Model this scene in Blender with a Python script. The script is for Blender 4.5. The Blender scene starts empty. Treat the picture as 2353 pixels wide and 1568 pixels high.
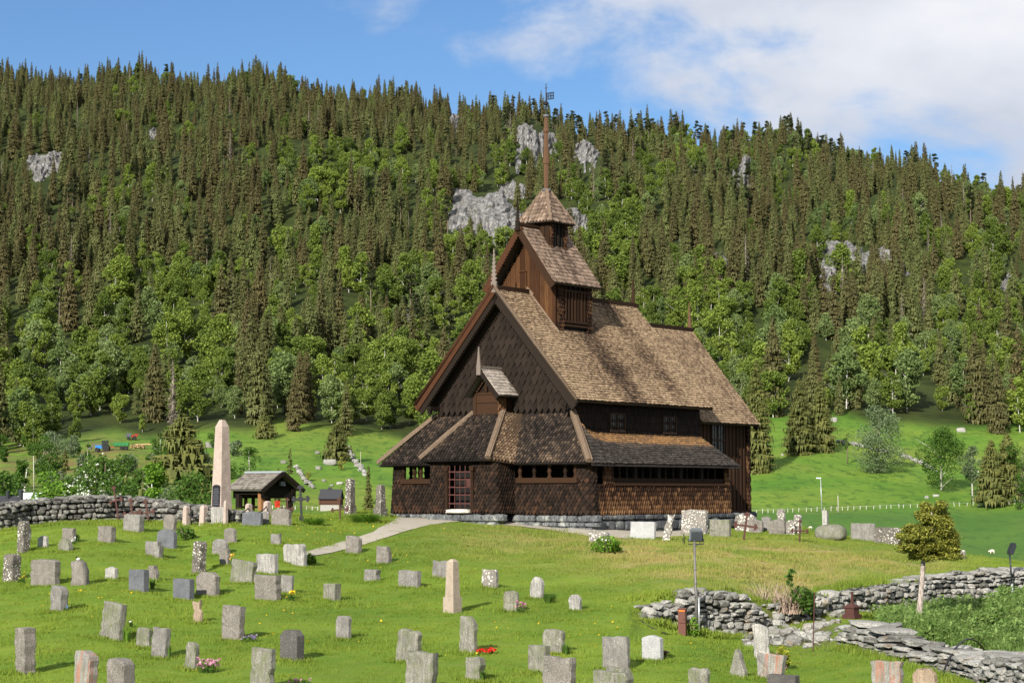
import bpy, bmesh, math, random
import numpy as np
from mathutils import Vector, Matrix, Euler
random.seed(7); rng = np.random.default_rng(11)
scene = bpy.context.scene
COL = scene.collection
# ---------------------------------------------------------------- camera model (world: x right, y forward, z up, z=0 at eye height)
F = 4573.0; PITCH = math.atan(346 / F)
def ray(px, py):
    d0, d1, d2 = px - 1176.0, F, -(py - 784.0)
    c, s = math.cos(PITCH), math.sin(PITCH)
    y = d1 * c - d2 * s
    return d0 / y, (d1 * s + d2 * c) / y          # U = x/y, T = z/y
def project(x, y, z):
    c, s = math.cos(PITCH), math.sin(PITCH)
    f = y * c + z * s; u = -y * s + z * c
    return 1176 + F * x / f, 784 - F * u / f
# ---------------------------------------------------------------- numpy value noise
def _hash(i, j, k, seed):
    n = (i * 374761393 + j * 668265263 + k * 2147483647 + seed * 974711) & 0xFFFFFFFF
    n = ((n ^ (n >> 13)) * 1274126177) & 0xFFFFFFFF
    return ((n ^ (n >> 16)) & 0xFFFF) / 65535.0
def vnoise(x, y, z=None, seed=0):
    x = np.asarray(x, float); y = np.asarray(y, float)
    z = np.zeros_like(x) if z is None else np.asarray(z, float)
    xi, yi, zi = np.floor(x).astype(np.int64), np.floor(y).astype(np.int64), np.floor(z).astype(np.int64)
    fx, fy, fz = x - xi, y - yi, z - zi
    fx, fy, fz = [t * t * (3 - 2 * t) for t in (fx, fy, fz)]
    out = 0
    for a in (0, 1):
        for b in (0, 1):
            for c in (0, 1):
                w = (fx if a else 1 - fx) * (fy if b else 1 - fy) * (fz if c else 1 - fz)
                out = out + w * _hash(xi + a, yi + b, zi + c, seed)
    return out * 2 - 1
def fbm(x, y, z=None, seed=0, oct=3):
    v, a = 0, 1.0
    for o in range(oct):
        f = 2.0 ** o
        v = v + a * vnoise(np.asarray(x) * f, np.asarray(y) * f, None if z is None else np.asarray(z) * f, seed + o)
        a *= 0.5
    return v / 1.75
def sstep(t):
    t = np.clip(t, 0, 1); return t * t * (3 - 2 * t)
# ---------------------------------------------------------------- materials
MATS = {}
class NT:
    def __init__(self, name):
        self.m = bpy.data.materials.new(name); self.m.use_nodes = True
        self.t = self.m.node_tree; self.t.nodes.clear()
        self.out = self.n('ShaderNodeOutputMaterial')
        self.b = self.n('ShaderNodeBsdfPrincipled'); self.l(self.b.outputs[0], self.out.inputs[0])
        self.b.inputs['Roughness'].default_value = 0.85
        self.b.inputs['Specular IOR Level'].default_value = 0.25
        MATS[name] = self.m
    def n(self, typ, **kw):
        nd = self.t.nodes.new(typ)
        for k, v in kw.items(): setattr(nd, k, v)
        return nd
    def l(self, a, b): self.t.links.new(a, b)
    def coord(self, kind='Object', scale=(1, 1, 1)):
        c = self.n('ShaderNodeTexCoord'); mp = self.n('ShaderNodeMapping')
        mp.inputs['Scale'].default_value = scale
        self.l(c.outputs[kind], mp.inputs[0]); return mp.outputs[0]
    def pos(self, scale=(1, 1, 1)):
        c = self.n('ShaderNodeNewGeometry'); mp = self.n('ShaderNodeMapping')
        mp.inputs['Scale'].default_value = scale
        self.l(c.outputs['Position'], mp.inputs[0]); return mp.outputs[0]
    def noise(self, vec, scale=5, detail=4, rough=0.55, dist=0):
        nd = self.n('ShaderNodeTexNoise')
        nd.inputs['Scale'].default_value = scale; nd.inputs['Detail'].default_value = detail
        nd.inputs['Roughness'].default_value = rough; nd.inputs['Distortion'].default_value = dist
        if vec is not None: self.l(vec, nd.inputs['Vector'])
        return nd.outputs['Fac']
    def voro(self, vec, scale=5, feature='F1'):
        nd = self.n('ShaderNodeTexVoronoi', feature=feature)
        nd.inputs['Scale'].default_value = scale
        if vec is not None: self.l(vec, nd.inputs['Vector'])
        return nd
    def ramp(self, fac, stops, interp='LINEAR'):
        nd = self.n('ShaderNodeValToRGB'); nd.color_ramp.interpolation = interp
        e = nd.color_ramp.elements
        while len(e) < len(stops): e.new(0.5)
        for el, (p, c) in zip(e, stops):
            el.position = p
            el.color = (c, c, c, 1) if isinstance(c, (int, float)) else (*c, 1)
        self.l(fac, nd.inputs[0]); return nd.outputs[0]
    def mix(self, fac, a, b, mode='MIX'):
        nd = self.n('ShaderNodeMix', data_type='RGBA', blend_type=mode)
        for sock, v in ((nd.inputs[0], fac), (nd.inputs[6], a), (nd.inputs[7], b)):
            if isinstance(v, (int, float)): sock.default_value = v if sock == nd.inputs[0] else (v, v, v, 1)
            elif isinstance(v, tuple): sock.default_value = (*v, 1)
            else: self.l(v, sock)
        return nd.outputs[2]
    def math(self, op, a, b=0.0, clamp=False):
        nd = self.n('ShaderNodeMath', operation=op, use_clamp=clamp)
        for sock, v in ((nd.inputs[0], a), (nd.inputs[1], b)):
            if isinstance(v, (int, float)): sock.default_value = v
            else: self.l(v, sock)
        return nd.outputs[0]
    def attr(self, name):
        nd = self.n('ShaderNodeAttribute'); nd.attribute_name = name; return nd.outputs['Fac']
    def objrnd(self): return self.n('ShaderNodeObjectInfo').outputs['Random']
    def color(self, c):
        if isinstance(c, tuple): self.b.inputs['Base Color'].default_value = (*c, 1)
        else: self.l(c, self.b.inputs['Base Color'])
    def bump(self, h, strength=0.5, dist=0.02):
        nd = self.n('ShaderNodeBump'); nd.inputs['Strength'].default_value = strength
        nd.inputs['Distance'].default_value = dist
        self.l(h, nd.inputs['Height']); self.l(nd.outputs[0], self.b.inputs['Normal'])
    def set(self, **kw):
        for k, v in kw.items():
            self.b.inputs[{'rough': 'Roughness', 'metal': 'Metallic', 'spec': 'Specular IOR Level', 'alpha': 'Alpha'}[k]].default_value = v
        return self
# ---------------------------------------------------------------- mesh builder
class MB:
    def __init__(self):
        self.v = []; self.f = []; self.r = []; self.mi = []; self.nv = 0
    def add(self, verts, faces, r=0.5, mi=0):
        b = self.nv
        self.v.append(np.asarray(verts, float).reshape(-1, 3)); self.nv += len(verts)
        for f in faces: self.f.append([i + b for i in f])
        self.r.extend([r] * len(faces)); self.mi.extend([mi] * len(faces))
    def box(self, c, s, r=0.5, mi=0, rot=None):
        x, y, z = [k / 2 for k in s]
        v = np.array([(-x,-y,-z),(x,-y,-z),(x,y,-z),(-x,y,-z),(-x,-y,z),(x,-y,z),(x,y,z),(-x,y,z)])
        if rot is not None: v = v @ np.array(rot).T
        self.add(v + np.array(c), [(3,2,1,0),(4,5,6,7),(0,1,5,4),(1,2,6,5),(2,3,7,6),(3,0,4,7)], r, mi)
    def beam(self, a, b, w, h, r=0.5, mi=0, up=(0, 0, 1)):
        a, b = np.array(a, float), np.array(b, float); d = b - a; L = np.linalg.norm(d); d /= L
        s = np.cross(d, up); s /= np.linalg.norm(s); u = np.cross(s, d)
        v = []
        for p in (a, b):
            for (i, j) in ((-1,-1),(1,-1),(1,1),(-1,1)): v.append(p + s * w / 2 * i + u * h / 2 * j)
        self.add(v, [(0,1,2,3),(7,6,5,4),(0,4,5,1),(1,5,6,2),(2,6,7,3),(3,7,4,0)], r, mi)
    def tube(self, pts, rad, n=8, r=0.5, mi=0, cap=True):
        pts = [np.array(p, float) for p in pts]
        if isinstance(rad, (int, float)): rad = [rad] * len(pts)
        rings = []
        for i, p in enumerate(pts):
            d = pts[min(i + 1, len(pts) - 1)] - pts[max(i - 1, 0)]; d /= (np.linalg.norm(d) + 1e-9)
            t = np.array([1, 0, 0]) if abs(d[0]) < 0.8 else np.array([0, 1, 0])
            s = np.cross(d, t); s /= np.linalg.norm(s); u = np.cross(d, s)
            for k in range(n):
                a = 2 * math.pi * k / n
                rings.append(p + rad[i] * (s * math.cos(a) + u * math.sin(a)))
        fs = []
        for i in range(len(pts) - 1):
            for k in range(n):
                k2 = (k + 1) % n
                fs.append((i*n+k, i*n+k2, (i+1)*n+k2, (i+1)*n+k))
        if cap:
            fs.append(tuple(range(n))[::-1]); fs.append(tuple((len(pts)-1)*n + k for k in range(n)))
        self.add(rings, fs, r, mi)
    def lathe(self, prof, n=10, c=(0, 0, 0), r=0.5, mi=0):
        v = []; fs = []
        for (rr, z) in prof:
            for k in range(n):
                a = 2 * math.pi * k / n; v.append((c[0] + rr*math.cos(a), c[1] + rr*math.sin(a), c[2] + z))
        for i in range(len(prof) - 1):
            for k in range(n):
                k2 = (k+1) % n; fs.append((i*n+k, i*n+k2, (i+1)*n+k2, (i+1)*n+k))
        fs.append(tuple(range(n))[::-1]); fs.append(tuple((len(prof)-1)*n+k for k in range(n)))
        self.add(v, fs, r, mi)
    def prism(self, poly, frame, depth, r=0.5, mi=0):
        """poly: 2D outline (ccw seen from +n); frame: (origin, ex, ey, n); extruded from origin plane to -n*depth"""
        o, ex, ey, n = [np.array(k, float) for k in frame]
        a = [o + ex * p[0] + ey * p[1] for p in poly]; b = [p - n * depth for p in a]
        N = len(poly)
        fs = [tuple(range(N)), tuple(range(2*N-1, N-1, -1))]
        for i in range(N):
            j = (i+1) % N; fs.append((i, i+N, j+N, j))
        self.add(a + b, fs, r, mi)
    def build(self, name, mats, parent=None, smooth=False, loc=None):
        me = bpy.data.meshes.new(name)
        v = np.concatenate(self.v) if self.v else np.zeros((0, 3))
        me.vertices.add(len(v)); me.vertices.foreach_set('co', v.ravel())
        ln = np.array([len(f) for f in self.f], dtype=np.int32)
        lv = np.fromiter((i for f in self.f for i in f), dtype=np.int32)
        me.loops.add(len(lv)); me.loops.foreach_set('vertex_index', lv)
        me.polygons.add(len(ln))
        st = np.zeros(len(ln), dtype=np.int32); st[1:] = np.cumsum(ln)[:-1]
        me.polygons.foreach_set('loop_start', st); me.polygons.foreach_set('loop_total', ln)
        me.polygons.foreach_set('material_index', np.array(self.mi, dtype=np.int32))
        me.update(calc_edges=True)
        at = me.attributes.new('rnd', 'FLOAT', 'FACE'); at.data.foreach_set('value', np.array(self.r, dtype=np.float32))
        me.polygons.foreach_set('use_smooth', np.full(len(ln), smooth))
        me.validate()
        for m in (mats if isinstance(mats, (list, tuple)) else [mats]): me.materials.append(MATS[m] if isinstance(m, str) else m)
        o = bpy.data.objects.new(name, me); COL.objects.link(o)
        if parent is not None: o.parent = parent
        if loc is not None: o.location = loc
        return o
def tag(o, label=None, cat=None, group=None, kind=None):
    if label: o['label'] = label
    if cat: o['category'] = cat
    if group: o['group'] = group
    if kind: o['kind'] = kind
    return o
def empty(name, loc=(0, 0, 0), rz=0.0):
    o = bpy.data.objects.new(name, None); COL.objects.link(o)
    o.location = loc; o.rotation_euler = (0, 0, rz); o.empty_display_size = 0.2
    return o
ICO = {}
def ico(sub):
    if sub not in ICO:
        bm = bmesh.new(); bmesh.ops.create_icosphere(bm, subdivisions=sub, radius=1)
        bm.verts.ensure_lookup_table()
        ICO[sub] = (np.array([v.co[:] for v in bm.verts]), [tuple(v.index for v in f.verts) for f in bm.faces]); bm.free()
    return ICO[sub]
def rock(mb, c, s, seed=None, sub=2, boxy=0.5, rough=0.16, r=None, rz=0.0, mi=0, tilt=0.0):
    """an irregular stone; boxy 0 = ellipsoid .. 1 = block"""
    v, f = ico(sub)
    sd = random.random() * 99 if seed is None else seed
    p = 2 + 6 * boxy
    n = (np.abs(v) ** p).sum(1) ** (1 / p)
    w = v / n[:, None]
    d = 1 + rough * fbm(v[:, 0] * 1.3 + sd, v[:, 1] * 1.3 + sd * 2, v[:, 2] * 1.3, seed=int(sd * 10), oct=2) * 1.6
    w = w * d[:, None] * np.array(s) / 2
    ct, stt = math.cos(tilt), math.sin(tilt)
    w = w @ np.array([[1,0,0],[0,ct,stt],[0,-stt,ct]])
    c_, s_ = math.cos(rz), math.sin(rz)
    w = w @ np.array([[c_, s_, 0], [-s_, c_, 0], [0, 0, 1]])
    mb.add(w + np.array(c), f, random.random() if r is None else r, mi)
# ================================================================ terrain
class TPS:
    def __init__(self, pts, lam=1e-4, lscale=0.12):
        self.s = lscale
        P = np.array([(ray(px, py)[0], math.log(D) * lscale, ray(px, py)[1] + st / D) for px, py, D, st in pts])
        self.c = P[:, :2]; n = len(P)
        K = self._k(self.c)
        A = np.zeros((n + 3, n + 3)); A[:n, :n] = K + lam * np.eye(n)
        A[:n, n] = 1; A[:n, n+1:] = self.c; A[n, :n] = 1; A[n+1:, :n] = self.c.T
        b = np.zeros(n + 3); b[:n] = P[:, 2]
        self.w = np.linalg.solve(A, b)
    def _k(self, q):
        d = ((q[:, None, :] - self.c[None]) ** 2).sum(2)
        return 0.5 * d * np.log(d + 1e-12)
    def __call__(self, U, D):
        q = np.stack([np.ravel(U), np.log(np.ravel(D)) * self.s], 1); out = np.empty(len(q))
        for i in range(0, len(q), 40000):
            k = q[i:i+40000]
            out[i:i+40000] = self._k(k) @ self.w[:-3] + self.w[-3] + k @ self.w[-2:]
        return out.reshape(np.shape(U))
def pxU(px): return (np.asarray(px, float) - 1176) / F
def interp(xs, ys): return lambda U: np.interp(np.asarray(U) * F + 1176, xs, ys)
wallD = interp([1300, 1460, 1600, 1740, 1870, 2000, 2150, 2352, 2800], [50, 51.5, 53.5, 55, 57, 60, 63, 66, 72])
stepH = interp([1440, 1468, 1530, 1650, 1740, 1800, 1900, 2000, 2150, 2352, 2800], [0, .38, .75, 1.0, .85, .6, .55, .85, 1.0, .95, .6])
def stepF(U, D): return stepH(U) * sstep((D - wallD(U) + 10) / 9)
def S(px): return px
near_pts = []
for px in (-500, 0, 420, 800, 1176):
    for py, D in ((1930, 22), (1568, 38), (1470, 45), (1400, 51), (1338, 58), (1285, 65), (1240, 71)):
        near_pts.append((px, py, D, 0))
near_pts += [(-500, 1225, 73, 0), (0, 1212, 72.5, 0), (150, 1199, 75, 0), (280, 1193, 76.5, 0), (400, 1195, 76, 0), (500, 1203, 74, 0), (640, 1207, 73.5, 0),
    (690, 1197, 75.5, 0), (800, 1182, 78.5, 0), (870, 1178, 80, 0), (900, 1185, 82, 0), (600, 1179, 92, 0), (740, 1187, 85, 0), (757, 1186, 95, 0), (757, 1184, 112, 0), (870, 1186, 95, 0), (870, 1186, 112, 0), (680, 1184, 100, 0), (600, 1176, 110, 0), (300, 1172, 110, 0), (-400, 1180, 110, 0),
    (1176, 1208, 76, 0), (1040, 1192, 79, 0), (1060, 1180, 90, 0), (1350, 1219, 74.6, 0), (1450, 1221, 78, 0), (1540, 1219, 81, 0), (1680, 1215, 84, 0), (1500, 1190, 92, 0), (1300, 1183, 92, 0),
    (1470, 1239, 72, 0), (1600, 1236, 73, 0), (1700, 1240, 73, 0), (1840, 1243, 73, 0), (1910, 1239, 76, 0), (1980, 1244, 75, 0), (2050, 1252, 74, 0), (2212, 1284, 72, 0), (2352, 1302, 71, 0), (2800, 1340, 78, 0),
    (1400, 1265, 66, 0), (1420, 1330, 58, 0), (1430, 1400, 51, 0), (1700, 1290, 64, 0), (1620, 1356, 55, 0), (1745, 1380, 56, 0), (1900, 1325, 62, 0), (2000, 1290, 67, 0), (2150, 1318, 66, 0),
    (1600, 1454, 52.5, S(1600)), (1700, 1478, 52, S(1700)), (1850, 1455, 54, S(1850)), (1950, 1420, 56.5, S(1950)), (2150, 1402, 61, S(2150)), (2352, 1390, 64.5, S(2352)), (2800, 1400, 70, S(2800)),
    (1500, 1452, 48, S(1500)), (1500, 1530, 40.5, S(1500)), (1700, 1540, 42, S(1700)), (1850, 1520, 45.5, S(1850)), (2000, 1560, 40, S(2000)), (1750, 1600, 37, S(1750)), (2100, 1440, 55, S(2100)), (2250, 1470, 51, S(2250)), (2352, 1510, 46, S(2352)), (2352, 1570, 40, S(2352)), (2800, 1560, 44, S(2800)), (2300, 2000, 22, S(2300)), (1700, 1960, 22, S(1700)), (2900, 2000, 22, S(2800))]
far_pts = []
for px in (-700, 0, 400, 800, 1176, 1600, 2000, 2352, 3050):
    zl = -5 if px < 900 else -14
    for D in (95, 150, 220, 300):
        z = zl * (1 if D < 290 else 1.05)
        far_pts.append((px, 1130 - z / D * F, D, 0))
far_pts += [(1700, 1262, 380, 0), (2280, 1268, 380, 0), (3050, 1268, 380, 0), (900, 1195, 370, 0), (400, 1180, 370, 0), (-700, 1170, 370, 0),
    (-700, 1120, 430, 0), (0, 1135, 430, 0), (250, 1130, 430, 0), (500, 1150, 430, 0), (740, 1170, 425, 0), (1000, 1172, 425, 0), (1400, 1172, 428, 0), (1750, 1167, 432, 0), (2100, 1165, 435, 0), (2352, 1160, 440, 0), (3050, 1150, 450, 0),
    (0, 1060, 480, 0), (280, 1040, 500, 0), (560, 1060, 500, 0), (700, 1070, 495, 0), (900, 1090, 480, 0), (1176, 1090, 490, 0), (1500, 1090, 500, 0), (1780, 1060, 520, 0), (2000, 1065, 525, 0), (2200, 1090, 515, 0), (2352, 1085, 520, 0), (3050, 1060, 530, 0)]
EDGE = ([-900, 0, 280, 500, 700, 880, 1100, 1500, 1800, 1930, 2100, 2352, 3200], [1010, 1010, 1000, 985, 975, 1010, 1000, 1000, 965, 965, 985, 985, 980])
SKY = ([-900, 0, 400, 600, 800, 1000, 1200, 1400, 1600, 1750, 2000, 2200, 2352, 3200], [165, 157, 160, 172, 196, 224, 250, 272, 294, 306, 346, 398, 446, 560])
edgeR = interp(*EDGE); skyR = interp(*SKY)
DEDGE = 600.0
Dsky = interp([-900, 0, 1200, 2352, 3200], [1480, 1480, 1400, 1250, 1200])
for px in (-700, -300, 0, 300, 600, 900, 1200, 1500, 1800, 2100, 2352, 2700, 3050):
    e, s, ds = float(edgeR(pxU(px))), float(skyR(pxU(px))), float(Dsky(pxU(px)))
    for t, q in ((0, 0), (.2, .24), (.45, .53), (.72, .8), (1, 1)):
        far_pts.append((px, e + (s - e) * q, DEDGE + (ds - DEDGE) * t, 0))
    far_pts.append((px, s + 130, ds + 330, 0)); far_pts.append((px, s + 320, ds + 900, 0))
near_pts = [(a, b, D, float(stepF(pxU(st), D)) if st else 0) for a, b, D, st in near_pts]
T_near = TPS(near_pts); T_far = TPS(far_pts, lam=3e-4)
borderD = interp([-900, 0, 300, 480, 560, 700, 860, 950, 1300, 1700, 1880, 1960, 2060, 2220, 2352, 3000], [76, 76, 80, 84, 116, 116, 100, 100, 96, 92, 78.5, 77.5, 76.5, 74.2, 73, 76])
borderW = interp([-900, 400, 700, 1300, 1800, 3000], [25, 25, 60, 25, 16, 16])
# the path of the gravel in picture order: pairs (lower edge, upper edge), used only to find where it lies on the ground
PATH = [((690, 1282), (690, 1271)), ((760, 1270), (765, 1250)), ((826, 1254), (822, 1234)), ((880, 1237), (855, 1223)), ((925, 1222), (872, 1212)), ((972, 1209), (892, 1203)),
        ((1020, 1201), (906, 1194)), ((1062, 1197), (918, 1186)), ((1110, 1201), (1092, 1185)), ((1180, 1208), (1178, 1190)), ((1260, 1217), (1255, 1196)), ((1350, 1231), (1352, 1212)), ((1440, 1237), (1440, 1217)), ((1540, 1233), (1540, 1212)), ((1640, 1227), (1640, 1207))]
PPOLY = [p[0] for p in PATH] + [p[1] for p in PATH[::-1]]
def in_poly(px, py, poly):
    px = np.asarray(px); py = np.asarray(py); ins = np.zeros(px.shape, bool); n = len(poly)
    for i in range(n):
        (x1, y1), (x2, y2) = poly[i], poly[(i+1) % n]
        if y1 == y2: continue
        c = ((y1 > py) != (y2 > py)) & (px < (x2 - x1) * (py - y1) / (y2 - y1) + x1)
        ins ^= c
    return ins
def terr(x, y):
    x = np.asarray(x, float); y = np.maximum(np.asarray(y, float), 2.5)
    U = np.clip(x / y, -0.5, 0.5); D = y
    zn = T_near(U, np.clip(D, 20, 130)) * np.clip(D, 20, 130)
    zn = zn - stepF(U, D) * (1 - sstep((D - wallD(U) + .1) / .45))
    zn = np.where(D < 20, zn * (.62 + .38 * sstep((D - 3) / 17)), zn)
    zn = zn + .035 * fbm(x * .5, y * .5, seed=3) + .02 * vnoise(x * 1.7, y * 1.7, seed=5)
    Df = np.clip(D, 90, 2400)
    zf = T_far(U, Df) * Df
    zf = zf + fbm(x / 14, y / 14, seed=8) * np.clip((D - 90) / 400, 0, 1) * .8 + fbm(x / 60, y / 60, seed=9) * np.clip((D - 600) / 300, 0, 1) * 7
    w = sstep((D - borderD(U)) / borderW(U))
    return zn * (1 - w) + zf * w
def hit(px, py, D0=24.0, D1=140.0, n=900):
    """where the sight line through a picture point first meets the ground"""
    U, T = ray(px, py)
    D = np.geomspace(D0, D1, n)
    z = terr(U * D, D); below = (T * D) < z
    i = int(np.argmax(below))
    if not below.any(): i = n - 1
    if i > 0:
        a, b = T * D[i-1] - z[i-1], T * D[i] - z[i]
        d = D[i-1] + (D[i] - D[i-1]) * (a / (a - b) if a != b else .5)
    else: d = D[0]
    return Vector((U * d, d, float(terr(np.array([U * d]), np.array([d]))[0])))
def hitfar(px, py): return hit(px, py, 300.0, 1600.0, 1300)
def zat(x, y): return float(terr(np.array([x]), np.array([y]))[0])
# masks
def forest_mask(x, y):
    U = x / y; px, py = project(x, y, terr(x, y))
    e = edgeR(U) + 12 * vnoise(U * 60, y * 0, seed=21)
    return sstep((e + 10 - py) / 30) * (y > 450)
DD = np.concatenate([np.geomspace(2.6, 28, 26)[:-1], np.arange(28, 90, .32), np.arange(90, 180, 2.5), np.arange(180, 620, 3.5), np.arange(620, 1700, 11), np.geomspace(1700, 2400, 14)])
UU = np.linspace(-.6, .6, 560)
gu, gd = np.meshgrid(UU, DD)
gx, gy = gu * gd, gd
gz = terr(gx, gy)
nr, nc = gx.shape
me = bpy.data.meshes.new('ground')
me.vertices.add(nr * nc); me.vertices.foreach_set('co', np.stack([gx, gy, gz], -1).ravel())
ii = (np.arange(nr - 1)[:, None] * nc + np.arange(nc - 1)[None]).ravel()
q = np.stack([ii, ii + 1, ii + nc + 1, ii + nc], 1).astype(np.int32)
me.loops.add(q.size); me.loops.foreach_set('vertex_index', q.ravel())
me.polygons.add(len(q)); me.polygons.foreach_set('loop_start', np.arange(0, q.size, 4, dtype=np.int32)); me.polygons.foreach_set('loop_total', np.full(len(q), 4, np.int32))
me.polygons.foreach_set('use_smooth', np.ones(len(q), bool))
me.update(calc_edges=True)
def vattr(name, arr):
    a = me.attributes.new(name, 'FLOAT', 'POINT'); a.data.foreach_set('value', np.asarray(arr, np.float32).ravel())
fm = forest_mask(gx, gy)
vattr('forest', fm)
lawn = 1 - sstep((gd - borderD(gu) + 1) / 4)
vattr('lawn', lawn)
gpx, gpy = project(gx, gy, gz)
# dry, straw coloured turf on the bank below the church and on the mound
dry = np.exp(-(((gpx - 1250) / 260) ** 2 + ((gpy - 1235) / 38) ** 2)) * .8 + np.exp(-(((gpx - 1750) / 230) ** 2 + ((gpy - 1310) / 50) ** 2)) * 1.5 + .7 * np.exp(-(((gpx - 1600) / 330) ** 2 + ((gpy - 1285) / 40) ** 2)) + np.exp(-(((gpx - 2050) / 130) ** 2 + ((gpy - 1295) / 25) ** 2)) * .8
dry = np.clip(dry, 0, 1) * (gd < 100) + (gd > 400) * np.exp(-(((gpx - 150) / 180) ** 2 + ((gpy - 1060) / 55) ** 2)) * 1.3
vattr('dry', dry)
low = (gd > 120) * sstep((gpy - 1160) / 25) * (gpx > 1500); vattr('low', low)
soil = np.exp(-((gpx - 1815) / 95) ** 4 - ((gpy - 1440) / 48) ** 4) * (gd < 70); vattr('soil', soil)
ground = bpy.data.objects.new('ground', me); COL.objects.link(ground); tag(ground, 'grassy churchyard slope, meadows and forested hillside', kind='structure')
g = NT('ground_turf')
p = g.pos()
n1 = g.noise(p, .35, 5, .6); n2 = g.noise(p, 2.3, 5, .65); n3 = g.noise(p, 14, 4, .7); n4 = g.noise(p, .045, 4, .6); n5 = g.noise(p, .16, 4, .6)
lawnc = g.mix(g.ramp(n1, [(.35, 0.), (.65, 1.)]), (.098, .180, .016), (.165, .240, .025))
lawnc = g.mix(g.ramp(n2, [(.5, 0.), (.72, .55)]), lawnc, (.225, .23, .042))
lawnc = g.mix(g.ramp(n5, [(.40, .45), (.56, 0.)]), lawnc, (.075, .14, .014))
straw = g.mix(n3, (.24, .205, .06), (.42, .31, .155))
dm = g.math('MULTIPLY', g.attr('dry'), g.math('MULTIPLY', g.ramp(g.noise(p, 1.3, 6, .75), [(.36, .2), (.54, 1.)]), g.ramp(g.noise(p, .42, 4, .6), [(.38, .25), (.58, 1.)])))
lawnc = g.mix(dm, lawnc, straw)
lawnc = g.mix(g.math('MULTIPLY', g.ramp(g.noise(p, .9, 6, .75), [(.6, 0.), (.72, 1.)]), .45), lawnc, (.22, .17, .07))
mead = g.mix(g.ramp(n4, [(.38, 0.), (.62, 1.)]), (.072, .165, .019), (.128, .208, .026))
mead = g.mix(g.ramp(g.noise(p, .016, 4, .6), [(.46, 0.), (.6, .75)]), mead, (.165, .205, .034))
mead = g.mix(g.ramp(g.noise(g.pos((1, .45, 1)), .42, 4, .7), [(.53, 0.), (.62, .75)]), mead, (.034, .085, .013))
mead = g.mix(g.ramp(g.noise(p, .8, 5, .75), [(.55, 0.), (.7, .7)]), mead, (.03, .075, .012))
mead = g.mix(g.ramp(g.noise(p, .25, 5, .65), [(.5, 0.), (.75, .6)]), mead, (.045, .105, .015))
mead = g.mix(g.math('MULTIPLY', g.attr('dry'), g.ramp(g.noise(p, .12, 5, .7), [(.42, 0.), (.6, 1.)])), mead, (.17, .105, .055))
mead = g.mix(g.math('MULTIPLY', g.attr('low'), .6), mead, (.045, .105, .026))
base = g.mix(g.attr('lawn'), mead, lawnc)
base = g.mix(g.attr('soil'), base, g.mix(n3, (.05, .034, .022), (.15, .105, .065)))
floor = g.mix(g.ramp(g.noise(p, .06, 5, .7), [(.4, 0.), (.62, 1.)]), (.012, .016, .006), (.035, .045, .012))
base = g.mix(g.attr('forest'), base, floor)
base = g.mix(g.math('MULTIPLY', g.ramp(n3, [(.3, 1.), (.6, 0.)]), .35), base, (.05, .09, .012))
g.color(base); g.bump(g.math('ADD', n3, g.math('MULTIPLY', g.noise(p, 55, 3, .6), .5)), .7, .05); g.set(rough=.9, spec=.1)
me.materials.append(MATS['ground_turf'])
# gravel path, a thin sheet lying on the ground
gm = NT('gravel'); p = gm.pos()
gv = gm.voro(p, 26).outputs['Color']
c = gm.mix(gm.noise(p, 1.2, 5, .6), (.36, .325, .265), (.50, .455, .38)); c = gm.mix(.35, c, gm.mix(.8, gv, (.3, .3, .29)), 'MULTIPLY')
c = gm.mix(gm.ramp(gm.noise(p, 2.0, 5, .7), [(.56, 0.), (.7, .8)]), c, (.15, .18, .05))
gm.color(c); gm.bump(gm.noise(p, 40, 3), .6, .02)
mb = MB(); M = 10; rows = []
for i in range(len(PATH) - 1):
    for s in range(8):
        t = s / 8
        lo = [PATH[i][0][k] * (1-t) + PATH[i+1][0][k] * t for k in (0, 1)]
        hi = [PATH[i][1][k] * (1-t) + PATH[i+1][1][k] * t for k in (0, 1)]
        rows.append((hit(*lo), hit(*hi)))
V = []
for k, (a, b) in enumerate(rows):
    wob = .18 * float(vnoise(k * .23, 0., seed=2)); wob2 = .18 * float(vnoise(k * .31, 9., seed=4))
    for j in range(M):
        t = j / (M - 1); p3 = a.lerp(b, t * (1 - .1 * wob2) + wob * .1 * (1 - t))
        V.append((p3.x, p3.y, zat(p3.x, p3.y) + .022))
Fc = [(k*M+j, (k+1)*M+j, (k+1)*M+j+1, k*M+j+1) for k in range(len(rows)-1) for j in range(M-1)]
mb.add(V, Fc); tag(mb.build('path', 'gravel', smooth=True), 'pale gravel path up to the church door', kind='structure')
# ================================================================ the stave church (local: x right along the front, y back, z as eye height)
G = math.radians(38); CO = Vector((-1.0373, 79.1388, 0)); ZB = -1.2
def wood(name, stops, streak=(3, 3, .6), bumpd=.01, amt=.45, rough=.8, big=None, rw=.8):
    g = NT(name); o = g.coord('Object', streak); n = g.noise(o, 6, 6, .65)
    f = g.math('ADD', g.math('MULTIPLY', g.attr('rnd'), rw), g.math('MULTIPLY', g.math('SUBTRACT', n, .5), amt))
    if big: f = g.math('ADD', f, g.math('MULTIPLY', g.math('SUBTRACT', g.noise(g.coord('Object', big[0]), 1, 5, .6), .5), big[1]))
    c = g.ramp(f, stops)
    g.color(c); g.bump(n, .5, bumpd); g.set(rough=rough, spec=.08); return g
wood('shingle_tan', [(.05, (.030, .022, .017)), (.28, (.095, .064, .042)), (.55, (.225, .162, .104)), (.95, (.35, .265, .175))], big=((.9, .22, .9), .5))
wood('shingle_tar', [(.0, (.010, .0085, .0078)), (.45, (.032, .025, .021)), (.78, (.085, .060, .042)), (1., (.21, .15, .10))], big=((.5, .5, .5), .5))
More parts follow.
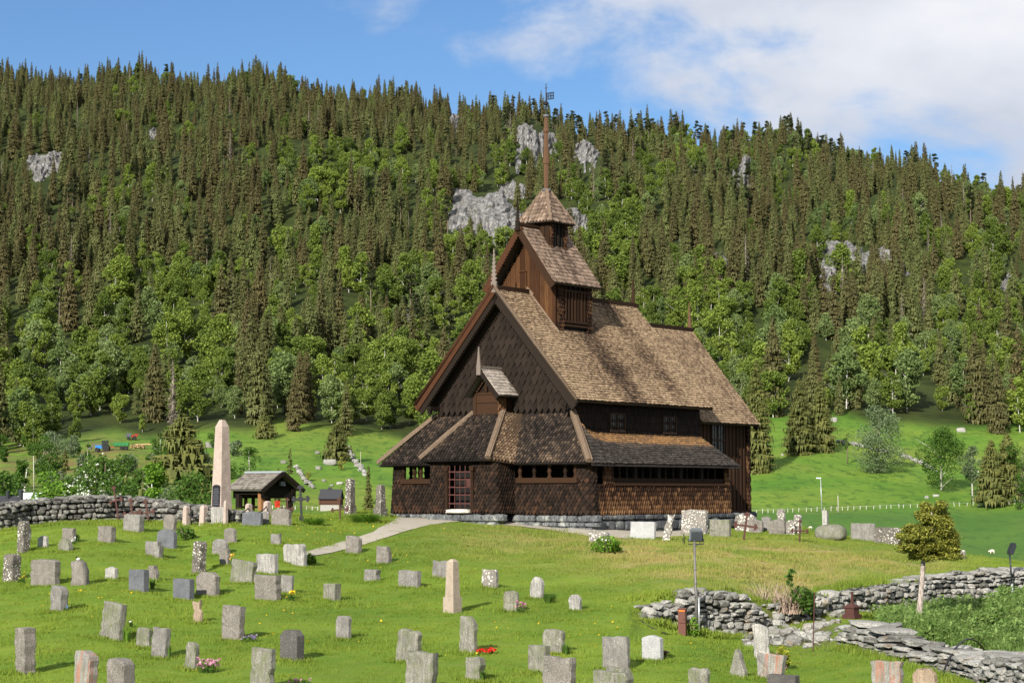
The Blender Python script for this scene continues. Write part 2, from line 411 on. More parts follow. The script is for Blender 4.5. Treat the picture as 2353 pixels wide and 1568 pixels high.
wood('shingle_gold', [(.0, (.012, .007, .005)), (.40, (.038, .019, .011)), (.75, (.110, .058, .028)), (1., (.24, .140, .068))], big=((.4, .4, .8), .4))
wood('shingle_wall', [(.0, (.007, .005, .004)), (.5, (.022, .014, .010)), (.8, (.050, .024, .013)), (1., (.13, .068, .030))], big=((.6, .6, .8), .5))
wood('gable_tar', [(.0, (.010, .0075, .006)), (.6, (.022, .016, .0125)), (1., (.045, .027, .018))], big=((.5, .5, .6), .5))
wood('plank_rust', [(.0, (.020, .009, .004)), (.45, (.036, .016, .008)), (.8, (.076, .036, .016)), (1., (.13, .066, .030))], streak=(5, 5, .35), amt=.8, big=((.7, .7, .5), .5))
wood('tar_dark', [(.0, (.006, .005, .0045)), (1., (.026, .018, .013))], streak=(4, 4, .5))
wood('tar_brown', [(.0, (.012, .0075, .005)), (1., (.052, .026, .014))], streak=(2, 2, 2))
wood('rake_red', [(.0, (.022, .010, .006)), (1., (.095, .040, .019))], streak=(1, 1, 1))
wood('log_pale', [(.0, (.04, .028, .020)), (.5, (.125, .090, .063)), (1., (.24, .18, .13))], streak=(2, 2, 2), amt=.8)
wood('shingle_grey', [(.0, (.10, .085, .075)), (.5, (.27, .235, .205)), (1., (.42, .375, .33))])
wood('carved_grey', [(.0, (.09, .072, .062)), (1., (.24, .20, .17))])
wood('spire_wood', [(.0, (.04, .021, .013)), (1., (.155, .088, .052))], streak=(8, 8, .3))
g = NT('iron_red'); g.color((.062, .024, .020)); g.set(rough=.6)
g = NT('iron_black'); g.color((.014, .014, .017)); g.set(rough=.55)
g = NT('lead'); g.color((.13, .135, .15)); g.set(rough=.5, metal=.3)
g = NT('dark_void'); g.color((.006, .005, .005))
g = NT('window_glass'); g.color(g.mix(g.ramp(g.noise(g.coord('Object', (1, 1, 1)), 7, 2), [(.4, 0.), (.6, 1.)]), (.010, .014, .013), (.035, .043, .038))); g.set(rough=.3, spec=.2)
wood('window_frame', [(.0, (.02, .013, .009)), (1., (.06, .038, .025))])
g = NT('slate_block'); o = g.coord('Object', (1, 1, 1))
st = g.noise(g.coord('Object', (9, 9, 1.2)), 3, 5, .7)
c = g.mix(g.attr('rnd'), (.055, .060, .072), (.20, .215, .21)); c = g.mix(g.ramp(st, [(.38, .9), (.6, 0.)]), c, (.025, .027, .032))
c = g.mix(g.math('MULTIPLY', g.ramp(g.noise(o, 2.2, 3), [(.55, 0.), (.7, 1.)]), g.attr('rnd')), c, (.36, .37, .34))
g.color(c); g.bump(st, .8, .03)
church = empty('stave_church', (CO.x, CO.y, ZB), -G)
tag(church, 'dark tarred wooden stave church with stepped shingle roofs and slender spire', 'church')
def cb(mb, name, mats, parent=None, smooth=False):
    return mb.build(name, mats, parent or church, smooth, (0, 0, -ZB) if parent is None else None)
def c2w(x, y, z=0):
    return Vector((CO.x + x * math.cos(G) + y * math.sin(G), CO.y - x * math.sin(G) + y * math.cos(G), z))
def shingles(mb, Pf, vlen, uL, uR, w, expo, tail, shape='point', thick=.028, lift=.03, rf=None, over=2.0, jit=.012, mi=0):
    rows = int(math.ceil(vlen / expo - .15)); eps = 1e-3
    us, vs, hs = [], [], []; meta = []
    for k in range(rows):
        v0 = k * expo
        a, b = uL(v0 + expo * .5), uR(v0 + expo * .5)
        if b - a < w * .3: continue
        L = min(expo * over, vlen - v0 + .02)
        if L < tail * 1.05: L = tail * 1.05
        ww = w * (1 + 0)
        start = a - ww * (.5 if k % 2 else 0)
        n = int(math.ceil((b - start) / ww))
        for i in range(n):
            ul = max(start + i * ww, a) + .004; ur = min(start + (i + 1) * ww, b) - .004
            if ur - ul < ww * .25: continue
            um = (ul + ur) / 2; j = random.uniform(-jit, jit) * 1.5; lf = lift * random.uniform(.75, 1.3)
            ta = tail * random.uniform(.85, 1.12)
            v1 = v0 + j
            if shape == 'point': o = [(ul, v1 + ta), (um, v1), (ur, v1 + ta)]
            elif shape == 'round': o = [(ul, v1 + ta), (ul * .7 + um * .3, v1 + ta * .25), (um, v1), (ur * .7 + um * .3, v1 + ta * .25), (ur, v1 + ta)]
            else: o = [(ul, v1), (ur, v1)]
            poly = o + [(ur, v0 + L), (ul, v0 + L)]
            nt = len(o)
            for q, (u_, v_) in enumerate(poly):
                us.append(u_); vs.append(v_); hs.append((thick + lf) if q < nt else .006)
            for q, (u_, v_) in enumerate(poly):
                us.append(u_); vs.append(v_); hs.append((lf if q < nt else -.012))
            meta.append((len(poly), nt, um, v0))
    u, v, h = np.array(us), np.array(vs), np.array(hs)
    P = Pf(u, v); Nn = np.cross(Pf(u + eps, v) - P, Pf(u, v + eps) - P); Nn /= np.linalg.norm(Nn, axis=1)[:, None] + 1e-12
    Vt = P + Nn * h[:, None]; k = 0
    for (np_, nt, um, v0) in meta:
        fs = [tuple(range(np_))]
        for i in range(nt - 1): fs.append((i, i + np_, i + 1 + np_, i + 1))
        fs.append((nt - 1, nt - 1 + np_, nt + np_, nt)); fs.append((np_ - 1, 2 * np_ - 1, np_, 0))
        r = rf(um, v0) if rf else random.random()
        mb.add(Vt[k:k + 2 * np_], fs, min(1, max(0, r)), mi); k += 2 * np_
def planar(bl, br, tr, tl):
    bl, br, tr, tl = [np.array(k, float) for k in (bl, br, tr, tl)]
    eu = (br - bl) / np.linalg.norm(br - bl); n = np.cross(eu, tl - bl); n /= np.linalg.norm(n); ev = np.cross(n, eu)
    V = (tl - bl) @ ev; V2 = (tr - bl) @ ev; VV = max(V, V2)
    uLa, uRa, uRb = (tl - bl) @ eu, (br - bl) @ eu, (tr - bl) @ eu
    Pf = lambda u, v: bl + np.asarray(u)[:, None] * eu + np.asarray(v)[:, None] * ev
    return Pf, VV, (lambda v: uLa * v / V), (lambda v: uRa + (uRb - uRa) * v / V2)
def slab(mb, bl, br, tr, tl, t=.06, r=.3, mi=0):
    bl, br, tr, tl = [np.array(k, float) for k in (bl, br, tr, tl)]
    n = np.cross(br - bl, tl - bl); n /= np.linalg.norm(n); top = [bl, br, tr, tl]; bot = [p - n * t for p in top]
    mb.add(top + bot, [(0,1,2,3),(7,6,5,4),(0,4,5,1),(1,5,6,2),(2,6,7,3),(3,7,4,0)], r, mi)
def roof_patch(mb, quad, w, expo, tail, shape='round', rf=None, t=.06, lift=.03, mi=0):
    Pf, VV, uL, uR = planar(*quad)
    slab(mb, *quad, t=t, r=.1, mi=mi); shingles(mb, Pf, VV, uL, uR, w, expo, tail, shape, rf=rf, lift=lift, mi=mi)
R0 = random.random
# ---- foundation of dry laid slate blocks
mb = MB()
mb.box((0, 5.0, -1.55), (9.7, 9.9, 1.2), .0); mb.box((0, 12.6, -1.4), (5.7, 4.8, 1.1), .0); mb.box((-.3, -.5, -1.5), (2.9, 1.3, 1.1), .0)
def course(p0, p1, ztop, zbot, lite, sz=(.28, .62), hz=(.14, .3)):
    d = np.array(p1) - np.array(p0); L = np.hypot(*d); d /= L; ang = math.atan2(d[1], d[0]); z = ztop
    while z > zbot:
        h = random.uniform(*hz); s = 0
        while s < L:
            w_ = random.uniform(*sz); c = np.array(p0) + d * (s + w_ / 2)
            rock(mb, (c[0] + random.uniform(-.03, .03), c[1] + random.uniform(-.03, .03), z - h / 2), (w_ * 1.03, .4, h * 1.03), boxy=.95, rough=.07, r=min(1, max(0, lite(s / L, z) + random.uniform(-.3, .3))), rz=ang)
            s += w_
        z -= h
course((-5.1, .08), (-1.9, .08), -.87, -1.3, lambda s, z: .8); course((1.4, .08), (5.15, .08), -.87, -1.6, lambda s, z: .8 - .5 * max(0, s - .7) / .3)
course((-2.0, -1.15), (1.45, -1.15), -.85, -1.3, lambda s, z: .6)
course((5.08, .1), (5.08, 10.3), -.87, -1.9, lambda s, z: .22, (.35, .85), (.18, .42)); course((3.0, 10.3), (3.0, 15.1), -.86, -1.8, lambda s, z: .1)
cb(mb, 'stone_foundation', 'slate_block')
# ---- gallery walls (svalgang): shingle skin on a plan line with rounded corners
def plan(pts, rad):
    """polyline with rounded corners -> dense points"""
    out = []
    for i, p in enumerate(pts):
        p = np.array(p, float)
        if i in (0, len(pts) - 1): out.append(p); continue
        a = np.array(pts[i-1], float) - p; b = np.array(pts[i+1], float) - p
        a /= np.linalg.norm(a); b /= np.linalg.norm(b); r = rad
        for t in np.linspace(0, 1, 9):
            out.append((1-t)**2 * (p + a * r) + 2*t*(1-t) * p + t*t * (p + b * r))
    return np.array(out)
def wallskin(mb, pts, rad, z0, z1, w, expo, tail, flare=.12, rf=None, shape='point', ztop=1.15, sel=None, lift=.03):
    P = plan(pts, rad); d = np.linalg.norm(np.diff(P, axis=0), axis=1); s = np.concatenate([[0], np.cumsum(d)])
    T = np.diff(P, axis=0); T = np.vstack([T, T[-1]]); Nn = np.stack([T[:, 1], -T[:, 0]], 1); Nn /= np.linalg.norm(Nn, axis=1)[:, None]
    def Pf(u, v):
        z = z0 + np.asarray(v); fl = flare * np.clip((ztop - z) / 2.1, 0, 1.1) ** 1.6
        x = np.interp(u, s, P[:, 0]) + np.interp(u, s, Nn[:, 0]) * fl; y = np.interp(u, s, P[:, 1]) + np.interp(u, s, Nn[:, 1]) * fl
        return np.stack([x, y, z], 1)
    a, b = sel if sel else (0, s[-1])
    shingles(mb, Pf, z1 - z0, lambda v: a, lambda v: b, w, expo, tail, shape, rf=rf, lift=lift)
    us = np.linspace(a, b, 60); vs = np.linspace(0, z1 - z0, 6); grid = np.concatenate([Pf(us, np.full(60, v)) for v in vs])
    mb.add(grid, [(j*60+i, j*60+i+1, (j+1)*60+i+1, (j+1)*60+i) for j in range(5) for i in range(59)], .05)
    return s[-1]
mb = MB()
rfw = lambda u, v: (.42 + .5 * max(0, .35 - v) + random.uniform(-.42, .34))
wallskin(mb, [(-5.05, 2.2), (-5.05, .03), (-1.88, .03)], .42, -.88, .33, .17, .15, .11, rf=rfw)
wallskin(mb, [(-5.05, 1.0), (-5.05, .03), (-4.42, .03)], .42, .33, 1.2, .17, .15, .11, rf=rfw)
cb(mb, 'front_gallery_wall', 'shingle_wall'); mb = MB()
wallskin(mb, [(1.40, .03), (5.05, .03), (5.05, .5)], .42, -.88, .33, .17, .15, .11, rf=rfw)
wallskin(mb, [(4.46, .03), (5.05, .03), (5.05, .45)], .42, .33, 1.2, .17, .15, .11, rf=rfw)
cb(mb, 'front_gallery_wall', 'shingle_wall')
mb = MB()
rfp = lambda u, v: (.40 + .55 * max(0, .4 - v) + random.uniform(-.4, .36))
for (x0, x1) in ((-1.86, -.87), (.27, 1.32)):
    pts = [(x0, -1.18), (x1, -1.18)] if x1 < 0 else [(x0, -1.18), (x1 + .08, -1.18), (x1 + .08, .02)]
    wallskin(mb, pts, .26, -.84, 1.22, .15, .145, .11, rf=rfp)
slab(mb, (-1.84, 0, -.85), (-1.84, -1.15, -.85), (-1.84, -1.15, 1.22), (-1.84, 0, 1.22))
mb.box((-.3, -1.08, 1.16), (1.3, .16, .22), .2)
porch = cb(mb, 'porch', 'shingle_wall')
mb = MB()
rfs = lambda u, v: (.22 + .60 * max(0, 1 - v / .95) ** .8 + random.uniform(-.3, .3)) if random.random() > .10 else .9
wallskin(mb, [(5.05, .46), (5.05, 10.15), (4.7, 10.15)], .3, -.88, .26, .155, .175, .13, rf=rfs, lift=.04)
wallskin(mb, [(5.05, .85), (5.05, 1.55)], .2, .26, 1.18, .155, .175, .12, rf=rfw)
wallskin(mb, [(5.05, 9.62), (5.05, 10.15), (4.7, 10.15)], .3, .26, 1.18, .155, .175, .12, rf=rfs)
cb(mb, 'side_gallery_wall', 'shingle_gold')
mb = MB()   # end wall and inner floor of the gallery, left wall
slab(mb, (5.0, 10.13, -.9), (3.0, 10.13, -.9), (3.0, 10.13, 2.2), (5.0, 10.13, 1.1)); slab(mb, (-5.0, 2.2, -.9), (-5.0, 0.4, -.9), (-5.0, .4, .3), (-5.0, 2.2, .3)); slab(mb, (-5.0, 10.2, -.9), (-5.0, 2.2, -.9), (-5.0, 2.2, 1.1), (-5.0, 10.2, 1.1))
mb.box((0, 5, -.93), (9.8, 9.8, .1), .2)
cb(mb, 'gallery_lining', 'tar_dark')
# ---- sill beams, balusters, posts
def baluster(c, z0, z1, rad=.05, parent=None):
    mb = MB(); h = z1 - z0
    mb.lathe([(rad*1.4, 0), (rad*1.4, .07*h), (rad*.8, .16*h), (rad*1.1, .34*h), (rad*1.45, .44*h), (rad*1.15, .5*h), (rad*.9, .56*h), (rad*1.2, .8*h), (rad*1.5, .88*h), (rad*1.5, h)], 8, (c[0], c[1], z0), R0())
    return cb(mb, 'baluster', 'tar_dark' if c[0] > 4.9 else 'tar_brown')  # side balusters darker: shade of the gallery opening put into their colour
mb = MB(); mb.box((-3.17, -.0, .44), (2.55, .2, .2), .6); cb(mb, 'sill_beam', 'tar_brown')
mb = MB(); mb.box((3.05, -.0, .46), (2.95, .2, .2), .7); cb(mb, 'sill_beam', 'tar_brown')
mb = MB(); mb.box((5.03, 5.6, .31), (.26, 8.1, .10), .8); mb.box((4.98, 5.6, .45), (.16, 8.1, .2), .2); cb(mb, 'sill_beam', 'tar_brown')
mb = MB(); mb.box((-5.0, 1.6, .44), (.2, 2.2, .2), .4); cb(mb, 'sill_beam', 'tar_brown')
for x in (-4.34, -3.72, -3.38, -2.72, -2.1): baluster((x, .0), .54, 1.16, .07)
for x in (1.72, 2.42, 3.16, 3.92, 4.4): baluster((x, .0), .56, 1.14, .065)
for y in (1.25, 1.8, 2.2): baluster((-5.0, y), .54, 1.16, .07)
for y in (3.15, 4.8, 6.4, 7.97): m_ = MB(); m_.box((4.97, y, .75), (.16, .2, .5), .35); cb(m_, 'gallery_post', 'tar_dark')
for y in (2.1, 2.6, 3.7, 4.25, 5.35, 5.9, 6.9, 7.4, 8.5, 9.05): baluster((4.98, y), .55, 1.05, .035)
mb = MB(); mb.box((0, .02, 1.19), (9.4, .2, .14), .2); mb.box((4.98, 5.2, 1.12), (.2, 9.9, .14), .2); mb.box((-4.98, 5.2, 1.16), (.2, 9.9, .14), .2); cb(mb, 'wall_plate', 'tar_dark')
# ---- grille door with carved posts and threshold
mb = MB()
for x in np.linspace(-.83, .23, 5): mb.beam((x, -1.24, -.62), (x, -1.24, 1.04), .03, .03, .5, up=(0, 1, 0))
for z in (-.44, -.1, .2, .5, .8): mb.beam((-.87, -1.25, z), (.27, -1.25, z), .03, .045, .5)
for x in np.linspace(-.83, .23, 5):
    for z in (-.44, -.1, .2, .5, .8): mb.box((x, -1.26, z), (.065, .03, .065), .5)
door = cb(mb, 'grille_door', 'iron_red')
m_ = MB(); m_.box((.17, -1.285, .38), (.2, .03, .3), .5); m_.box((.14, -1.31, .36), (.1, .03, .03), .5); m_.build('lock_plate', 'iron_red', door)
for x in (-.95, .35):
    m_ = MB(); m_.box((x, -1.25, .05), (.13, .14, 1.5), .3)
    for k, z in enumerate((.86, .92, .985)): m_.box((x, -1.26, z), (.17 + .03 * k, .2, .06), .45)
    for z in np.arange(.45, .8, .08): m_.box((x, -1.335, z), (.09, .03, .04), .5)
    cb(m_, 'door_post', 'tar_brown')
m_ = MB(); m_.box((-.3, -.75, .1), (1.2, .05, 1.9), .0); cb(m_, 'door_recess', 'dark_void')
m_ = MB(); rock(m_, (-.3, -1.33, -.74), (1.16, .34, .17), boxy=1, rough=.04, r=.9)
g = NT('threshold_stone'); g.color(g.mix(g.noise(g.coord(), 4), (.38, .35, .31), (.52, .49, .44))); cb(m_, 'threshold', 'threshold_stone')
# ---- nave and choir bodies
mb = MB(); hw, y0, y1, ze, zr = 3.42, 1.22, 10.2, 3.6, 7.75
mb.add([(-hw,y0,-.9),(hw,y0,-.9),(hw,y0,ze),(0,y0,zr),(-hw,y0,ze),(-hw,y1,-.9),(hw,y1,-.9),(hw,y1,ze),(0,y1,zr),(-hw,y1,ze)],
       [(0,1,2,3,4),(9,8,7,6,5),(1,6,7,2),(5,0,4,9),(0,5,6,1)], .15)
nave = cb(mb, 'nave_wall', 'tar_dark')
mb = MB()
Pf = lambda u, v: np.stack([np.full(len(u), 3.45), 1.25 + np.asarray(u), 2.2 + np.asarray(v)], 1)
shingles(mb, Pf, 1.4, lambda v: 0, lambda v: 9.0, .2, .3, .1, 'round', rf=lambda u, v: random.uniform(.0, .3), lift=.02)  # only dark tones: shade under the eave put into the shingle colour
mb.build('wall_shingles', 'shingle_wall', nave); mb = MB()
wallskin(mb, [(3.2, 1.2), (3.47, 1.2), (3.47, 1.6)], .1, 2.9, 3.75, .16, .16, .1, flare=0, rf=rfw, lift=.045); mb.build('corner_shingles', 'shingle_wall', nave); mb = MB(); wallskin(mb, [(-3.47, 1.5), (-3.47, 1.2), (-3.2, 1.2)], .1, 2.9, 3.75, .16, .16, .1, flare=0, rf=rfw, lift=.045)
mb.build('corner_shingles', 'shingle_wall', nave)
mb = MB(); Pf = lambda u, v: np.stack([-3.42 + np.asarray(u), np.full(len(u), 1.19), 3.1 + np.asarray(v)], 1)
hwz = lambda z: 3.42 if z < 3.6 else max(0, (7.72 - z) / 1.136)
shingles(mb, Pf, 4.6, lambda v: 3.42 - hwz(3.1 + v), lambda v: 3.42 + hwz(3.1 + v), .30, .375, .22, 'point', thick=.035, lift=.034, rf=lambda u, v: random.uniform(.2, .7), jit=.004)
cb(mb, 'west_gable', 'gable_tar')
mb = MB(); hw, y0, y1, ze, zr = 3.0, 10.2, 15.0, 3.15, 7.0
mb.add([(-hw,y0,-.9),(hw,y0,-.9),(hw,y0,ze),(0,y0,zr),(-hw,y0,ze),(-hw,y1,-.9),(hw,y1,-.9),(hw,y1,ze),(0,y1,zr),(-hw,y1,ze)],
       [(0,1,2,3,4),(9,8,7,6,5),(1,6,7,2),(5,0,4,9),(0,5,6,1)], .3)
for y in np.arange(10.4, 15.0, .3):
    mb.box((3.02, y, 1.1), (.07, .13, 4.0), random.uniform(.3, 1)); mb.box((3.005, y + .15, 1.1), (.03, .16, 4.0), random.uniform(.2, .8))
mb.box((3.05, 12.6, -.83), (.14, 4.9, .1), .5)
choir = cb(mb, 'choir_wall', 'tar_brown')
mb = MB(); wallskin(mb, [(3.06, 14.72), (3.06, 15.06), (2.7, 15.06)], .05, -.8, 3.0, .17, .2, .12, flare=0, rf=rfs, lift=.04); mb.build('corner_shingles', 'shingle_gold', choir)
# ---- roofs
def streak(u, v):      # weather stains run down the slope below the belfry
    s = math.exp(-((u - 4.0 - .0) / 1.1) ** 2) * .42 + .22 * math.exp(-((u - 7.4) / .7) ** 2) + .12 * float(vnoise(np.array(u * 1.5), np.array(v * .25), seed=31))
    return .68 - s * .9 + random.uniform(-.22, .2)
mb = MB(); E_, RZ = (4.05, 3.55), 8.15
roof_patch(mb, ((E_[0], .62, E_[1]), (E_[0], 10.45, E_[1]), (0, 10.45, RZ), (0, .62, RZ)), .118, .135, .045, 'round', streak, t=.1, lift=.05)
slab(mb, (-E_[0], 10.45, E_[1]), (-E_[0], .62, E_[1]), (0, .62, RZ), (0, 10.45, RZ), t=.1, r=.2)
shingles(mb, *(lambda q: (q[0], q[1], q[2], q[3]))(planar((-E_[0], 10.45, E_[1]), (-E_[0], .62, E_[1]), (0, .62, RZ), (0, 10.45, RZ))), .25, .27, .06, 'round')
main_roof = cb(mb, 'nave_roof', 'shingle_tan')
mb = MB(); mb.box((0, 5.6, RZ + .05), (.3, 10.0, .16), .4); mb.build('ridge_board', 'tar_brown', main_roof)
mb = MB()
roof_patch(mb, ((3.55, 10.3, 2.98), (3.55, 15.1, 2.98), (0, 15.0, 7.38), (0, 10.3, 7.38)), .118, .135, .045, 'round', lambda u, v: .60 + random.uniform(-.22, .22), t=.1)
slab(mb, (-3.55, 15.1, 2.98), (-3.55, 10.3, 2.98), (0, 10.3, 7.38), (0, 15.0, 7.38), t=.1, r=.2)
choir_roof = cb(mb, 'choir_roof', 'shingle_tan')
mb = MB(); mb.box((0, 12.8, 7.42), (.26, 4.5, .15), .3); mb.build('ridge_board', 'tar_brown', choir_roof)
mb = MB(); mb.beam((3.5, 15.02, 2.82), (0, 14.98, 7.24), .1, .25, .3); mb.beam((-3.5, 15.02, 2.82), (0, 14.98, 7.24), .1, .25, .3); mb.build('bargeboard', 'tar_dark', choir_roof)
# bargeboards with scalloped edges
def barge(side, y, apex, eave, wdt, mat, name, parent, thick=.06, scal=True):
    a = np.array((0, y, apex)); e = np.array((side * eave[0], y, eave[1])); d = e - a; Ln = np.linalg.norm(d); d /= Ln
    n = np.array((0, -1., 0)); dn = np.array((-d[2] * side, 0, d[0] * side)) * (1 if side > 0 else 1)
    dn = np.array((d[2], 0, -d[0])) if side > 0 else np.array((-d[2], 0, d[0]))      # pointing down and inwards
    if dn[2] > 0: dn = -dn
    top = [(0, 0), (Ln, 0)]; low = []
    k = int(Ln / .13)
    for i in range(k):
        s0 = Ln - (i + .0) * Ln / k
        for t in (0, .25, .5, .75): low.append((s0 - t * Ln / k, wdt - (.05 * math.sin(math.pi * t) if scal else 0)))
    low.append((0, wdt))
    poly = top + low; mb = MB()
    P = [a + d * p[0] + dn * p[1] for p in poly]; Q = [p + np.array((0, thick, 0)) for p in P]; N_ = len(P)
    f1 = tuple(range(N_)); fs = [f1, tuple(range(2*N_-1, N_-1, -1))] + [(i, i+N_, (i+1) % N_ + N_, (i+1) % N_) for i in range(N_)]
    mb.add(P + Q, fs, .55)
    return mb.build(name, mat, parent)
def rake(side, y, apex, eave, rad, mat, parent, r=.6):
    mb = MB(); mb.tube([(0, y, apex), (side * eave[0] * .5, y, (apex + eave[1]) / 2 - .03), (side * eave[0], y, eave[1])], rad, 7, r); return mb.build('rake_log', mat, parent, True)
ap, ev = 8.18, (4.12, 3.44)
barge(1, .55, ap, ev, .42, 'gable_tar', 'bargeboard', main_roof); barge(-1, .55, ap, ev, .42, 'tar_dark', 'bargeboard', main_roof)
barge(-1, .49, ap + .1, (4.2, 3.5), .26, 'rake_red', 'upper_bargeboard', main_roof, scal=False); barge(1, .49, ap + .06, (4.15, 3.5), .14, 'gable_tar', 'upper_bargeboard', main_roof, scal=False)
rake(1, .52, ap + .06, (4.1, 3.58), .075, 'log_pale', main_roof, .45); rake(-1, .5, ap + .1, (4.12, 3.62), .08, 'rake_red', main_roof, .3)
for sx in (-1, 1):
    mb = MB(); mb.beam((0, 1.14, 7.62), (sx * 3.55, 1.14, 3.62), .06, .3, .7); cb(mb, 'gable_rail', 'gable_tar')
    mb = MB(); mb.box((sx * 3.45, .9, 3.42), (.2, .7, .18), .4); mb.box((sx * 3.45, .62, 3.3), (.14, .14, .2), .4); cb(mb, 'eave_bracket', 'tar_dark')
# front gallery roof with hips
mb = MB()
rft = lambda u, v: .45 + .25 * float(vnoise(np.array(u * .8), np.array(v * 1.1), seed=44)) + random.uniform(-.35, .4)
q = ((-5.3, -.36, 1.1), (5.3, -.36, 1.1), (3.5, 1.2, 3.1), (-3.5, 1.2, 3.1))
slab(mb, *q, t=.08, r=.1)
Pf, VV, uL, uR = planar(*q)
shingles(mb, Pf, VV, uL, lambda v: 2.9 + .9 * v / VV, .15, .13, .10, 'point', rf=rft, lift=.035)
shingles(mb, Pf, VV, lambda v: 7.0 - .85 * v / VV, uR, .15, .13, .10, 'point', rf=lambda u, v: rft(u, v) + .12, lift=.035)
g_roof = cb(mb, 'gallery_roof', 'shingle_tar')
mb = MB()       # side gallery roof, dished up to the hip at its west end
def Pside(u, v):
    y = np.asarray(u); t = np.asarray(v) / 2.3; zt = 2.30 + .85 * np.exp(-np.clip(y - 1.0, 0, 99) / .55)
    yy = -.36 + (y + .36) * 1.0; hip = np.clip(1.56 * t - .36, -.4, 1.2); yy = np.maximum(yy, hip)
    return np.stack([5.42 - 1.95 * t, yy, 1.08 + (zt - 1.08) * t + .10 * t * (1 - t) * -1], 1)
def rfside(u, v): return (.92 if v > 1.55 else .5) + random.uniform(-.3, .12) if v > 1.3 + .25 * float(vnoise(np.array(u), np.array(0.), seed=3)) else .16 + random.uniform(-.14, .2)
shingles(mb, Pside, 2.3, lambda v: -.36 + 1.56 * min(1, v / 2.3), lambda v: 10.35, .125, .15, .05, 'round', rf=rfside, lift=.035, mi=0)
us = np.linspace(-.36, 10.38, 40); vs_ = np.linspace(0, 2.3, 8); gr = np.concatenate([Pside(us, np.full(40, v)) - np.array((0, 0, .01)) for v in vs_])
mb.add(np.concatenate([gr, gr - np.array((0, 0, .07))]), [(j*40+i, j*40+i+1, (j+1)*40+i+1, (j+1)*40+i) for j in range(7) for i in range(39)] + [tuple(k + 320 for k in ((j+1)*40+i, (j+1)*40+i+1, j*40+i+1, j*40+i)) for j in range(7) for i in range(39)] + [(i, i + 320, i + 321, i + 1) for i in range(39)] + [(j*40+39, j*40+39+320, (j+1)*40+39+320, (j+1)*40+39) for j in range(7)], .1)
wood('shingle_side', [(.0, (.022, .019, .018)), (.3, (.062, .053, .047)), (.5, (.12, .075, .045)), (.75, (.22, .125, .055)), (1., (.31, .19, .09))])
cb(mb, 'side_gallery_roof', 'shingle_side')
mb = MB(); slab(mb, (-5.4, 10.3, 1.1), (-5.4, -.36, 1.1), (-3.45, 1.2, 2.4), (-3.45, 10.3, 2.4), t=.08); cb(mb, 'north_gallery_roof', 'shingle_side')
def hiplog(a, b, rad=.13, name='hip_log'):
    mb = MB(); a, b = np.array(a, float), np.array(b, float)
    mb.beam(a, b, rad * 2.1, rad * 1.2, .75); m = (a + b) / 2; mb.tube([a, m + np.array((0, 0, .03)), b], [rad * .9, rad, rad * 1.05], 8, .6)
    return mb.build(name, 'log_pale', g_roof, False)
hiplog((5.36, -.42, 1.2), (3.42, 1.15, 3.2), .12); hiplog((-5.42, -.42, 1.2), (-3.5, 1.15, 3.2), .09)
mb = MB()
qf = ((-2.12, -1.52, 1.24), (1.32, -1.52, 1.24), (.6, .34, 3.1), (-1.0, .34, 3.1)); qr = ((1.32, -1.52, 1.24), (1.74, -.3, 1.1), (.95, 1.2, 3.12), (.6, .34, 3.1)); ql = ((-2.55, -.3, 1.1), (-2.12, -1.52, 1.24), (-1.0, .34, 3.1), (-1.7, 1.2, 3.12))
roof_patch(mb, qf, .15, .13, .10, 'point', rft, lift=.035); slab(mb, *ql, t=.06)
p_roof = cb(mb, 'porch_roof', 'shingle_tar')
mb = MB(); slab(mb, *qr, t=.06, r=.2); Pf, VV, uL, uR = planar(*qr); shingles(mb, Pf, VV, uL, uR, .15, .14, .10, 'point', rf=lambda u, v: .72 + random.uniform(-.35, .3), lift=.05)
wood('shingle_warm', [(.0, (.025, .017, .012)), (.5, (.105, .070, .045)), (1., (.24, .17, .11))]); mb.build('sunny_slope', 'shingle_warm', p_roof)
hiplog((1.34, -1.56, 1.34), (.56, .40, 3.2), .105); hiplog((-2.16, -1.56, 1.34), (-.98, .40, 3.2), .09)
# ---- dormer over the porch
mb = MB(); cx_ = -.2
mb.box((cx_, .72, 3.5), (1.3, .8, 1.0), .35); mb.prism([(-.65, 0), (.65, 0), (0, .72)], ((cx_, .36, 3.98), (1, 0, 0), (0, 0, 1), (0, -1, 0)), .6, .1)
for x in (-.6, .6): mb.box((cx_ + x, .33, 3.5), (.16, .12, 1.0), .7)
mb.box((cx_, .31, 3.93), (1.3, .06, .09), .75); mb.box((cx_, .315, 3.72), (1.2, .03, .30), .9); mb.box((cx_, .315, 3.3), (1.2, .03, .46), .8)
mb.beam((cx_ - .5, .27, 4.0), (cx_, .27, 4.6), .07, .1, .6); mb.beam((cx_ + .5, .27, 4.0), (cx_, .27, 4.6), .07, .1, .6); mb.beam((cx_, .27, 4.0), (cx_, .27, 4.55), .08, .07, .6, up=(0, 1, 0))
dorm = cb(mb, 'dormer', 'tar_brown')
mb = MB(); wallskin(mb, [(.42, .30), (.5, .30), (.5, .6)], .03, 3.05, 3.75, .13, .14, .1, flare=0, rf=lambda u, v: .8 + random.uniform(-.2, .2), lift=.04); mb.build('post_shingles', 'shingle_gold', dorm)
mb = MB(); roof_patch(mb, ((cx_ + .97, -.14, 3.82), (cx_ + .97, 1.22, 3.82), (cx_, 1.22, 4.92), (cx_, -.14, 4.92)), .15, .165, .05, 'round', lambda u, v: .75 - .45 * (u > 1.0) * R0() + random.uniform(-.3, .25), t=.06)
slab(mb, (cx_ - .97, 1.22, 3.82), (cx_ - .97, -.14, 3.82), (cx_, -.14, 4.92), (cx_, 1.22, 4.92), t=.06)
droof = mb.build('dormer_roof', 'shingle_grey', dorm)
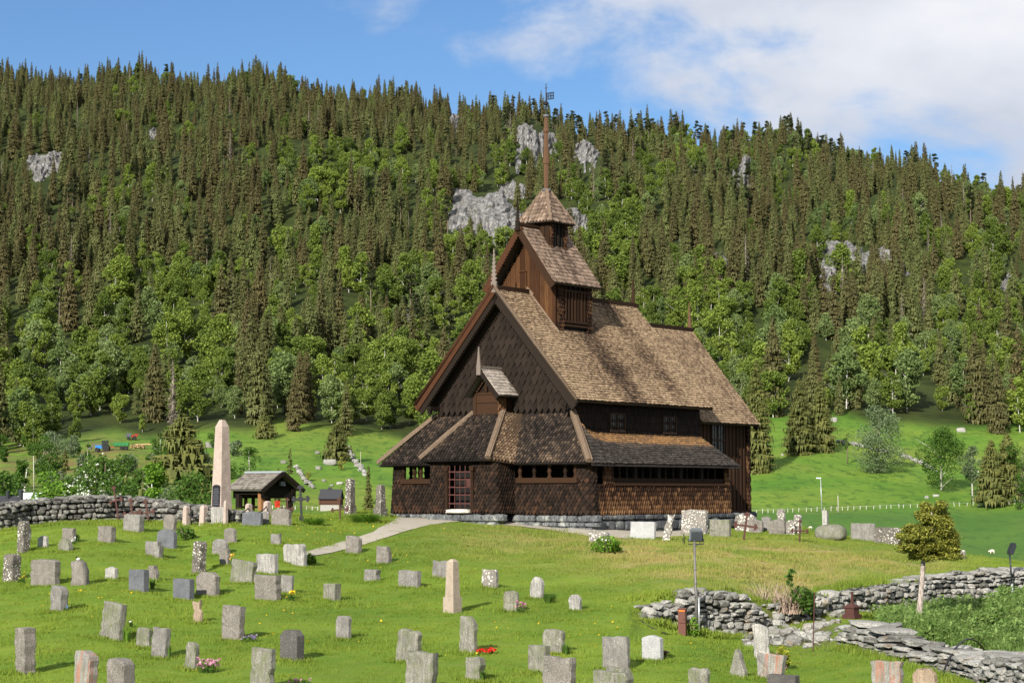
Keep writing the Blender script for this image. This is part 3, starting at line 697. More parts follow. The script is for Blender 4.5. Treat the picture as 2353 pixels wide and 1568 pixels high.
m_ = MB(); m_.box((cx_, .55, 4.97), (.2, 1.4, .1), .6); m_.build('dormer_ridge_board', 'carved_grey', dorm)
for s_ in (-1, 1):
    b_ = barge(s_, -.19, 4.95, (1.0, 3.78), .2, 'tar_dark', 'dormer_bargeboard', dorm, thick=.05); b_.location = (cx_, 0, 0)
# ---- belfry
mb = MB(); hw, y0, y1, zr, ze = 1.45, 2.75, 5.15, 10.5, 8.45
mb.add([(-hw,y0,6.2),(hw,y0,6.2),(hw,y0,ze),(0,y0,zr),(-hw,y0,ze),(-hw,y1,6.2),(hw,y1,6.2),(hw,y1,ze),(0,y1,zr),(-hw,y1,ze)], [(0,1,2,3,4),(9,8,7,6,5),(1,6,7,2),(5,0,4,9)], .1, 0)
x = -hw
while x < hw - .02:                        # upright planks of the west front
    w_ = min(random.uniform(.16, .27), hw - x); zt = ze + (zr - ze) * (1 - min(1, abs(x + w_ / 2) / hw)) - .04
    mb.box((x + w_ / 2, y0 - .02, (6.3 + zt) / 2), (w_ - .012, .05 + random.uniform(-.008, .014), zt - 6.3), random.uniform(.3, 1), 1); x += w_
mb.box((-.25, y0 - .07, 9.05), (.34, .05, .05), .8, 1); mb.box((-.02, y0 - .06, 8.75), (.03, .04, .6), .1, 1)
belfry = cb(mb, 'belfry', ['tar_dark', 'plank_rust'])
mb = MB()
for y in np.linspace(3.32, 4.62, 7): mb.box((1.49, y, 7.55), (.08, .1, 1.25), random.uniform(.3, .9))
mb.box((1.5, 3.97, 8.2), (.1, 1.6, .08), .5); mb.box((1.5, 3.97, 6.93), (.14, 1.6, .09), .6); mb.box((1.5, 3.97, 6.78), (.12, 1.6, .09), .6)
for y in np.linspace(3.3, 4.65, 5): mb.box((1.48, y, 8.35), (.05, .07, .3), .2)
mb.build('louvres', 'tar_brown', belfry)
for (a, b) in ((2.78, 3.18), (4.76, 5.14)):
    mb = MB(); wallskin(mb, [(1.46, a), (1.46, b)], .02, 6.35, 8.4, .15, .16, .08, flare=0, rf=lambda u, v: .3 + random.uniform(-.25, .4), shape='point', lift=.05); mb.build('corner_shingles', 'shingle_gold', belfry)
mb = MB(); roof_patch(mb, ((1.78, 2.14, 8.42), (1.78, 5.42, 8.42), (0, 5.42, 10.86), (0, 2.14, 10.86)), .15, .2, .06, 'round', lambda u, v: .78 + random.uniform(-.4, .25) - .2 * (1.4 < u < 2.3) * (v > .5), t=.08)
slab(mb, (-1.78, 5.42, 8.42), (-1.78, 2.14, 8.42), (0, 2.14, 10.86), (0, 5.42, 10.86), t=.08)
wood('shingle_rose', [(.0, (.030, .022, .018)), (.4, (.11, .078, .058)), (.7, (.20, .145, .108)), (1., (.31, .235, .18))])
broof = mb.build('belfry_roof', 'shingle_rose', belfry)
for s_ in (-1, 1):
    barge(s_, 2.08, 10.9, (1.86, 8.34), .3, 'rake_red' if s_ < 0 else 'tar_brown', 'belfry_bargeboard', belfry, thick=.06)
    m_ = MB(); m_.beam((s_ * .95, 2.45, 9.3), (s_ * 1.05, 2.1, 9.3), .07, .07, .4); m_.beam((s_ * .3, 2.45, 10.05), (s_ * .3, 2.1, 10.05), .07, .07, .4); m_.build('purlin_end', 'tar_brown', belfry)
m_ = MB(); m_.box((0, 2.75, 10.92), (.2, 1.3, .12), .5); m_.box((0, 5.0, 10.9), (.18, .8, .1), .5); m_.build('belfry_ridge_board', 'tar_brown', belfry)
m_ = MB(); m_.tube([(1.62, 2.72, 6.42), (.15, 2.72, 8.12)], .06, 6, .7); m_.tube([(-1.62, 2.72, 6.42), (-.15, 2.72, 8.12)], .06, 6, .7); m_.beam((-.0, 2.7, 8.35), (.32, 2.7, 8.05), .08, .1, .8); m_.build('flashing_board', 'log_pale', belfry)
# ---- ridge turret and spire
mb = MB(); mb.box((0, 4.0, 10.45), (1.16, 1.16, 1.4), .1, 0)
for x in np.linspace(-.5, .5, 5): mb.box((x, 3.41, 10.6), (.22, .04, 1.1), random.uniform(.2, .6), 1)
for y in np.linspace(3.78, 4.3, 3): mb.box((.6, y, 10.6), (.05, .1, 1.0), .5, 0)
tur = cb(mb, 'ridge_turret', ['tar_dark', 'tar_brown'])
for (a, b) in ((3.42, 3.64), (4.38, 4.6)):
    m_ = MB(); wallskin(m_, [(.6, a), (.6, b)], .02, 10.02, 11.1, .13, .14, .08, flare=0, rf=lambda u, v: random.uniform(.2, .8), lift=.04); m_.build('corner_shingles', 'shingle_gold', tur)
mb = MB(); b_, zb_, za, s_ = .87, 11.08, 12.52, .1
C4 = [(-b_, 4 - b_, zb_), (b_, 4 - b_, zb_), (b_, 4 + b_, zb_), (-b_, 4 + b_, zb_)]; T4 = [(-s_, 4 - s_, za), (s_, 4 - s_, za), (s_, 4 + s_, za), (-s_, 4 + s_, za)]
for i in range(4):
    j = (i + 1) % 4; roof_patch(mb, (C4[i], C4[j], T4[j], T4[i]), .17, .2, .08, 'point' if i == 0 else 'round', lambda u, v: .72 + random.uniform(-.35, .28), t=.05)
troof = mb.build('turret_roof', 'shingle_rose', tur)
m_ = MB()
for i in range(4): m_.beam(np.array(C4[i]) * (1, 1, 1) + (0, 0, .03), np.array(T4[i]) + (0, 0, .05), .13, .07, .7)
m_.build('turret_hip_boards', 'log_pale', tur)
m_ = MB(); m_.lathe([(.2, 0), (.22, .06), (.15, .1)], 8, (0, 4, 12.5), .5); m_.build('lead_collar', 'lead', tur)
m_ = MB(); m_.lathe([(.10, 0), (.105, .5), (.115, 1.08), (.15, 1.12), (.135, 1.18), (.125, 1.4), (.095, 2.4), (.135, 2.44), (.135, 2.52), (.10, 2.6), (.075, 3.08)], 6, (0, 4, 12.55), .6)
spire = cb(m_, 'spire', 'spire_wood')
m_ = MB(); m_.lathe([(.12, 0), (.13, .05), (.1, .09)], 8, (0, 4, 15.63), .5); m_.build('spire_cap', 'lead', spire)
m_ = MB(); m_.tube([(0, 4, 15.7), (0, 4, 17.05)], [.035, .016], 6, .5); m_.lathe([(.02, 0), (.1, .05), (.12, .12), (.05, .2), (.03, .26)], 8, (0, 4, 16.1), .5); m_.box((0, 4, 16.85), (.14, .02, .02), .5); m_.build('spire_rod', 'iron_black', spire)
m_ = MB()
for (a, b, c, d) in ((.03, 16.62, .38, .035), (.03, 16.36, .38, .035), (.03, 16.49, .38, .025)): m_.box((a + c / 2, 4, b), (c, .02, d), .5)
for k in range(5): m_.box((.05 + k * .085, 4, 16.49), (.03, .02, .28), .5)
m_.build('weather_vane', 'iron_black', spire)
# ---- carved finials
def finial(c, h, w_, mat):
    mb = MB(); n = 9; L_, R_ = [], []
    for i in range(n * 4 + 1):
        t = i / (n * 4); r = w_ * (1 - .88 * t) * (1 + .45 * math.sin(i * math.pi / 2)); R_.append((r, t * h)); L_.append((-r, t * h))
    mb.prism(R_ + L_[::-1], ((c[0], c[1] - .03, c[2]), (1, 0, 0), (0, 0, 1), (0, -1, 0)), .05, .6)
    mb.beam((c[0], c[1], c[2] - .35), (c[0], c[1], c[2] + .05), w_ * 2.2, .08, .5, up=(0, 1, 0))
    return cb(mb, 'finial', mat)
finial((0, .52, 8.35), 1.42, .12, 'carved_grey'); finial((cx_, -.2, 5.0), .78, .09, 'carved_grey'); finial((0, 2.06, 11.0), 1.05, .085, 'tar_dark')
finial((0, 10.35, 8.2), 1.2, .1, 'tar_brown'); finial((0, 14.9, 7.45), 1.25, .1, 'spire_wood'); finial((0, 5.4, 10.9), .75, .07, 'tar_dark')
# ---- windows
def window(x, ya, yb, za, zb, cols, rws, mull):
    fr = MB(); xw = x + .05
    for y in (ya, yb, (ya + yb) / 2): fr.box((xw, y, (za + zb) / 2), (.07, .06, zb - za + .06), .5)
    for z in (za, zb): fr.box((xw, (ya + yb) / 2, z), (.075, yb - ya + .05, .06), .5)
    if mull: fr.box((xw + .003, (ya + yb) / 2, za + (zb - za) * .5), (.08, yb - ya, .08), .5)
    fo = cb(fr, 'window', 'window_frame')
    gl = MB(); gl.box((x + .03, (ya + yb) / 2, (za + zb) / 2), (.02, yb - ya - .06, zb - za - .06), .5); gl.build('pane', 'window_glass', fo)
    ld = MB()
    for k in range(1, cols): ld.box((x + .05, ya + (yb - ya) * k / cols, (za + zb) / 2), (.02, .016, zb - za - .06), .5)
    for k in range(1, rws): ld.box((x + .051, (ya + yb) / 2, za + (zb - za) * k / rws), (.02, yb - ya - .06, .016), .5)
    ld.build('glazing_bars', 'window_frame', fo)
window(3.45, 3.6, 4.6, 2.45, 3.15, 6, 4, False); window(3.45, 7.42, 8.38, 2.45, 3.13, 6, 4, False); window(3.02, 11.85, 12.85, 1.6, 2.95, 4, 3, True)
# ================================================================ gravestones, crosses and monuments
def stone_mat(name, a, b, lichen=.0, spot=9, streak=.4, moss=.0, red=0., grain=.5, rough=.9, dark=(.05, .048, .045)):
    g = NT(name); tc = g.n('ShaderNodeTexCoord'); va = g.n('ShaderNodeVectorMath', operation='ADD'); g.l(tc.outputs['Object'], va.inputs[0])
    cm = g.n('ShaderNodeCombineXYZ'); r = g.objrnd()
    for k, f in enumerate((37., 53., 11.)): g.l(g.math('MULTIPLY', r, f), cm.inputs[k])
    g.l(cm.outputs[0], va.inputs[1]); P = va.outputs[0]
    def mp(s):
        m = g.n('ShaderNodeMapping'); m.inputs['Scale'].default_value = s; g.l(P, m.inputs[0]); return m.outputs[0]
    n1 = g.noise(P, 3.5, 6, .65); n2 = g.noise(P, 45, 4, .7)
    c = g.mix(g.ramp(n1, [(.33, 0.), (.66, 1.)]), a, b)
    c = g.mix(.22, c, g.mix(r, (.75, .75, .75), (1.0, .98, .95)), 'MULTIPLY')
    c = g.mix(g.math('MULTIPLY', g.ramp(n2, [(.35, 1.), (.55, 0.)]), grain), c, dark)
    c = g.mix(g.math('MULTIPLY', g.ramp(n2, [(.56, 0.), (.68, 1.)]), grain * .6), c, (.5, .49, .46))
    if streak: c = g.mix(g.math('MULTIPLY', g.ramp(g.noise(mp((9, 9, .7)), 2.2, 5, .7), [(.45, 0.), (.66, 1.)]), streak), c, dark)
    if moss: c = g.mix(g.math('MULTIPLY', g.ramp(g.noise(mp((3, 3, 2)), 2, 6, .7), [(.45, 0.), (.65, 1.)]), moss), c, (.10, .12, .045))
    if red: c = g.mix(g.math('MULTIPLY', g.ramp(g.noise(mp((6.5, 6.5, .35)), 1.6, 4, .6), [(.52, 0.), (.6, 1.)]), red), c, (.34, .115, .065))
    if lichen:
        vo = g.voro(P, spot); d = g.math('ADD', vo.outputs['Distance'], g.math('MULTIPLY', g.math('SUBTRACT', n2, .5), .25))
        sel = g.ramp(g.n('ShaderNodeSeparateColor').outputs[0], [(0, 0.), (1, 1.)])
        sc = g.t.nodes[-2]; g.l(vo.outputs['Color'], sc.inputs[0]) if sc.bl_idname == 'ShaderNodeSeparateColor' else None
        th = g.math('MULTIPLY', g.ramp(g.noise(P, 2.1, 4, .6), [(.3, .12), (.65, .62)]), lichen)
        m = g.math('GREATER_THAN', th, d); c = g.mix(m, c, g.mix(n1, (.40, .39, .34), (.62, .61, .55)))
    g.color(c); g.bump(g.math('ADD', n1, g.math('MULTIPLY', n2, .35)), .9, .03); g.set(rough=rough, spec=.15)
stone_mat('st_grey', (.155, .148, .138), (.25, .24, .222), lichen=.1)
stone_mat('st_pale', (.27, .262, .248), (.42, .41, .385), lichen=.1, streak=.6)
stone_mat('st_slate', (.085, .092, .108), (.135, .143, .160), streak=.15, grain=.35)
stone_mat('st_dark', (.062, .058, .056), (.105, .098, .094), streak=.3, grain=.5)
stone_mat('st_brown', (.155, .140, .124), (.24, .218, .195), lichen=.08, streak=.25, grain=.7)
stone_mat('st_lichen', (.085, .075, .065), (.17, .152, .132), lichen=.62, spot=13)
stone_mat('st_white', (.17, .155, .14), (.27, .25, .225), lichen=.82, spot=12)
stone_mat('st_moss', (.155, .15, .128), (.27, .262, .225), lichen=.12, moss=.65, streak=.55)
stone_mat('st_red', (.21, .20, .185), (.32, .31, .285), moss=.3, streak=.5, red=.6)
stone_mat('st_new', (.32, .325, .33), (.40, .405, .41), streak=.08, grain=.35)
stone_mat('st_sand', (.27, .20, .14), (.34, .26, .19), streak=.2)
stone_mat('st_pink', (.34, .275, .24), (.43, .355, .31), streak=.12, grain=.45, dark=(.15, .10, .085))
stone_mat('st_tan', (.27, .225, .18), (.355, .295, .24), lichen=.2, streak=.1, grain=.35, dark=(.16, .12, .09))
GA = G
def outline(shape, w, h, jit):
    def arc(n, f): return [f(i / n) for i in range(n + 1)]
    a = w / 2; P = [(-a, -.18), (a, -.18)]
    if shape == 'rect': P += [(a, h), (-a, h)]
    elif shape == 'soft': P += [(a, h - .09)] + arc(3, lambda t: (a - .09 + .09 * math.cos(t * math.pi / 2), h - .09 + .09 * math.sin(t * math.pi / 2)))[1:] + arc(3, lambda t: (-a + .09 - .09 * math.sin(t * math.pi / 2), h - .09 + .09 * math.cos(t * math.pi / 2)))
    elif shape == 'round': P += [(a, h * .72)] + arc(8, lambda t: (a * math.cos(t * math.pi) * .98, h * .72 + h * .28 * math.sin(t * math.pi) ** .75)) + [(-a, h * .72)]
    elif shape == 'arch': P += arc(8, lambda t: (a * (1 - 2 * t), h - .13 * w + .13 * w * math.sin(t * math.pi)))
    elif shape == 'low': P += arc(6, lambda t: (a * (1 - 2 * t), h - .06 * w + .06 * w * math.sin(t * math.pi)))
    elif shape == 'gothic': P += [(a, h * .62), (a * .92, h * .78), (a * .55, h * .95), (a * .2, h), (-a * .2, h), (-a * .55, h * .95), (-a * .92, h * .78), (-a, h * .62)]
    elif shape == 'peak': P += [(a, h * .8), (0, h), (-a, h * .8)]
    elif shape == 'clip': P += [(a, h * .82), (a * .55, h), (-a * .55, h), (-a, h * .82)]
    elif shape == 'step': P += [(a, h * .72), (a * .72, h * .72), (a * .72, h), (-a, h)]
    elif shape == 'shoulder': P += [(a, h * .75), (a * .62, h * .75), (a * .62, h), (-a * .62, h), (-a * .62, h * .75), (-a, h * .75)]
    elif shape == 'taper': P = [(-a * .8, -.18), (a * .8, -.18), (a, h), (-a, h * .97)]
    elif shape == 'pill': P += [(a * .86, h * .93), (a * .5, h), (-a * .5, h), (-a * .88, h * .95)]
    elif shape == 'tri': P += [(a * .9, h * .15), (a * .42, h * .8), (a * .12, h), (-a * .15, h * .97), (-a * .5, h * .5), (-a * .9, h * .12)]
    elif shape == 'slope': P += [(a, h * .62), (a * .55, h * .92), (a * .1, h), (-a, h * .98)]
    elif shape == 'ragged': P += [(a, h * .45), (a * .55, h * .6), (a * .7, h), (a * .1, h * .86), (-a, h * .9)]
    elif shape == 'natural': P += [(a, h * .2), (a * .8, h * .7), (a * .45, h * .95), (0, h), (-a * .6, h * .93), (-a * .9, h * .5)]
    elif shape == 'wave': P += [(a, h * .78), (a * .85, h * .86), (a * .5, h * .93), (-a * .2, h), (-a, h * .98)]
    Q = []
    for i in range(len(P)):
        p, q = P[i], P[(i + 1) % len(P)]; L = math.hypot(q[0] - p[0], q[1] - p[1]); n = max(1, int(L / .11))
        for k in range(n):
            t = k / n; s = jit if (k or jit > .02) else jit * .5
            Q.append((p[0] + (q[0] - p[0]) * t + random.gauss(0, s), p[1] + (q[1] - p[1]) * t + random.gauss(0, s)))
    return Q
def slabstone(mb, w, h, t, shape, jit=.008, bev=.02, r=.5):
    O = np.array(outline(shape, w, h, jit)); c = O.mean(0); N_ = len(O); V = []
    ys = [-t/2, -t/2 + bev, t * .0, t/2 - bev, t/2]
    for k, y in enumerate(ys):
        d = O - c; L = np.linalg.norm(d, axis=1)[:, None]; ins = (bev if k in (0, 4) else 0)
        q = c + d * (1 - ins / L)
        yy = np.full(N_, y) + (np.random.default_rng(int(w * 1e4) + k).normal(0, jit * .8, N_) if jit > .01 else 0)
        V.append(np.stack([q[:, 0], yy, q[:, 1]], 1))
    V = np.concatenate(V + [[(c[0], -t/2 - (.01 if jit > .012 else 0), c[1]), (c[0], t/2, c[1])]])
    fs = []
    for k in range(4):
        for i in range(N_):
            j = (i + 1) % N_; fs.append((k*N_+i, k*N_+j, (k+1)*N_+j, (k+1)*N_+i))
    for i in range(N_):
        j = (i + 1) % N_; fs.append((5*N_, j, i)); fs.append((5*N_+1, 4*N_+i, 4*N_+j))
    mb.add(V, fs, r)
def place_box(xl, xr, yt, yb, k, yaw=0., D0=24., dv=None):
    """ground point, width, height and thickness of an upright slab seen between these picture limits"""
    P = hit((xl + xr) / 2, yb - 3, D0); S_ = F / P.y; be = GA + math.radians(yaw)
    W = (xr - xl) / S_; w = W / (math.cos(be) + k * math.sin(abs(be))); h = (yb - yt) / S_
    t = w * k
    P = P + Vector((math.sin(be), math.cos(be), 0)) * t * .5
    P.z = zat(P.x, P.y); return P, w, h + .03, t, be
GS = 'gravestones standing in the churchyard grass'
BASES = []
STONES = [
 (29.5,61,1204,1276,'pill','st_lichen',.75,0,1,'tall narrow pillar stone speckled with white lichen near the left edge'),
 (58,69.5,1220,1250,'rect','st_grey',.5,0,0,'thin grey stone half hidden behind the tall lichen pillar at the far left'),
 (82,110,1234,1262,'peak','st_pale',.35,0,-2,'small pale stone with a pointed top right of the tall lichen pillar'),
 (137,173,1218.5,1249,'rect','st_brown',.3,0,1,'low brown grey block behind a pale uneven stone and white daffodils'),
 (125,164,1242,1268.5,'natural','st_moss',.4,0,3,'low pale uneven stone with sloping sides beside white daffodils'),
 (214.5,262,1214.5,1249.5,'rect','st_brown',.28,0,2,'brown rough rectangular slab standing alone below the left drystone wall'),
 (273.5,326.5,1186,1223.5,'soft','st_grey',.3,0,0,'broad weathered grey stone in front of the leaning rusty crosses'),
 (369,403,1187,1222,'clip','st_brown',.3,0,1,'brown stone with clipped shoulders right behind the dark slate arch'),
 (353,404,1220.5,1262.5,'round','st_slate',.2,0,2,'smooth dark slate stone with rounded top at left'),
 (325.5,372,1248,1281,'step','st_grey',.3,0,0,'grey stone with stepped notch at right shoulder before the dark slate arch'),
 (430,465.5,1250,1321.5,'pill','st_lichen',.7,0,2,'tall square lichen spotted pillar in the middle of the left graves'),
 (-6,38,1279.5,1340,'pill','st_lichen',.7,0,0,'dark rounded pillar stone cut by the left edge of the photo'),
 (58,135,1293,1348,'soft','st_brown',.22,0,1,'wide grey granite slab with rounded corners near the left edge'),
 (235.5,269.5,1306,1333,'peak','st_pale',.35,0,-1,'small pale pointed stone alone in the grass left of two slate blocks'),
 (287,338,1314,1361.5,'rect','st_slate',.3,0,0,'blue grey slate block with pale flecks, left one of two'),
 (331,363,1304,1334,'shoulder','st_brown',.35,0,0,'small grey stone with a raised middle behind the left slate block'),
 (389.5,442,1335.5,1380,'rect','st_slate',.3,0,1,'blue grey slate block beside a brown granite stone'),
 (441,501,1321,1370.5,'clip','st_brown',.25,0,0,'brown granite stone with clipped top corners right of a slate block'),
 (104,147.5,1351.5,1407,'wave','st_grey',.55,6,0,'grey stone split in two tones with blue flowers at its foot, at lower left'),
 (218.5,279.5,1390,1470,'rect','st_moss',.25,0,7,'tall grey slab leaning to the right beside a white flower'),
 (306,346,1448,1488.5,'soft','st_moss',.3,0,0,'low pale stone just left of and behind a taller grey stone'),
 (338,384.5,1448,1512,'rect','st_grey',.3,4,3,'grey slab standing in front of a low pale stone at lower left'),
 (439,465.5,1382,1432.5,'ragged','st_sand',.25,0,0,'thin sandstone slab with a ragged broken top'),
 (19,70,1449,1549,'rect','st_brown',.75,6,0,'tall square brown pillar casting a broad shadow at the lower left'),
 (153.5,213,1503,1590,'wave','st_red',.5,4,3,'grey stone with red streaks and a rounded top at the bottom left edge'),
 (229,297.5,1523,1600,'soft','st_brown',.55,6,1,'thick brown grey block with flat top at the bottom edge left'),
 (418,452,1482.5,1540,'soft','st_moss',.45,0,0,'narrow pale mossy stone beside pink flowers'),
 (478.5,522.5,1170.5,1206.5,'rect','st_pale',.2,0,0,'whitish square slab directly in front of the big obelisk'),
 (550.5,602,1179.5,1211,'low','st_slate',.15,0,0,'dark grey slab with a gently curved top right of the big obelisk'),
 (596,618,1178.5,1208,'low','st_grey',.15,0,0,'narrow green grey slab squeezed between two curved stones right of the big obelisk'),
 (617,668,1172.5,1209.5,'arch','st_brown',.22,0,1,'broad brown stone with rounded top in front of the roofed gate'),
 (510,542,1220,1250.5,'soft','st_brown',.3,0,-2,'brown rough square stone on the grass below the big obelisk'),
 (618,645,1230.5,1254.5,'rect','st_grey',.3,0,-2,'very small grey block alone on the grass left of the path'),
 (480.5,522.5,1243.5,1276.5,'gothic','st_grey',.25,0,0,'grey stone with a rounded arched top beside the lichen pillar'),
 (498,528,1266,1302,'taper','st_brown',.3,0,0,'narrow brown stone with orange daffodils in front of the rounded arch stone'),
 (520,584,1293.5,1341.5,'rect','st_moss',.22,0,6,'wide pale grey slab tilted sideways, left of a whiter slab'),
 (582,637,1278,1319.5,'rect','st_pale',.22,0,0,'whitish rough slab between a tilted grey slab and the path'),
 (645,702,1254,1299,'soft','st_pale',.2,0,0,'whitish broad slab right at the lower end of the gravel path'),
 (786.5,827,1235.5,1275,'wave','st_brown',.35,0,0,'brown stone with a sloping curved top standing at the edge of the path'),
 (859,896,1261,1298,'step','st_brown',.35,0,1,'brown stone with a small notch at top right below the path'),
 (576,642,1327,1381.5,'rect','st_brown',.25,0,0,'big square brown stone in front of yellow flowers'),
 (640,673,1327,1365,'rect','st_grey',.25,0,0,'grey stone just behind the big square brown stone'),
 (733.5,776,1346.5,1381.5,'rect','st_moss',.6,4,0,'low squat grey block with a green streaked corner and tall grass'),
 (830.5,869.5,1314,1339.5,'rect','st_grey',.4,0,0,'low grey block left of a longer grey slab in the middle'),
 (907.5,962.5,1316.5,1351.5,'rect','st_grey',.25,0,0,'long low grey slab left of the small tan obelisk'),
 (990,1030,1293,1330,'rect','st_grey',.2,0,1,'grey slab partly hidden behind the small tan obelisk'),
 (1103,1141.5,1313,1353,'rect','st_white',.28,0,0,'square stone mottled with white lichen right of the small tan obelisk'),
 (1152.5,1188.5,1363,1406.5,'soft','st_moss',.3,0,0,'rough grey stone beside a small pink flower plant'),
 (1212.5,1246.5,1331,1377,'gothic','st_pale',.4,0,0,'tall pale stone with arched top next to a green grass tuft'),
 (1302,1334,1371,1404.5,'gothic','st_pale',.35,0,0,'small pale round topped stone alone on the right of the slope'),
 (498.5,556,1399,1472.5,'rect','st_brown',.3,0,3,'tall rough brown slab with purple flowers at its foot'),
 (632.5,691,1455,1518.5,'clip','st_dark',.42,0,0,'dark brown smooth stone with sloping shoulders'),
 (564.5,625,1496.5,1590,'rect','st_moss',.28,0,1,'big brown slab with mossy top at the bottom edge'),
 (766,805,1421,1469.5,'soft','st_grey',.3,0,1,'grey stone with rounded corners standing alone in the lower middle'),
 (902.5,962,1453.5,1521.5,'soft','st_moss',.3,0,4,'grey rounded slab leaning slightly, behind a larger mossy one'),
 (921.5,997.5,1505.5,1595,'rect','st_moss',.3,0,2,'large mossy grey slab overlapping the leaning rounded slab'),
 (1049,1092,1422,1502,'slope','st_moss',.35,0,2,'tall rough stone with a slanting top beside red flowers'),
 (1061.5,1106.5,1517,1565,'rect','st_moss',.5,6,0,'low square grey stone with grass growing against it'),
 (1241,1293.5,1453,1502,'soft','st_moss',.3,0,2,'streaked grey stone behind two others in the lower middle'),
 (1206.5,1258,1490,1545.5,'rect','st_moss',.4,4,0,'dark streaked stone with a whitish foot, left of a large brown slab'),
 (1240,1316,1516,1595,'rect','st_brown',.25,0,0,'large brown slab at the bottom edge right of the dark streaked stone'),
 (1352.5,1444,1551,1610,'rect','st_moss',.3,0,0,'low wide rough stone at the bottom edge below the tall grey slab'),
 (1383,1444.5,1539.5,1600,'soft','st_moss',.3,0,0,'lichen stained stone between the low wide stone and the tall grey slab'),
 (1380.5,1443.5,1470,1540.5,'rect','st_grey',.2,0,-2,'tall grey slab with crisp edges left of the new light stone'),
 (1471,1519.5,1466,1519,'arch','st_new',.3,0,0,'new light grey granite stone with arched top'),
 (1668,1713.5,1497,1556.5,'tri','st_moss',.4,0,-3,'triangular natural stone narrowing to a blunt tip'),
 (1731.5,1798,1508,1566,'taper','st_red',.25,0,4,'red striped stone in front of the tall pale broken slab'),
 (1576,1627.5,1541.5,1605,'soft','st_moss',.3,0,0,'speckled stone with rounded corners cut by the bottom edge right of centre'),
 (1760,1831,1557,1610,'rect','st_dark',.3,0,0,'dark flat topped block at the bottom edge in front of the red striped stone'),
 (1998,2070,1525,1605,'taper','st_red',.22,0,0,'broad stone with a single red streak at the bottom right'),
 (2094,2148,1542.5,1605,'clip','st_sand',.3,0,0,'brown patched stone at the bottom right, rightmost on the lawn'),
 (1348,1396.5,1224,1250.5,'wave','st_white',.4,0,0,'low lichen covered stone behind a bright green bush'),
 (1446,1503,1203,1241,'rect','st_new',.12,0,0,'clean light granite rectangle in front of the church foundation'),
 (1562,1622,1176,1231,'soft','st_white',.18,0,0,'large stone thickly spotted with white lichen beside the church'),
 (1628,1676,1197.5,1237,'rect','st_moss',.2,0,1,'mossy grey slab right of the large white spotted stone'),
 (1686,1735,1183,1224,'gothic','st_white',.2,0,0,'broad arched lichen stone behind the leaning iron cross'),
 (1718,1750.5,1198,1228,'arch','st_brown',.25,0,2,'small brown rounded stone just right of the leaning iron cross'),
 (1747,1769.5,1191,1224,'arch','st_grey',.25,0,0,'narrow grey stone with lichened rounded cap between two brown ones'),
 (1781.5,1803.5,1174,1226,'pill','st_white',.5,0,0,'tall lichen pillar rising behind the other stones right of the church'),
 (1763,1803.5,1197,1231,'peak','st_brown',.3,0,0,'brown stone with pointed top in front of the tall lichen pillar'),
 (1819,1839.5,1186.5,1231,'pill','st_white',.6,0,0,'short lichen pillar behind the thin iron cross'),
 (1803,1825,1199,1232.5,'gothic','st_white',.35,0,0,'lichen stone with sloped shoulders left of the thin iron cross'),
 (1955.5,2007,1206.5,1244,'rect','st_grey',.1,0,0,'smooth grey rectangle right of the boulder monument'),
 (2008,2066,1216,1253,'rect','st_lichen',.15,0,0,'lichen speckled rectangle partly behind the juniper tree'),
]
for (xl, xr, yt, yb, sh, mt, k, yaw, lean, lab) in STONES:
    yawj = yaw + random.uniform(-4, 4)
    P, w, h, t, be = place_box(xl, xr, yt, yb, k, yawj)
    mb = MB(); rough = mt not in ('st_slate', 'st_new', 'st_dark')
    slabstone(mb, w, h, t, sh, .011 if rough else .002, .02 if rough else .008)
    o = mb.build('gravestone', mt, smooth=False)
    BASES.append((P.x, P.y, w, t, be)); o.location = P; o.rotation_euler = (math.radians(random.uniform(-3, 2)), math.radians(lean), -be)
    tag(o, lab, 'gravestone', GS)
# leaning thin stone, boulder head stones
def at_px(px, py, D0=24.): return hit(px, py, D0)
P = at_px(1529, 1241); S_ = F / P.y; mb = MB(); slabstone(mb, 18 / S_, 66 / S_, .09, 'ragged', .012, .02); o = mb.build('gravestone', 'st_white'); o.location = P; o.rotation_euler = (0, math.radians(15), -.25); tag(o, 'thin pale lichen slab leaning far to the right by the church', 'gravestone', GS)
P = at_px(1750, 1513); S_ = F / P.y; mb = MB(); slabstone(mb, 36 / S_, 80 / S_, .11, 'wave', .010, .015); o = mb.build('gravestone', 'st_pale'); o.location = P; o.rotation_euler = (0, -.03, -.2); tag(o, 'tall thin pale slab with a crack, behind the red striped stone', 'gravestone', GS)
P = at_px(184, 1342); S_ = F / P.y; mb = MB(); slabstone(mb, 38 / S_, 54 / S_, .32, 'slope', .02, .06); o = mb.build('gravestone', 'st_brown', smooth=True); o.location = P; o.rotation_euler = (0, 0, -.35); tag(o, 'uneven boulder headstone with sloping dark flank and a bird on its tip', 'gravestone', GS); top = P + Vector((-.06, 0, 54 / S_))
mb = MB(); v, f = ico(2)
mb.add(v * (.055, .04, .04) + np.array((0, 0, .05)), f, .8); mb.add(v * (.026, .026, .026) + np.array((-.05, 0, .095)), f, .1); mb.beam((.05, 0, .05), (.13, 0, .03), .03, .012, .1); mb.beam((-.07, 0, .095), (-.095, 0, .09), .01, .01, .1); mb.beam((0, .01, .03), (0, .01, -.02), .008, .008, .1); mb.beam((0, -.01, .03), (0, -.01, -.02), .008, .008, .1)
g = NT('feathers'); g.color(g.ramp(g.attr('rnd'), [(.3, (.02, .02, .022)), (.6, (.6, .6, .6))])); o = mb.build('bird', 'feathers', smooth=True); o.location = top; o.rotation_euler = (0, 0, .5); tag(o, 'small black and white bird perched on the uneven boulder headstone', 'bird')
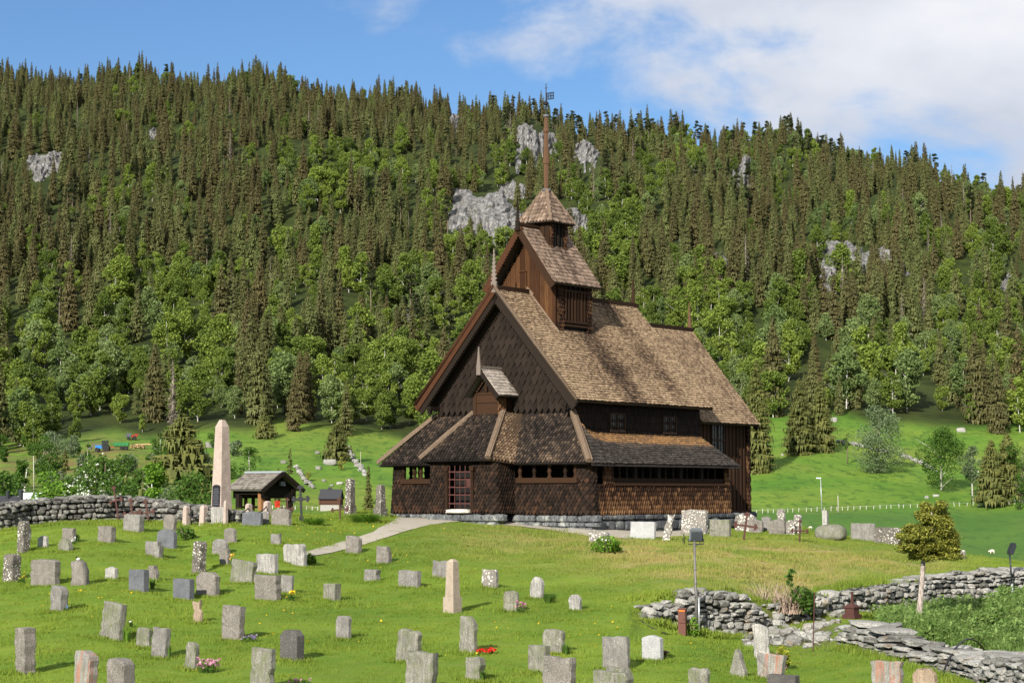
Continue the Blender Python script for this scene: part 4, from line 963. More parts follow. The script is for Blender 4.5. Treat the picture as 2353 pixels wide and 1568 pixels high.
P = at_px(2211, 1282); mb = MB(); rock(mb, (0, 0, .12), (.22, .2, .36), boxy=.3, rough=.1); o = mb.build('gravestone', 'st_white', smooth=True); o.location = P; tag(o, 'rounded stone half hidden at the right side of the juniper tree', 'gravestone', GS)
# column broken off on a boulder
P = at_px(1908, 1238); S_ = F / P.y; root = empty('boulder_monument', P, -.5); tag(root, 'boulder monument with a square stone stump standing on it', 'monument')
mb = MB(); rock(mb, (0, 0, 17 / S_ * .85), (70 / S_, .75, 38 / S_), seed=5, sub=3, boxy=.1, rough=.12); mb.build('boulder', 'st_moss', root, True)
mb = MB(); mb.box((-.2, 0, 48 / S_), (.19, .19, 36 / S_), .5); mb.build('stump', 'st_pale', root)
# small tan obelisk
def obelisk(px, pyb, base_w, base_h, wb, wt, h, cap, mat, label, name='obelisk', base_mat=None, lean=0):
    P = at_px(px, pyb); S_ = F / P.y; q = 1 / (math.cos(GA) + math.sin(GA))
    bw, bh, wb, wt, h, cap = base_w / S_ * q, base_h / S_, wb / S_ * q, wt / S_ * q, h / S_, cap / S_
    P = P + Vector((math.sin(GA), math.cos(GA), 0)) * bw * .5; P.z = zat(P.x, P.y)
    root = empty(name, P, -GA); root.rotation_euler = (0, lean, -GA); tag(root, label, 'obelisk')
    if bh > 0: m_ = MB(); m_.box((0, 0, bh / 2 - .1), (bw, bw, bh + .2), .5); m_.build('plinth', base_mat or mat, root)
    m_ = MB(); z0 = bh if bh > 0 else -.15
    V = []
    for (ww, z) in ((wb, z0), (wt, bh + h - cap), (wt * .42, bh + h)): V += [(-ww/2, -ww/2, z), (ww/2, -ww/2, z), (ww/2, ww/2, z), (-ww/2, ww/2, z)]
    m_.add(V, [(0,1,5,4),(1,2,6,5),(2,3,7,6),(3,0,4,7),(4,5,9,8),(5,6,10,9),(6,7,11,10),(7,4,8,11),(8,9,10,11),(3,2,1,0)], .5); m_.build('shaft', mat, root)
    return root, S_, wb, wt, bh, h
obelisk(1029.5, 1407, 43, 35, 34, 27, 86, 6, 'st_tan', 'small tan granite obelisk on a square plinth in the middle of the graves')
rt, S_, wb, wt, bh, h = obelisk(508, 1197, 0, 0, 50, 31, 232, 16, 'st_pink', 'tall pink granite obelisk with a dark plaque')
mb = MB(); pw = wb * .35; ph = 50 / S_
mb.prism([(-pw, 0), (pw, 0), (pw, ph * .9)] + [(pw * math.cos(a), ph * .9 + ph * .1 * math.sin(a)) for a in np.linspace(.3, math.pi - .3, 6)] + [(-pw, ph * .9)], ((0, -wb/2 + .028 * 34 / S_ - .012, 34 / S_), (1, 0, 0), (0, .028, 1), (0, -1, .028)), .08, .5)
o = mb.build('plaque', 'iron_black', rt)
mb = MB()
for k in range(9): mb.box((0, -wb/2 + .028 * (34 / S_ + ph * (.1 + k * .088)) - .014, 34 / S_ + ph * (.1 + k * .088)), (pw * (1.6 - .2 * (k % 3)), .012, ph * .03), .5)
mb.build('raised_lines', 'lead', o)
obelisk(797.5, 1182, 28, 20, 23, 21, 62, 3, 'st_lichen', 'round topped lichen pillar monument on a plinth by the path, left one', lean=0)
obelisk(866, 1184, 32, 17, 25, 18, 54, 2, 'st_lichen', 'tapered lichen pillar monument on a broad plinth beside the church corner', lean=.02)
# pink granite posts with chains round the big obelisk
tops = []
for (px, pyb, wpx, hpx, lab) in ((428, 1206, 18, 44, 'leftmost'), (468, 1206, 21, 45, 'second from left'), (518, 1206, 11, 56, 'one touching the obelisk'), (571, 1190, 18, 33, 'second from right'), (614, 1186, 20, 35, 'rightmost')):
    P = at_px(px, pyb - 1); S_ = F / P.y; q = 1 / (math.cos(GA) + math.sin(GA)); w_ = wpx / S_ * q * 1.1; hh = hpx / S_
    o_ = empty('granite_post', P, -GA); m_ = MB(); V = []
    for (ww, z) in ((w_, -.2), (w_ * .78, hh * .9), (w_ * .4, hh)): V += [(-ww/2, -ww/2, z), (ww/2, -ww/2, z), (ww/2, ww/2, z), (-ww/2, ww/2, z)]
    m_.add(V, [(0,1,5,4),(1,2,6,5),(2,3,7,6),(3,0,4,7),(4,5,9,8),(5,6,10,9),(6,7,11,10),(7,4,8,11),(8,9,10,11),(3,2,1,0)], .5)
    m_.build('post', 'st_pink', o_); tag(o_, 'pink granite chain post around the tall obelisk, ' + lab, 'post', 'granite chain posts')
    m_ = MB(); m_.lathe([(w_*.3, 0), (w_*.3, .03)], 8, (0, 0, hh * .88), .5); tops.append(P + Vector((0, 0, hh * .72)))
for a, b, lab in ((0, 1, 'left of the tall obelisk'), (3, 4, 'between the two right posts'), (2, 3, 'right of the tall obelisk')):
    pa, pb = tops[a], tops[b]; m_ = MB()
    for k in range(22):
        t0, t1 = k / 22, (k + 1) / 22; sag = .24
        p0, p1 = pa.lerp(pb, t0), pa.lerp(pb, t1); p0 = p0 - Vector((0, 0, sag * 4 * t0 * (1 - t0))); p1 = p1 - Vector((0, 0, sag * 4 * t1 * (1 - t1)))
        m_.beam(p0, p1, .05 if k % 2 else .02, .02 if k % 2 else .05, .5)
    tag(m_.build('chain', 'iron_black'), 'sagging black iron chain ' + lab, 'chain')
# iron crosses
def cross(px, pyb, H, armW, armz, lean, yaw, mat, label, bar=.055, style='trefoil', back=0.):
    P = at_px(px, pyb); S_ = F / P.y; H_ = H / S_; aw = armW / S_ / max(.5, math.cos(yaw)); az = armz / S_
    m_ = MB(); m_.box((0, 0, H_ / 2 - .08), (bar, bar * .55, H_ + .16), .5); m_.box((0, .002, az), (aw, bar * .55, bar), .5)
    ends = [((0, H_), (0, 1)), ((-aw/2, az), (-1, 0)), ((aw/2, az), (1, 0))]
    for (c, d) in ends:
        s_ = (d[1], -d[0])
        for off, o2 in ((.6, 0), (0, 1), (0, -1)):
            cx, cz = c[0] + (d[0] * off + s_[0] * o2) * bar, c[1] + (d[1] * off + s_[1] * o2) * bar
            m_.prism([(bar * .72 * math.cos(a), bar * .72 * math.sin(a)) for a in np.linspace(0, 2*math.pi, 9)[:-1]], ((cx, -bar * .26, cz), (1, 0, 0), (0, 0, 1), (0, -1, 0)), bar * .5, .5)
    if style == 'ornate':
        for z in (.08, .16): m_.prism([(bar * 1.3 * math.cos(a), bar * 1.3 * math.sin(a)) for a in np.linspace(0, 2*math.pi, 9)[:-1]], ((0, -bar * .3, z), (1, 0, 0), (0, 0, 1), (0, -1, 0)), bar * .5, .5)
        m_.prism([(bar * 1.5 * math.cos(a), bar * 1.5 * math.sin(a)) for a in np.linspace(0, 2*math.pi, 9)[:-1]], ((0, -bar * .3, az), (1, 0, 0), (0, 0, 1), (0, -1, 0)), bar * .5, .5)
    o = m_.build('iron_cross', mat); o.location = P; o.rotation_euler = (back, math.radians(lean), -yaw); tag(o, label, 'cross', 'iron grave crosses'); return o
g = NT('rust'); g.color(g.mix(g.noise(g.coord(), 18, 4), (.032, .014, .012), (.085, .034, .026))); g.set(rough=.75)
CR = 'rusty iron cross leaning against the left drystone wall, '
cross(273, 1196, 78, 27, 48, -13, .3, 'rust', CR + 'tallest of three', .06, back=-.08)
cross(306, 1200, 52, 36, 22, -10, .2, 'rust', CR + 'middle one with the widest arms', .07, back=-.1)
cross(342, 1200, 50, 28, 24, -12, .2, 'rust', CR + 'right one of three', .06, back=-.1)
cross(693, 1199, 80, 32, 53, -3, .25, 'iron_black', 'tall black ornate iron cross beside the roofed gate', .075, 'ornate')
cross(659, 1190, 43, 24, 22, 1, .2, 'rust', 'small red brown iron cross showing behind a broad brown stone', .055)
cross(782, 1194, 48, 34, 24, -4, .3, 'rust', 'dark brown iron cross in long grass in front of the left lichen monument', .055)
cross(1708, 1241, 60, 44, 34, 8, .15, 'rust', 'red brown iron cross leaning right among the stones beside the church', .075)
cross(1837, 1246, 49, 30, 27, 1, .7, 'rust', 'thin dark iron cross on the mound left of the boulder monument', .05)
# ================================================================ drystone walls, lamps, boxes, plants near the camera
g = NT('wall_stone'); P_ = g.pos(); n1 = g.noise(P_, 4, 5, .65); n2 = g.noise(P_, 30, 4, .7)
c = g.mix(g.attr('rnd'), (.13, .127, .115), (.38, .375, .35)); c = g.mix(g.ramp(n1, [(.52, 0.), (.68, .7)]), c, (.38, .38, .35))
c = g.mix(g.math('MULTIPLY', g.ramp(n2, [(.35, 1.), (.55, 0.)]), .7), c, (.05, .05, .045)); c = g.mix(g.math('MULTIPLY', g.ramp(g.noise(P_, 2.1, 4), [(.6, 0.), (.7, 1.)]), .5), c, (.16, .10, .04))
g.color(c); g.bump(g.math('ADD', n1, g.math('MULTIPLY', n2, .5)), 1., .04); g.set(spec=.1)
g = NT('wall_stone_dark'); P_ = g.pos(); n1 = g.noise(P_, 5, 5, .65); n2 = g.noise(P_, 30, 4, .7)
c = g.mix(g.attr('rnd'), (.07, .068, .064), (.20, .195, .18)); c = g.mix(g.ramp(n1, [(.5, 0.), (.66, .85)]), c, (.36, .36, .32)); c = g.mix(g.math('MULTIPLY', g.ramp(n2, [(.35, 1.), (.55, 0.)]), .7), c, (.025, .025, .022))
g.color(c); g.bump(g.math('ADD', n1, g.math('MULTIPLY', n2, .5)), 1., .04); g.set(spec=.1)
g = NT('wall_core'); g.color((.03, .028, .025))
def drywall(name, label, pts, thick, mat, sz=(.22, .5), hz=(.13, .26), back=True, sub=2):
    """pts: list of (Vector base, height); courses of irregular stones on the face, caps on top, a dark core inside"""
    mb = MB(); cum = [0]
    for a, b in zip(pts[:-1], pts[1:]): cum.append(cum[-1] + (b[0] - a[0]).length)
    L_ = cum[-1]
    def at(s):
        for k in range(len(cum) - 1):
            if s <= cum[k+1] or k == len(cum) - 2:
                t = (s - cum[k]) / max(1e-6, cum[k+1] - cum[k]); t = min(1, max(0, t)); a, b = pts[k], pts[k+1]
                d = (b[0] - a[0]); d.z = 0; d.normalize(); return a[0].lerp(b[0], t), a[1] + (b[1] - a[1]) * t, d
    faces = [0.0] + ([thick] if back else [])
    for off in faces:
        row_z = 0.0
        while True:
            s = random.uniform(-.2, 0); any_ = False; hh = random.uniform(*hz)
            while s < L_:
                w_ = random.uniform(*sz); p, H, d = at(max(0, s + w_ / 2))
                if row_z < H - .05:
                    any_ = True; n = Vector((-d.y, d.x, 0)); h2 = min(hh * random.uniform(.75, 1.25), H - row_z + .06)
                    c = p + n * (off + random.uniform(-.06, .09)); dp = .36
                    rock(mb, (c.x, c.y, p.z + row_z + h2 / 2 - .04), (w_ * random.uniform(.84, 1.0), dp * random.uniform(.8, 1.2), h2 * random.uniform(.88, 1.06)), boxy=random.uniform(.2, .7), rough=.22, rz=math.atan2(d.y, d.x), sub=sub, tilt=random.uniform(-.2, .2))
                s += w_
            row_z += hh
            if not any_: break
    s = 0
    while s < L_:                                       # cap stones
        w_ = random.uniform(sz[0] * 1.3, sz[1] * 1.4); p, H, d = at(s + w_ / 2); n = Vector((-d.y, d.x, 0)); c = p + n * thick * random.uniform(.35, .65)
        rock(mb, (c.x, c.y, p.z + H - .02), (w_ * 1.1, thick * random.uniform(.6, 1.15), random.uniform(.08, .2)), boxy=.6, rough=.2, rz=math.atan2(d.y, d.x) + random.uniform(-.3, .3), sub=sub, tilt=random.uniform(-.2, .2)); s += w_ * .8
    N_ = int(L_ / .4) + 2; V = []                        # core
    for k in range(N_):
        p, H, d = at(L_ * k / (N_ - 1)); n = Vector((-d.y, d.x, 0)); a = p + n * .06; b = p + n * (thick - .06)
        V += [(a.x, a.y, p.z - .4), (b.x, b.y, p.z - .4), (b.x, b.y, p.z + H - .1), (a.x, a.y, p.z + H - .1)]
    fs = [(0, 1, 2, 3), tuple((N_-1)*4 + i for i in (3, 2, 1, 0))]
    for k in range(N_ - 1):
        for i in range(4): j = (i + 1) % 4; fs.append((k*4+i, (k+1)*4+i, (k+1)*4+j, k*4+j))
    mb.add(V, fs, 0.0, 1)
    o = mb.build(name, [mat, 'wall_core'], smooth=False); tag(o, label, 'wall'); return o
def wpts(lst, D=None):
    out = []
    for (px, pb, pt) in lst:
        p = hit(px, pb - 1, 24, 140); out.append((p, (pb - pt) / (F / p.y)))
    return out
drywall('drystone_wall', 'long dark drystone wall along the left back of the churchyard', wpts([(-60, 1226, 1162), (0, 1216, 1161), (60, 1204, 1153), (110, 1201, 1148), (170, 1199, 1143), (230, 1196, 1141), (300, 1194, 1143), (350, 1196, 1149), (400, 1198, 1156), (440, 1202, 1163), (490, 1204, 1170), (545, 1203, 1176)]), .65, 'wall_stone_dark', (.14, .40), (.10, .21))
def retain(lst):
    out = []
    for (px, pt) in lst:
        U = float(pxU(px)); D = float(wallD(U)) - .12; b = zat(U * (D - .35), D - .35); T = ray(px, pt)[1] * (D + .1)
        out.append((Vector((U * D, D, b)), max(.06, T - b)))
    return out
drywall('drystone_wall', 'grey drystone retaining wall end behind the brown cabinet, below the mound', retain([(1466, 1399), (1495, 1391), (1530, 1383), (1565, 1376), (1600, 1368), (1650, 1362), (1690, 1362), (1715, 1372), (1742, 1400)]), .7, 'wall_stone', (.16, .48), (.10, .22), back=False)
drywall('drystone_wall', 'long pale drystone retaining wall at right behind the juniper trunk', retain([(1868, 1372), (1920, 1362), (1960, 1356), (2000, 1349), (2050, 1341), (2100, 1331), (2150, 1322), (2200, 1317), (2250, 1312), (2300, 1309), (2352, 1308), (2440, 1308)]), .7, 'wall_stone', (.16, .44), (.09, .20), back=False)
drywall('drystone_wall', 'broad low tumbledown wall slanting to the bottom right corner', wpts([(1935, 1478, 1432), (2008, 1497, 1459), (2079, 1520, 1482), (2130, 1533, 1492), (2174, 1545, 1500), (2230, 1560, 1506), (2310, 1584, 1520), (2420, 1612, 1545)]), 1.1, 'wall_stone', (.2, .55), (.09, .17), back=True)
mb = MB()                                               # stones slumped between the walls
for k in range(210):
    px = random.uniform(1712, 1945); lo = 1492 - abs(px - 1800) * .05; py = random.uniform(1392 + max(0, px - 1850) * .05, lo)
    p = hit(px, py); s_ = random.choice((.10, .13, .17, .22, .3)) * random.uniform(.7, 1.2)
    rock(mb, (p.x, p.y, p.z + s_ * .18), (s_ * 1.2, s_, s_ * .6), boxy=.4, rough=.18, rz=R0() * 6, tilt=random.uniform(-.4, .4), sub=1 if s_ < .2 else 2)
tag(mb.build('rubble', 'wall_stone'), 'loose rubble slumped from the gap in the drystone wall', 'rubble', kind='stuff')
mb = MB()
for (px, py, s_) in ((1610, 1362, .3), (1585, 1364, .35), (1568, 1372, .4), (1880, 1392, .55), (1900, 1376, .5), (1850, 1398, .4)):
    p = hit(px, py); o = MB(); rock(o, (0, 0, s_ * .2), (s_ * 1.3, s_, s_ * .6), boxy=.3, rough=.2, rz=R0() * 6); o = o.build('fallen_stone', 'wall_stone'); o.location = p; tag(o, 'loose stone lying on top of the grey drystone wall', 'stone', 'loose stones on the walls')
# ---- floodlight
g = NT('pole_metal'); g.color(g.mix(g.noise(g.coord('Object', (4, 4, 1)), 5, 4), (.07, .066, .06), (.20, .19, .18))); g.set(metal=.35, rough=.55)
g = NT('plastic_grey'); g.color((.075, .088, .098)); g.set(rough=.5)
g = NT('plastic_dark'); g.color((.022, .026, .03)); g.set(rough=.4)
g = NT('cabinet_brown'); g.color(g.mix(g.noise(g.coord(), 8), (.085, .033, .024), (.115, .045, .033))); g.set(rough=.5)
g = NT('orange_sticker'); g.color((.75, .16, .02))
g = NT('galvanised'); g.color((.42, .45, .47)); g.set(metal=.5, rough=.4)
g = NT('black_hose'); g.color((.012, .012, .013)); g.set(rough=.4)
P = hit(1600, 1452); S_ = F / P.y; fl = empty('floodlight', P, -.12); tag(fl, 'grey ribbed floodlight on a slim pole in front of the church', 'lamp')
H_ = 208 / S_; m_ = MB(); m_.tube([(0, 0, -.1), (-.005, 0, H_ * .45), (-.02, 0, H_ * .47), (-.04, 0, H_)], [.045, .043, .036, .033], 10, .5)
for z in (.3, .52, .9, 1.25, 1.6): m_.tube([(-.02, 0, z * H_ / 2.35), (-.02, 0, z * H_ / 2.35 + .02)], .05, 10, .2)
m_.build('pole', 'pole_metal', fl, True)
m_ = MB(); m_.tube([(.07, -.03, .02), (.065, -.03, .9)], .022, 8, .5); m_.build('cable_cover', 'galvanised', fl, True)
m_ = MB(); m_.box((-.05, -.06, .95), (.06, .05, .06), .5); m_.build('clamp', 'pole_metal', fl)
hz_ = H_ + .17; m_ = MB()
m_.prism([(-.19, -.17), (.19, -.17), (.17, .12), (.12, .18), (-.12, .18), (-.165, .12)], ((0, .1, hz_), (1, 0, 0), (0, .18, 1), (0, -1, .18)), .16, .5)
for k in range(14):
    x = -.145 + k * .0223; m_.box((x, -.03, hz_ - .01), (.009, .1, .30), .5, rot=((1, 0, 0), (0, .985, -.17), (0, .17, .985)))
m_.build('lamp_head', 'plastic_grey', fl)
m_ = MB(); m_.tube([(-.2, .05, hz_ - .12), (-.2, .05, hz_ - .26), (.2, .05, hz_ - .26), (.2, .05, hz_ - .12)], .012, 6, .5); m_.tube([(.1, 0, hz_ - .15), (.1, -.02, hz_ - .25), (.0, 0, hz_ - .3), (-.03, 0, H_ - .05)], .012, 6, .5); m_.build('bracket', 'plastic_dark', fl)
P = hit(1566, 1457); S_ = F / P.y; cab = empty('meter_cabinet', P, -.35); tag(cab, 'brown metal meter cabinet with an orange strip by the drystone wall', 'cabinet'); h = 58 / S_
m_ = MB(); m_.box((0, .08, h / 2 - .1), (.2, .16, h + .2), .5); m_.build('body', 'cabinet_brown', cab)
m_ = MB(); m_.box((.01, -.01, h * .72), (.17, .03, h * .5), .5); m_.build('door', 'cabinet_brown', cab)
m_ = MB(); m_.box((.01, -.028, h * .94), (.15, .01, h * .05), .5); m_.build('strip', 'orange_sticker', cab)
m_ = MB(); m_.box((0, .08, h + .012), (.23, .19, .025), .5); m_.build('lid', 'cabinet_brown', cab)
m_ = MB(); m_.lathe([(.012, 0), (.012, .02)], 8, (.06, -.035, h * .6), .5); m_.build('lock', 'plastic_dark', cab)
U = float(pxU(2317)); D = float(wallD(U)) - .75; P = Vector((U * D, D, zat(U * D, D))); S_ = F / P.y; lp = empty('lamp_post', P, .2); tag(lp, 'dark area light on a thin pole at the right edge', 'lamp'); H_ = 122 / S_
m_ = MB(); m_.tube([(0, 0, -.2), (0, 0, H_ * .45)], .042, 8, .5); m_.build('sleeve', 'galvanised', lp, True)
m_ = MB(); m_.tube([(0, 0, H_ * .45), (-.06, 0, H_ + .02)], .03, 8, .5); m_.tube([(-.14, 0, H_ * .5), (-.09, 0, H_ * .49), (0, 0, H_ * .42)], .03, 6, .5); m_.build('pole', 'plastic_dark', lp, True)
m_ = MB(); m_.prism([(-.07, -.02), (.05, -.02), (.16, .25), (.13, .36), (.05, .36), (-.07, .10)], ((-.03, -.12, H_), (1, 0, 0), (0, 0, 1), (0, -1, 0)), .22, .5); m_.build('lamp_head', 'plastic_dark', lp)
# ---- rusty pedestal, stake, hoses, little grave lantern
P = hit(1957, 1430); S_ = F / P.y; P.z = ray(1957, 1419)[1] * P.y; ped = empty('iron_pedestal', P, -.7); tag(ped, 'rusty square iron pedestal with a broken rod on the low wall', 'pedestal'); u = 30 / S_
m_ = MB(); m_.box((0, 0, .05), (u * 1.1, u * 1.1, .12), .5); m_.box((0, 0, .19), (u * .8, u * .8, .2), .5); m_.box((0, 0, .30), (u * .95, u * .95, .04), .5)
V = [(-u*.47, -u*.47, .32), (u*.47, -u*.47, .32), (u*.47, u*.47, .32), (-u*.47, u*.47, .32), (-.05, -.05, .40), (.05, -.05, .40), (.05, .05, .40), (-.05, .05, .40)]
m_.add(V, [(0,1,5,4),(1,2,6,5),(2,3,7,6),(3,0,4,7),(4,5,6,7)], .5); m_.build('pedestal_block', 'rust', ped)
m_ = MB(); m_.beam((0, 0, .38), (.02, 0, .72), .05, .05, .5, up=(0, 1, 0)); m_.beam((.03, 0, .38), (.05, 0, .6), .03, .03, .5, up=(0, 1, 0)); m_.build('rod', 'rust', ped)
P = hit(1867, 1496); m_ = MB(); m_.tube([(0, 0, -.1), (.06, .02, 135 / (F / P.y))], .014, 6, .6); o = m_.build('stake', 'rust'); o.location = P; tag(o, 'thin rusty stake stuck in the ground before the rubble', 'stake')
def hose(lst, rad, label, lift=.02):
    pts = []
    for k in range(len(lst) - 1):
        for t in np.linspace(0, 1, 6)[:-1]:
            a, b = lst[k], lst[k+1]; p = hit(a[0] + (b[0] - a[0]) * t, a[1] + (b[1] - a[1]) * t); pts.append((p.x, p.y, p.z + lift))
    m_ = MB(); m_.tube(pts, rad, 6, .5); tag(m_.build('hose', 'black_hose', smooth=True), label, 'hose')
hose([(1458, 1408), (1470, 1425), (1490, 1440), (1515, 1452), (1545, 1460)], .03, 'black hose lying along the foot of the wall left of the cabinet')
A_ = hit(2165, 1556); B_ = hit(2290, 1500); m_ = MB(); pts = []
for t in np.linspace(0, 1, 16):
    p = A_.lerp(B_, t ** 1.0); pts.append((p.x, p.y, p.z + .06 + .55 * math.sin(min(1, t * 1.25) * math.pi) ** .8 * (1 if t < .8 else .9)))
m_.tube(pts, .022, 6, .5); tag(m_.build('hose', 'black_hose', smooth=True), 'black hose arching over the broad low wall at bottom right', 'hose')
P = hit(1528, 1512); m_ = MB(); m_.lathe([(.09, .12), (.1, .14), (.02, .17)], 10, (0, 0, 0), .5); m_.lathe([(.025, -.05), (.025, .12)], 6, (0, 0, 0), .5); o = m_.build('grave_lamp', 'rust', smooth=True); o.location = P; tag(o, 'low rusty mushroom shaped grave lamp beside the new light stone', 'lamp')
# ---- plants: leaf clouds
def leafmat(name, a, b, dark=None, trans=.35, ornd=.35):
    g = NT(name); r = g.attr('rnd'); c = g.mix(r, a, b)
    if ornd: c = g.mix(g.math('MULTIPLY', g.objrnd(), ornd), c, dark or tuple(k * .45 for k in a))
    g.color(c); g.set(rough=.7, spec=.15)
    if trans:
        tr = g.n('ShaderNodeBsdfTranslucent'); g.l(c, tr.inputs[0]); mx = g.n('ShaderNodeMixShader'); mx.inputs[0].default_value = trans
        g.l(g.b.outputs[0], mx.inputs[1]); g.l(tr.outputs[0], mx.inputs[2]); g.l(mx.outputs[0], g.out.inputs[0])
leafmat('leaf_bright', (.085, .185, .018), (.17, .30, .035), ornd=.2); leafmat('leaf_mid', (.045, .10, .016), (.10, .185, .03), ornd=.2); leafmat('leaf_grey', (.10, .15, .065), (.19, .25, .13), ornd=.2)
leafmat('leaf_weed', (.07, .145, .025), (.20, .28, .085), ornd=0); leafmat('juniper_leaf', (.075, .098, .013), (.29, .285, .052), ornd=0, trans=.15); leafmat('leaf_yellow', (.17, .22, .02), (.42, .42, .05), ornd=0)
leafmat('petal_pink', (.50, .17, .30), (.75, .42, .55), ornd=0); leafmat('petal_red', (.55, .012, .012), (.75, .04, .03), ornd=0); leafmat('petal_yellow', (.75, .50, .02), (.85, .62, .05), ornd=0); leafmat('petal_orange', (.80, .42, .05), (.85, .55, .15), ornd=0)
leafmat('petal_white', (.75, .75, .70), (.85, .85, .80), ornd=0); leafmat('petal_purple', (.22, .08, .40), (.65, .60, .70), ornd=0); leafmat('petal_blue', (.12, .22, .45), (.30, .42, .60), ornd=0)
g = NT('bark'); n = g.noise(g.coord('Object', (6, 6, 1)), 4, 5, .7); g.color(g.mix(n, (.06, .045, .035), (.20, .16, .125))); g.bump(n, .7, .03)
g = NT('bark_pale'); n = g.noise(g.coord('Object', (8, 8, 1.5)), 4, 5, .7); g.color(g.mix(g.ramp(n, [(.4, 0.), (.6, 1.)]), (.16, .13, .115), (.40, .35, .31))); g.bump(n, .7, .02)
g = NT('bark_birch'); n = g.noise(g.coord('Object', (1, 1, 6)), 2.5, 4, .7); g.color(g.mix(g.ramp(n, [(.42, 0.), (.5, 1.)]), (.05, .045, .04), (.55, .53, .49)))
g = NT('twig'); g.color(g.mix(g.attr('rnd'), (.16, .11, .08), (.36, .28, .22)))
def leaves(mb, C, size, asp=1.6, up=.3, mi=0, rnd=None, seed=0):
    """one rhombic leaf at every centre of C; up: 0 random facing .. 1 facing the sky"""
    r_ = np.random.default_rng(seed + len(C)); n = len(C); C = np.asarray(C, float)
    nr_ = r_.normal(size=(n, 3)); nr_[:, 2] = np.abs(nr_[:, 2]) + up; nr_ /= np.linalg.norm(nr_, axis=1)[:, None]
    t = r_.normal(size=(n, 3)); a = np.cross(nr_, t); a /= np.linalg.norm(a, axis=1)[:, None]; b = np.cross(nr_, a)
    s = (np.full(n, size) if np.isscalar(size) else np.asarray(size)) * r_.uniform(.65, 1.3, n)
    s = s[:, None]; L_ = a * s * asp / 2; W_ = b * s / 2
    V = np.stack([C - L_, C + W_ - L_ * .1, C + L_, C - W_ - L_ * .1], 1).reshape(-1, 3)
    base = mb.nv; mb.v.append(V); mb.nv += 4 * n
    idx = (np.arange(n)[:, None] * 4 + np.arange(4)[None] + base).tolist(); mb.f.extend(idx)
    rr = r_.uniform(0, 1, n) if rnd is None else np.clip(rnd + r_.uniform(-.25, .25, n), 0, 1)
    mb.r.extend(rr.tolist()); mb.mi.extend([mi] * n)
def cloud(n, c, r, seed=0, shell=.55, noise=.25):
    r_ = np.random.default_rng(seed * 7 + n); d = r_.normal(size=(n, 3)); d /= np.linalg.norm(d, axis=1)[:, None]
    q = shell + (1 - shell) * r_.uniform(0, 1, n) ** .6
    q = q * (1 + noise * fbm(d[:, 0] * 2 + seed, d[:, 1] * 2, d[:, 2] * 2, seed=seed, oct=2))
    return np.asarray(c) + d * q[:, None] * np.asarray(r)
def multi(nb, c, r, sub, n, seed=0):
    """leaf clumps spread through an ellipsoid"""
    r_ = np.random.default_rng(seed); out = []
    for k in range(nb):
        d = r_.normal(size=3); d /= np.linalg.norm(d); q = r_.uniform(.25, 1) ** .5
        out.append(cloud(n // nb, np.asarray(c) + d * q * np.asarray(r) * (1 - sub * .7), np.asarray(r) * sub * r_.uniform(.6, 1.25), seed * 31 + k, .35))
    return np.concatenate(out)
def bush(name, px, py, wpx, hpx, mat, label, n=900, leaf=.06, cat='bush', stems=True, seed=1, sink=0., up=.3, D0=24.):
    P = hit(px, py, D0); S_ = F / P.y; w, h = wpx / S_, hpx / S_; o = empty(name, P); tag(o, label, cat)
    m_ = MB(); leaves(m_, multi(12, (0, 0, h * .5), (w / 2, w / 2.4, h * .55), .45, n, seed), leaf, up=up, seed=seed); m_.build('foliage', mat, o)
    if stems:
        m_ = MB()
        for k in range(9):
            a = R0() * 6.28; m_.tube([(0, 0, -.05), (math.cos(a) * w * .15, math.sin(a) * w * .15, h * .45), (math.cos(a) * w * .32, math.sin(a) * w * .3, h * .85)], [.012, .008, .004], 4, R0())
        m_.build('stems', 'twig', o)
    return o
bush('green_bush', 1392, 1270, 90, 34, 'leaf_bright', 'bright green leafy bush in front of a lichen stone below the church', 1500, .07)
bush('nettle_patch', 1592, 1462, 34, 40, 'leaf_bright', 'green nettles growing between the brown cabinet and the floodlight pole', 500, .06)
bush('nettle_patch', 1640, 1440, 22, 40, 'leaf_bright', 'green weeds hanging on the face of the grey retaining wall', 200, .05)
bush('dwarf_conifer', 1797, 1534, 46, 46, 'leaf_yellow', 'golden yellow dwarf conifer beside the red striped stone', 1300, .05, up=.8)
bush('grass_clump', 427, 1240, 60, 30, 'leaf_mid', 'tall green weed clump right of the dark slate arch', 700, .06)
bush('leafy_clump', 715, 1296, 36, 24, 'leaf_bright', 'low leafy clump at the right foot of the whitish broad slab', 350, .06)
bush('leafy_clump', 1570, 1252, 6, 26, 'leaf_mid', 'small dark shrub between the white spotted stone and the mossy slab', 120, .05)
bush('leafy_clump', 1960, 1480, 60, 30, 'leaf_mid', 'bramble patch on the face of the low tumbledown wall', 500, .06)
# tangled bush on the rubble
P = hit(1800, 1405); S_ = F / P.y; o = empty('tangled_bush', P); tag(o, 'tangled bush of bare grey twigs and green shoots above the rubble', 'bush')
m_ = MB()
for k in range(230):
    x0 = random.uniform(-.75, .55); a = random.uniform(-.5, .5); L_ = random.uniform(.25, .85)
    m_.tube([(x0, random.uniform(-.3, .4), -.05), (x0 + a * L_ * .5, random.uniform(-.35, .35), L_ * .55), (x0 + a * L_ + random.uniform(-.15, .15), random.uniform(-.4, .4), L_)], [.012, .008, .003], 3, R0(), cap=False)
m_.build('twigs', 'twig', o)
m_ = MB(); leaves(m_, multi(9, (.55, -.1, .35), (.5, .4, .55), .45, 700, 3), .09, seed=4); leaves(m_, multi(8, (-.15, .0, .1), (.75, .4, .3), .4, 450, 8), .06, seed=6, rnd=.2); leaves(m_, multi(4, (.25, .1, .95), (.2, .2, .25), .5, 80, 9), .09, seed=7); m_.build('foliage', 'leaf_mid', o)
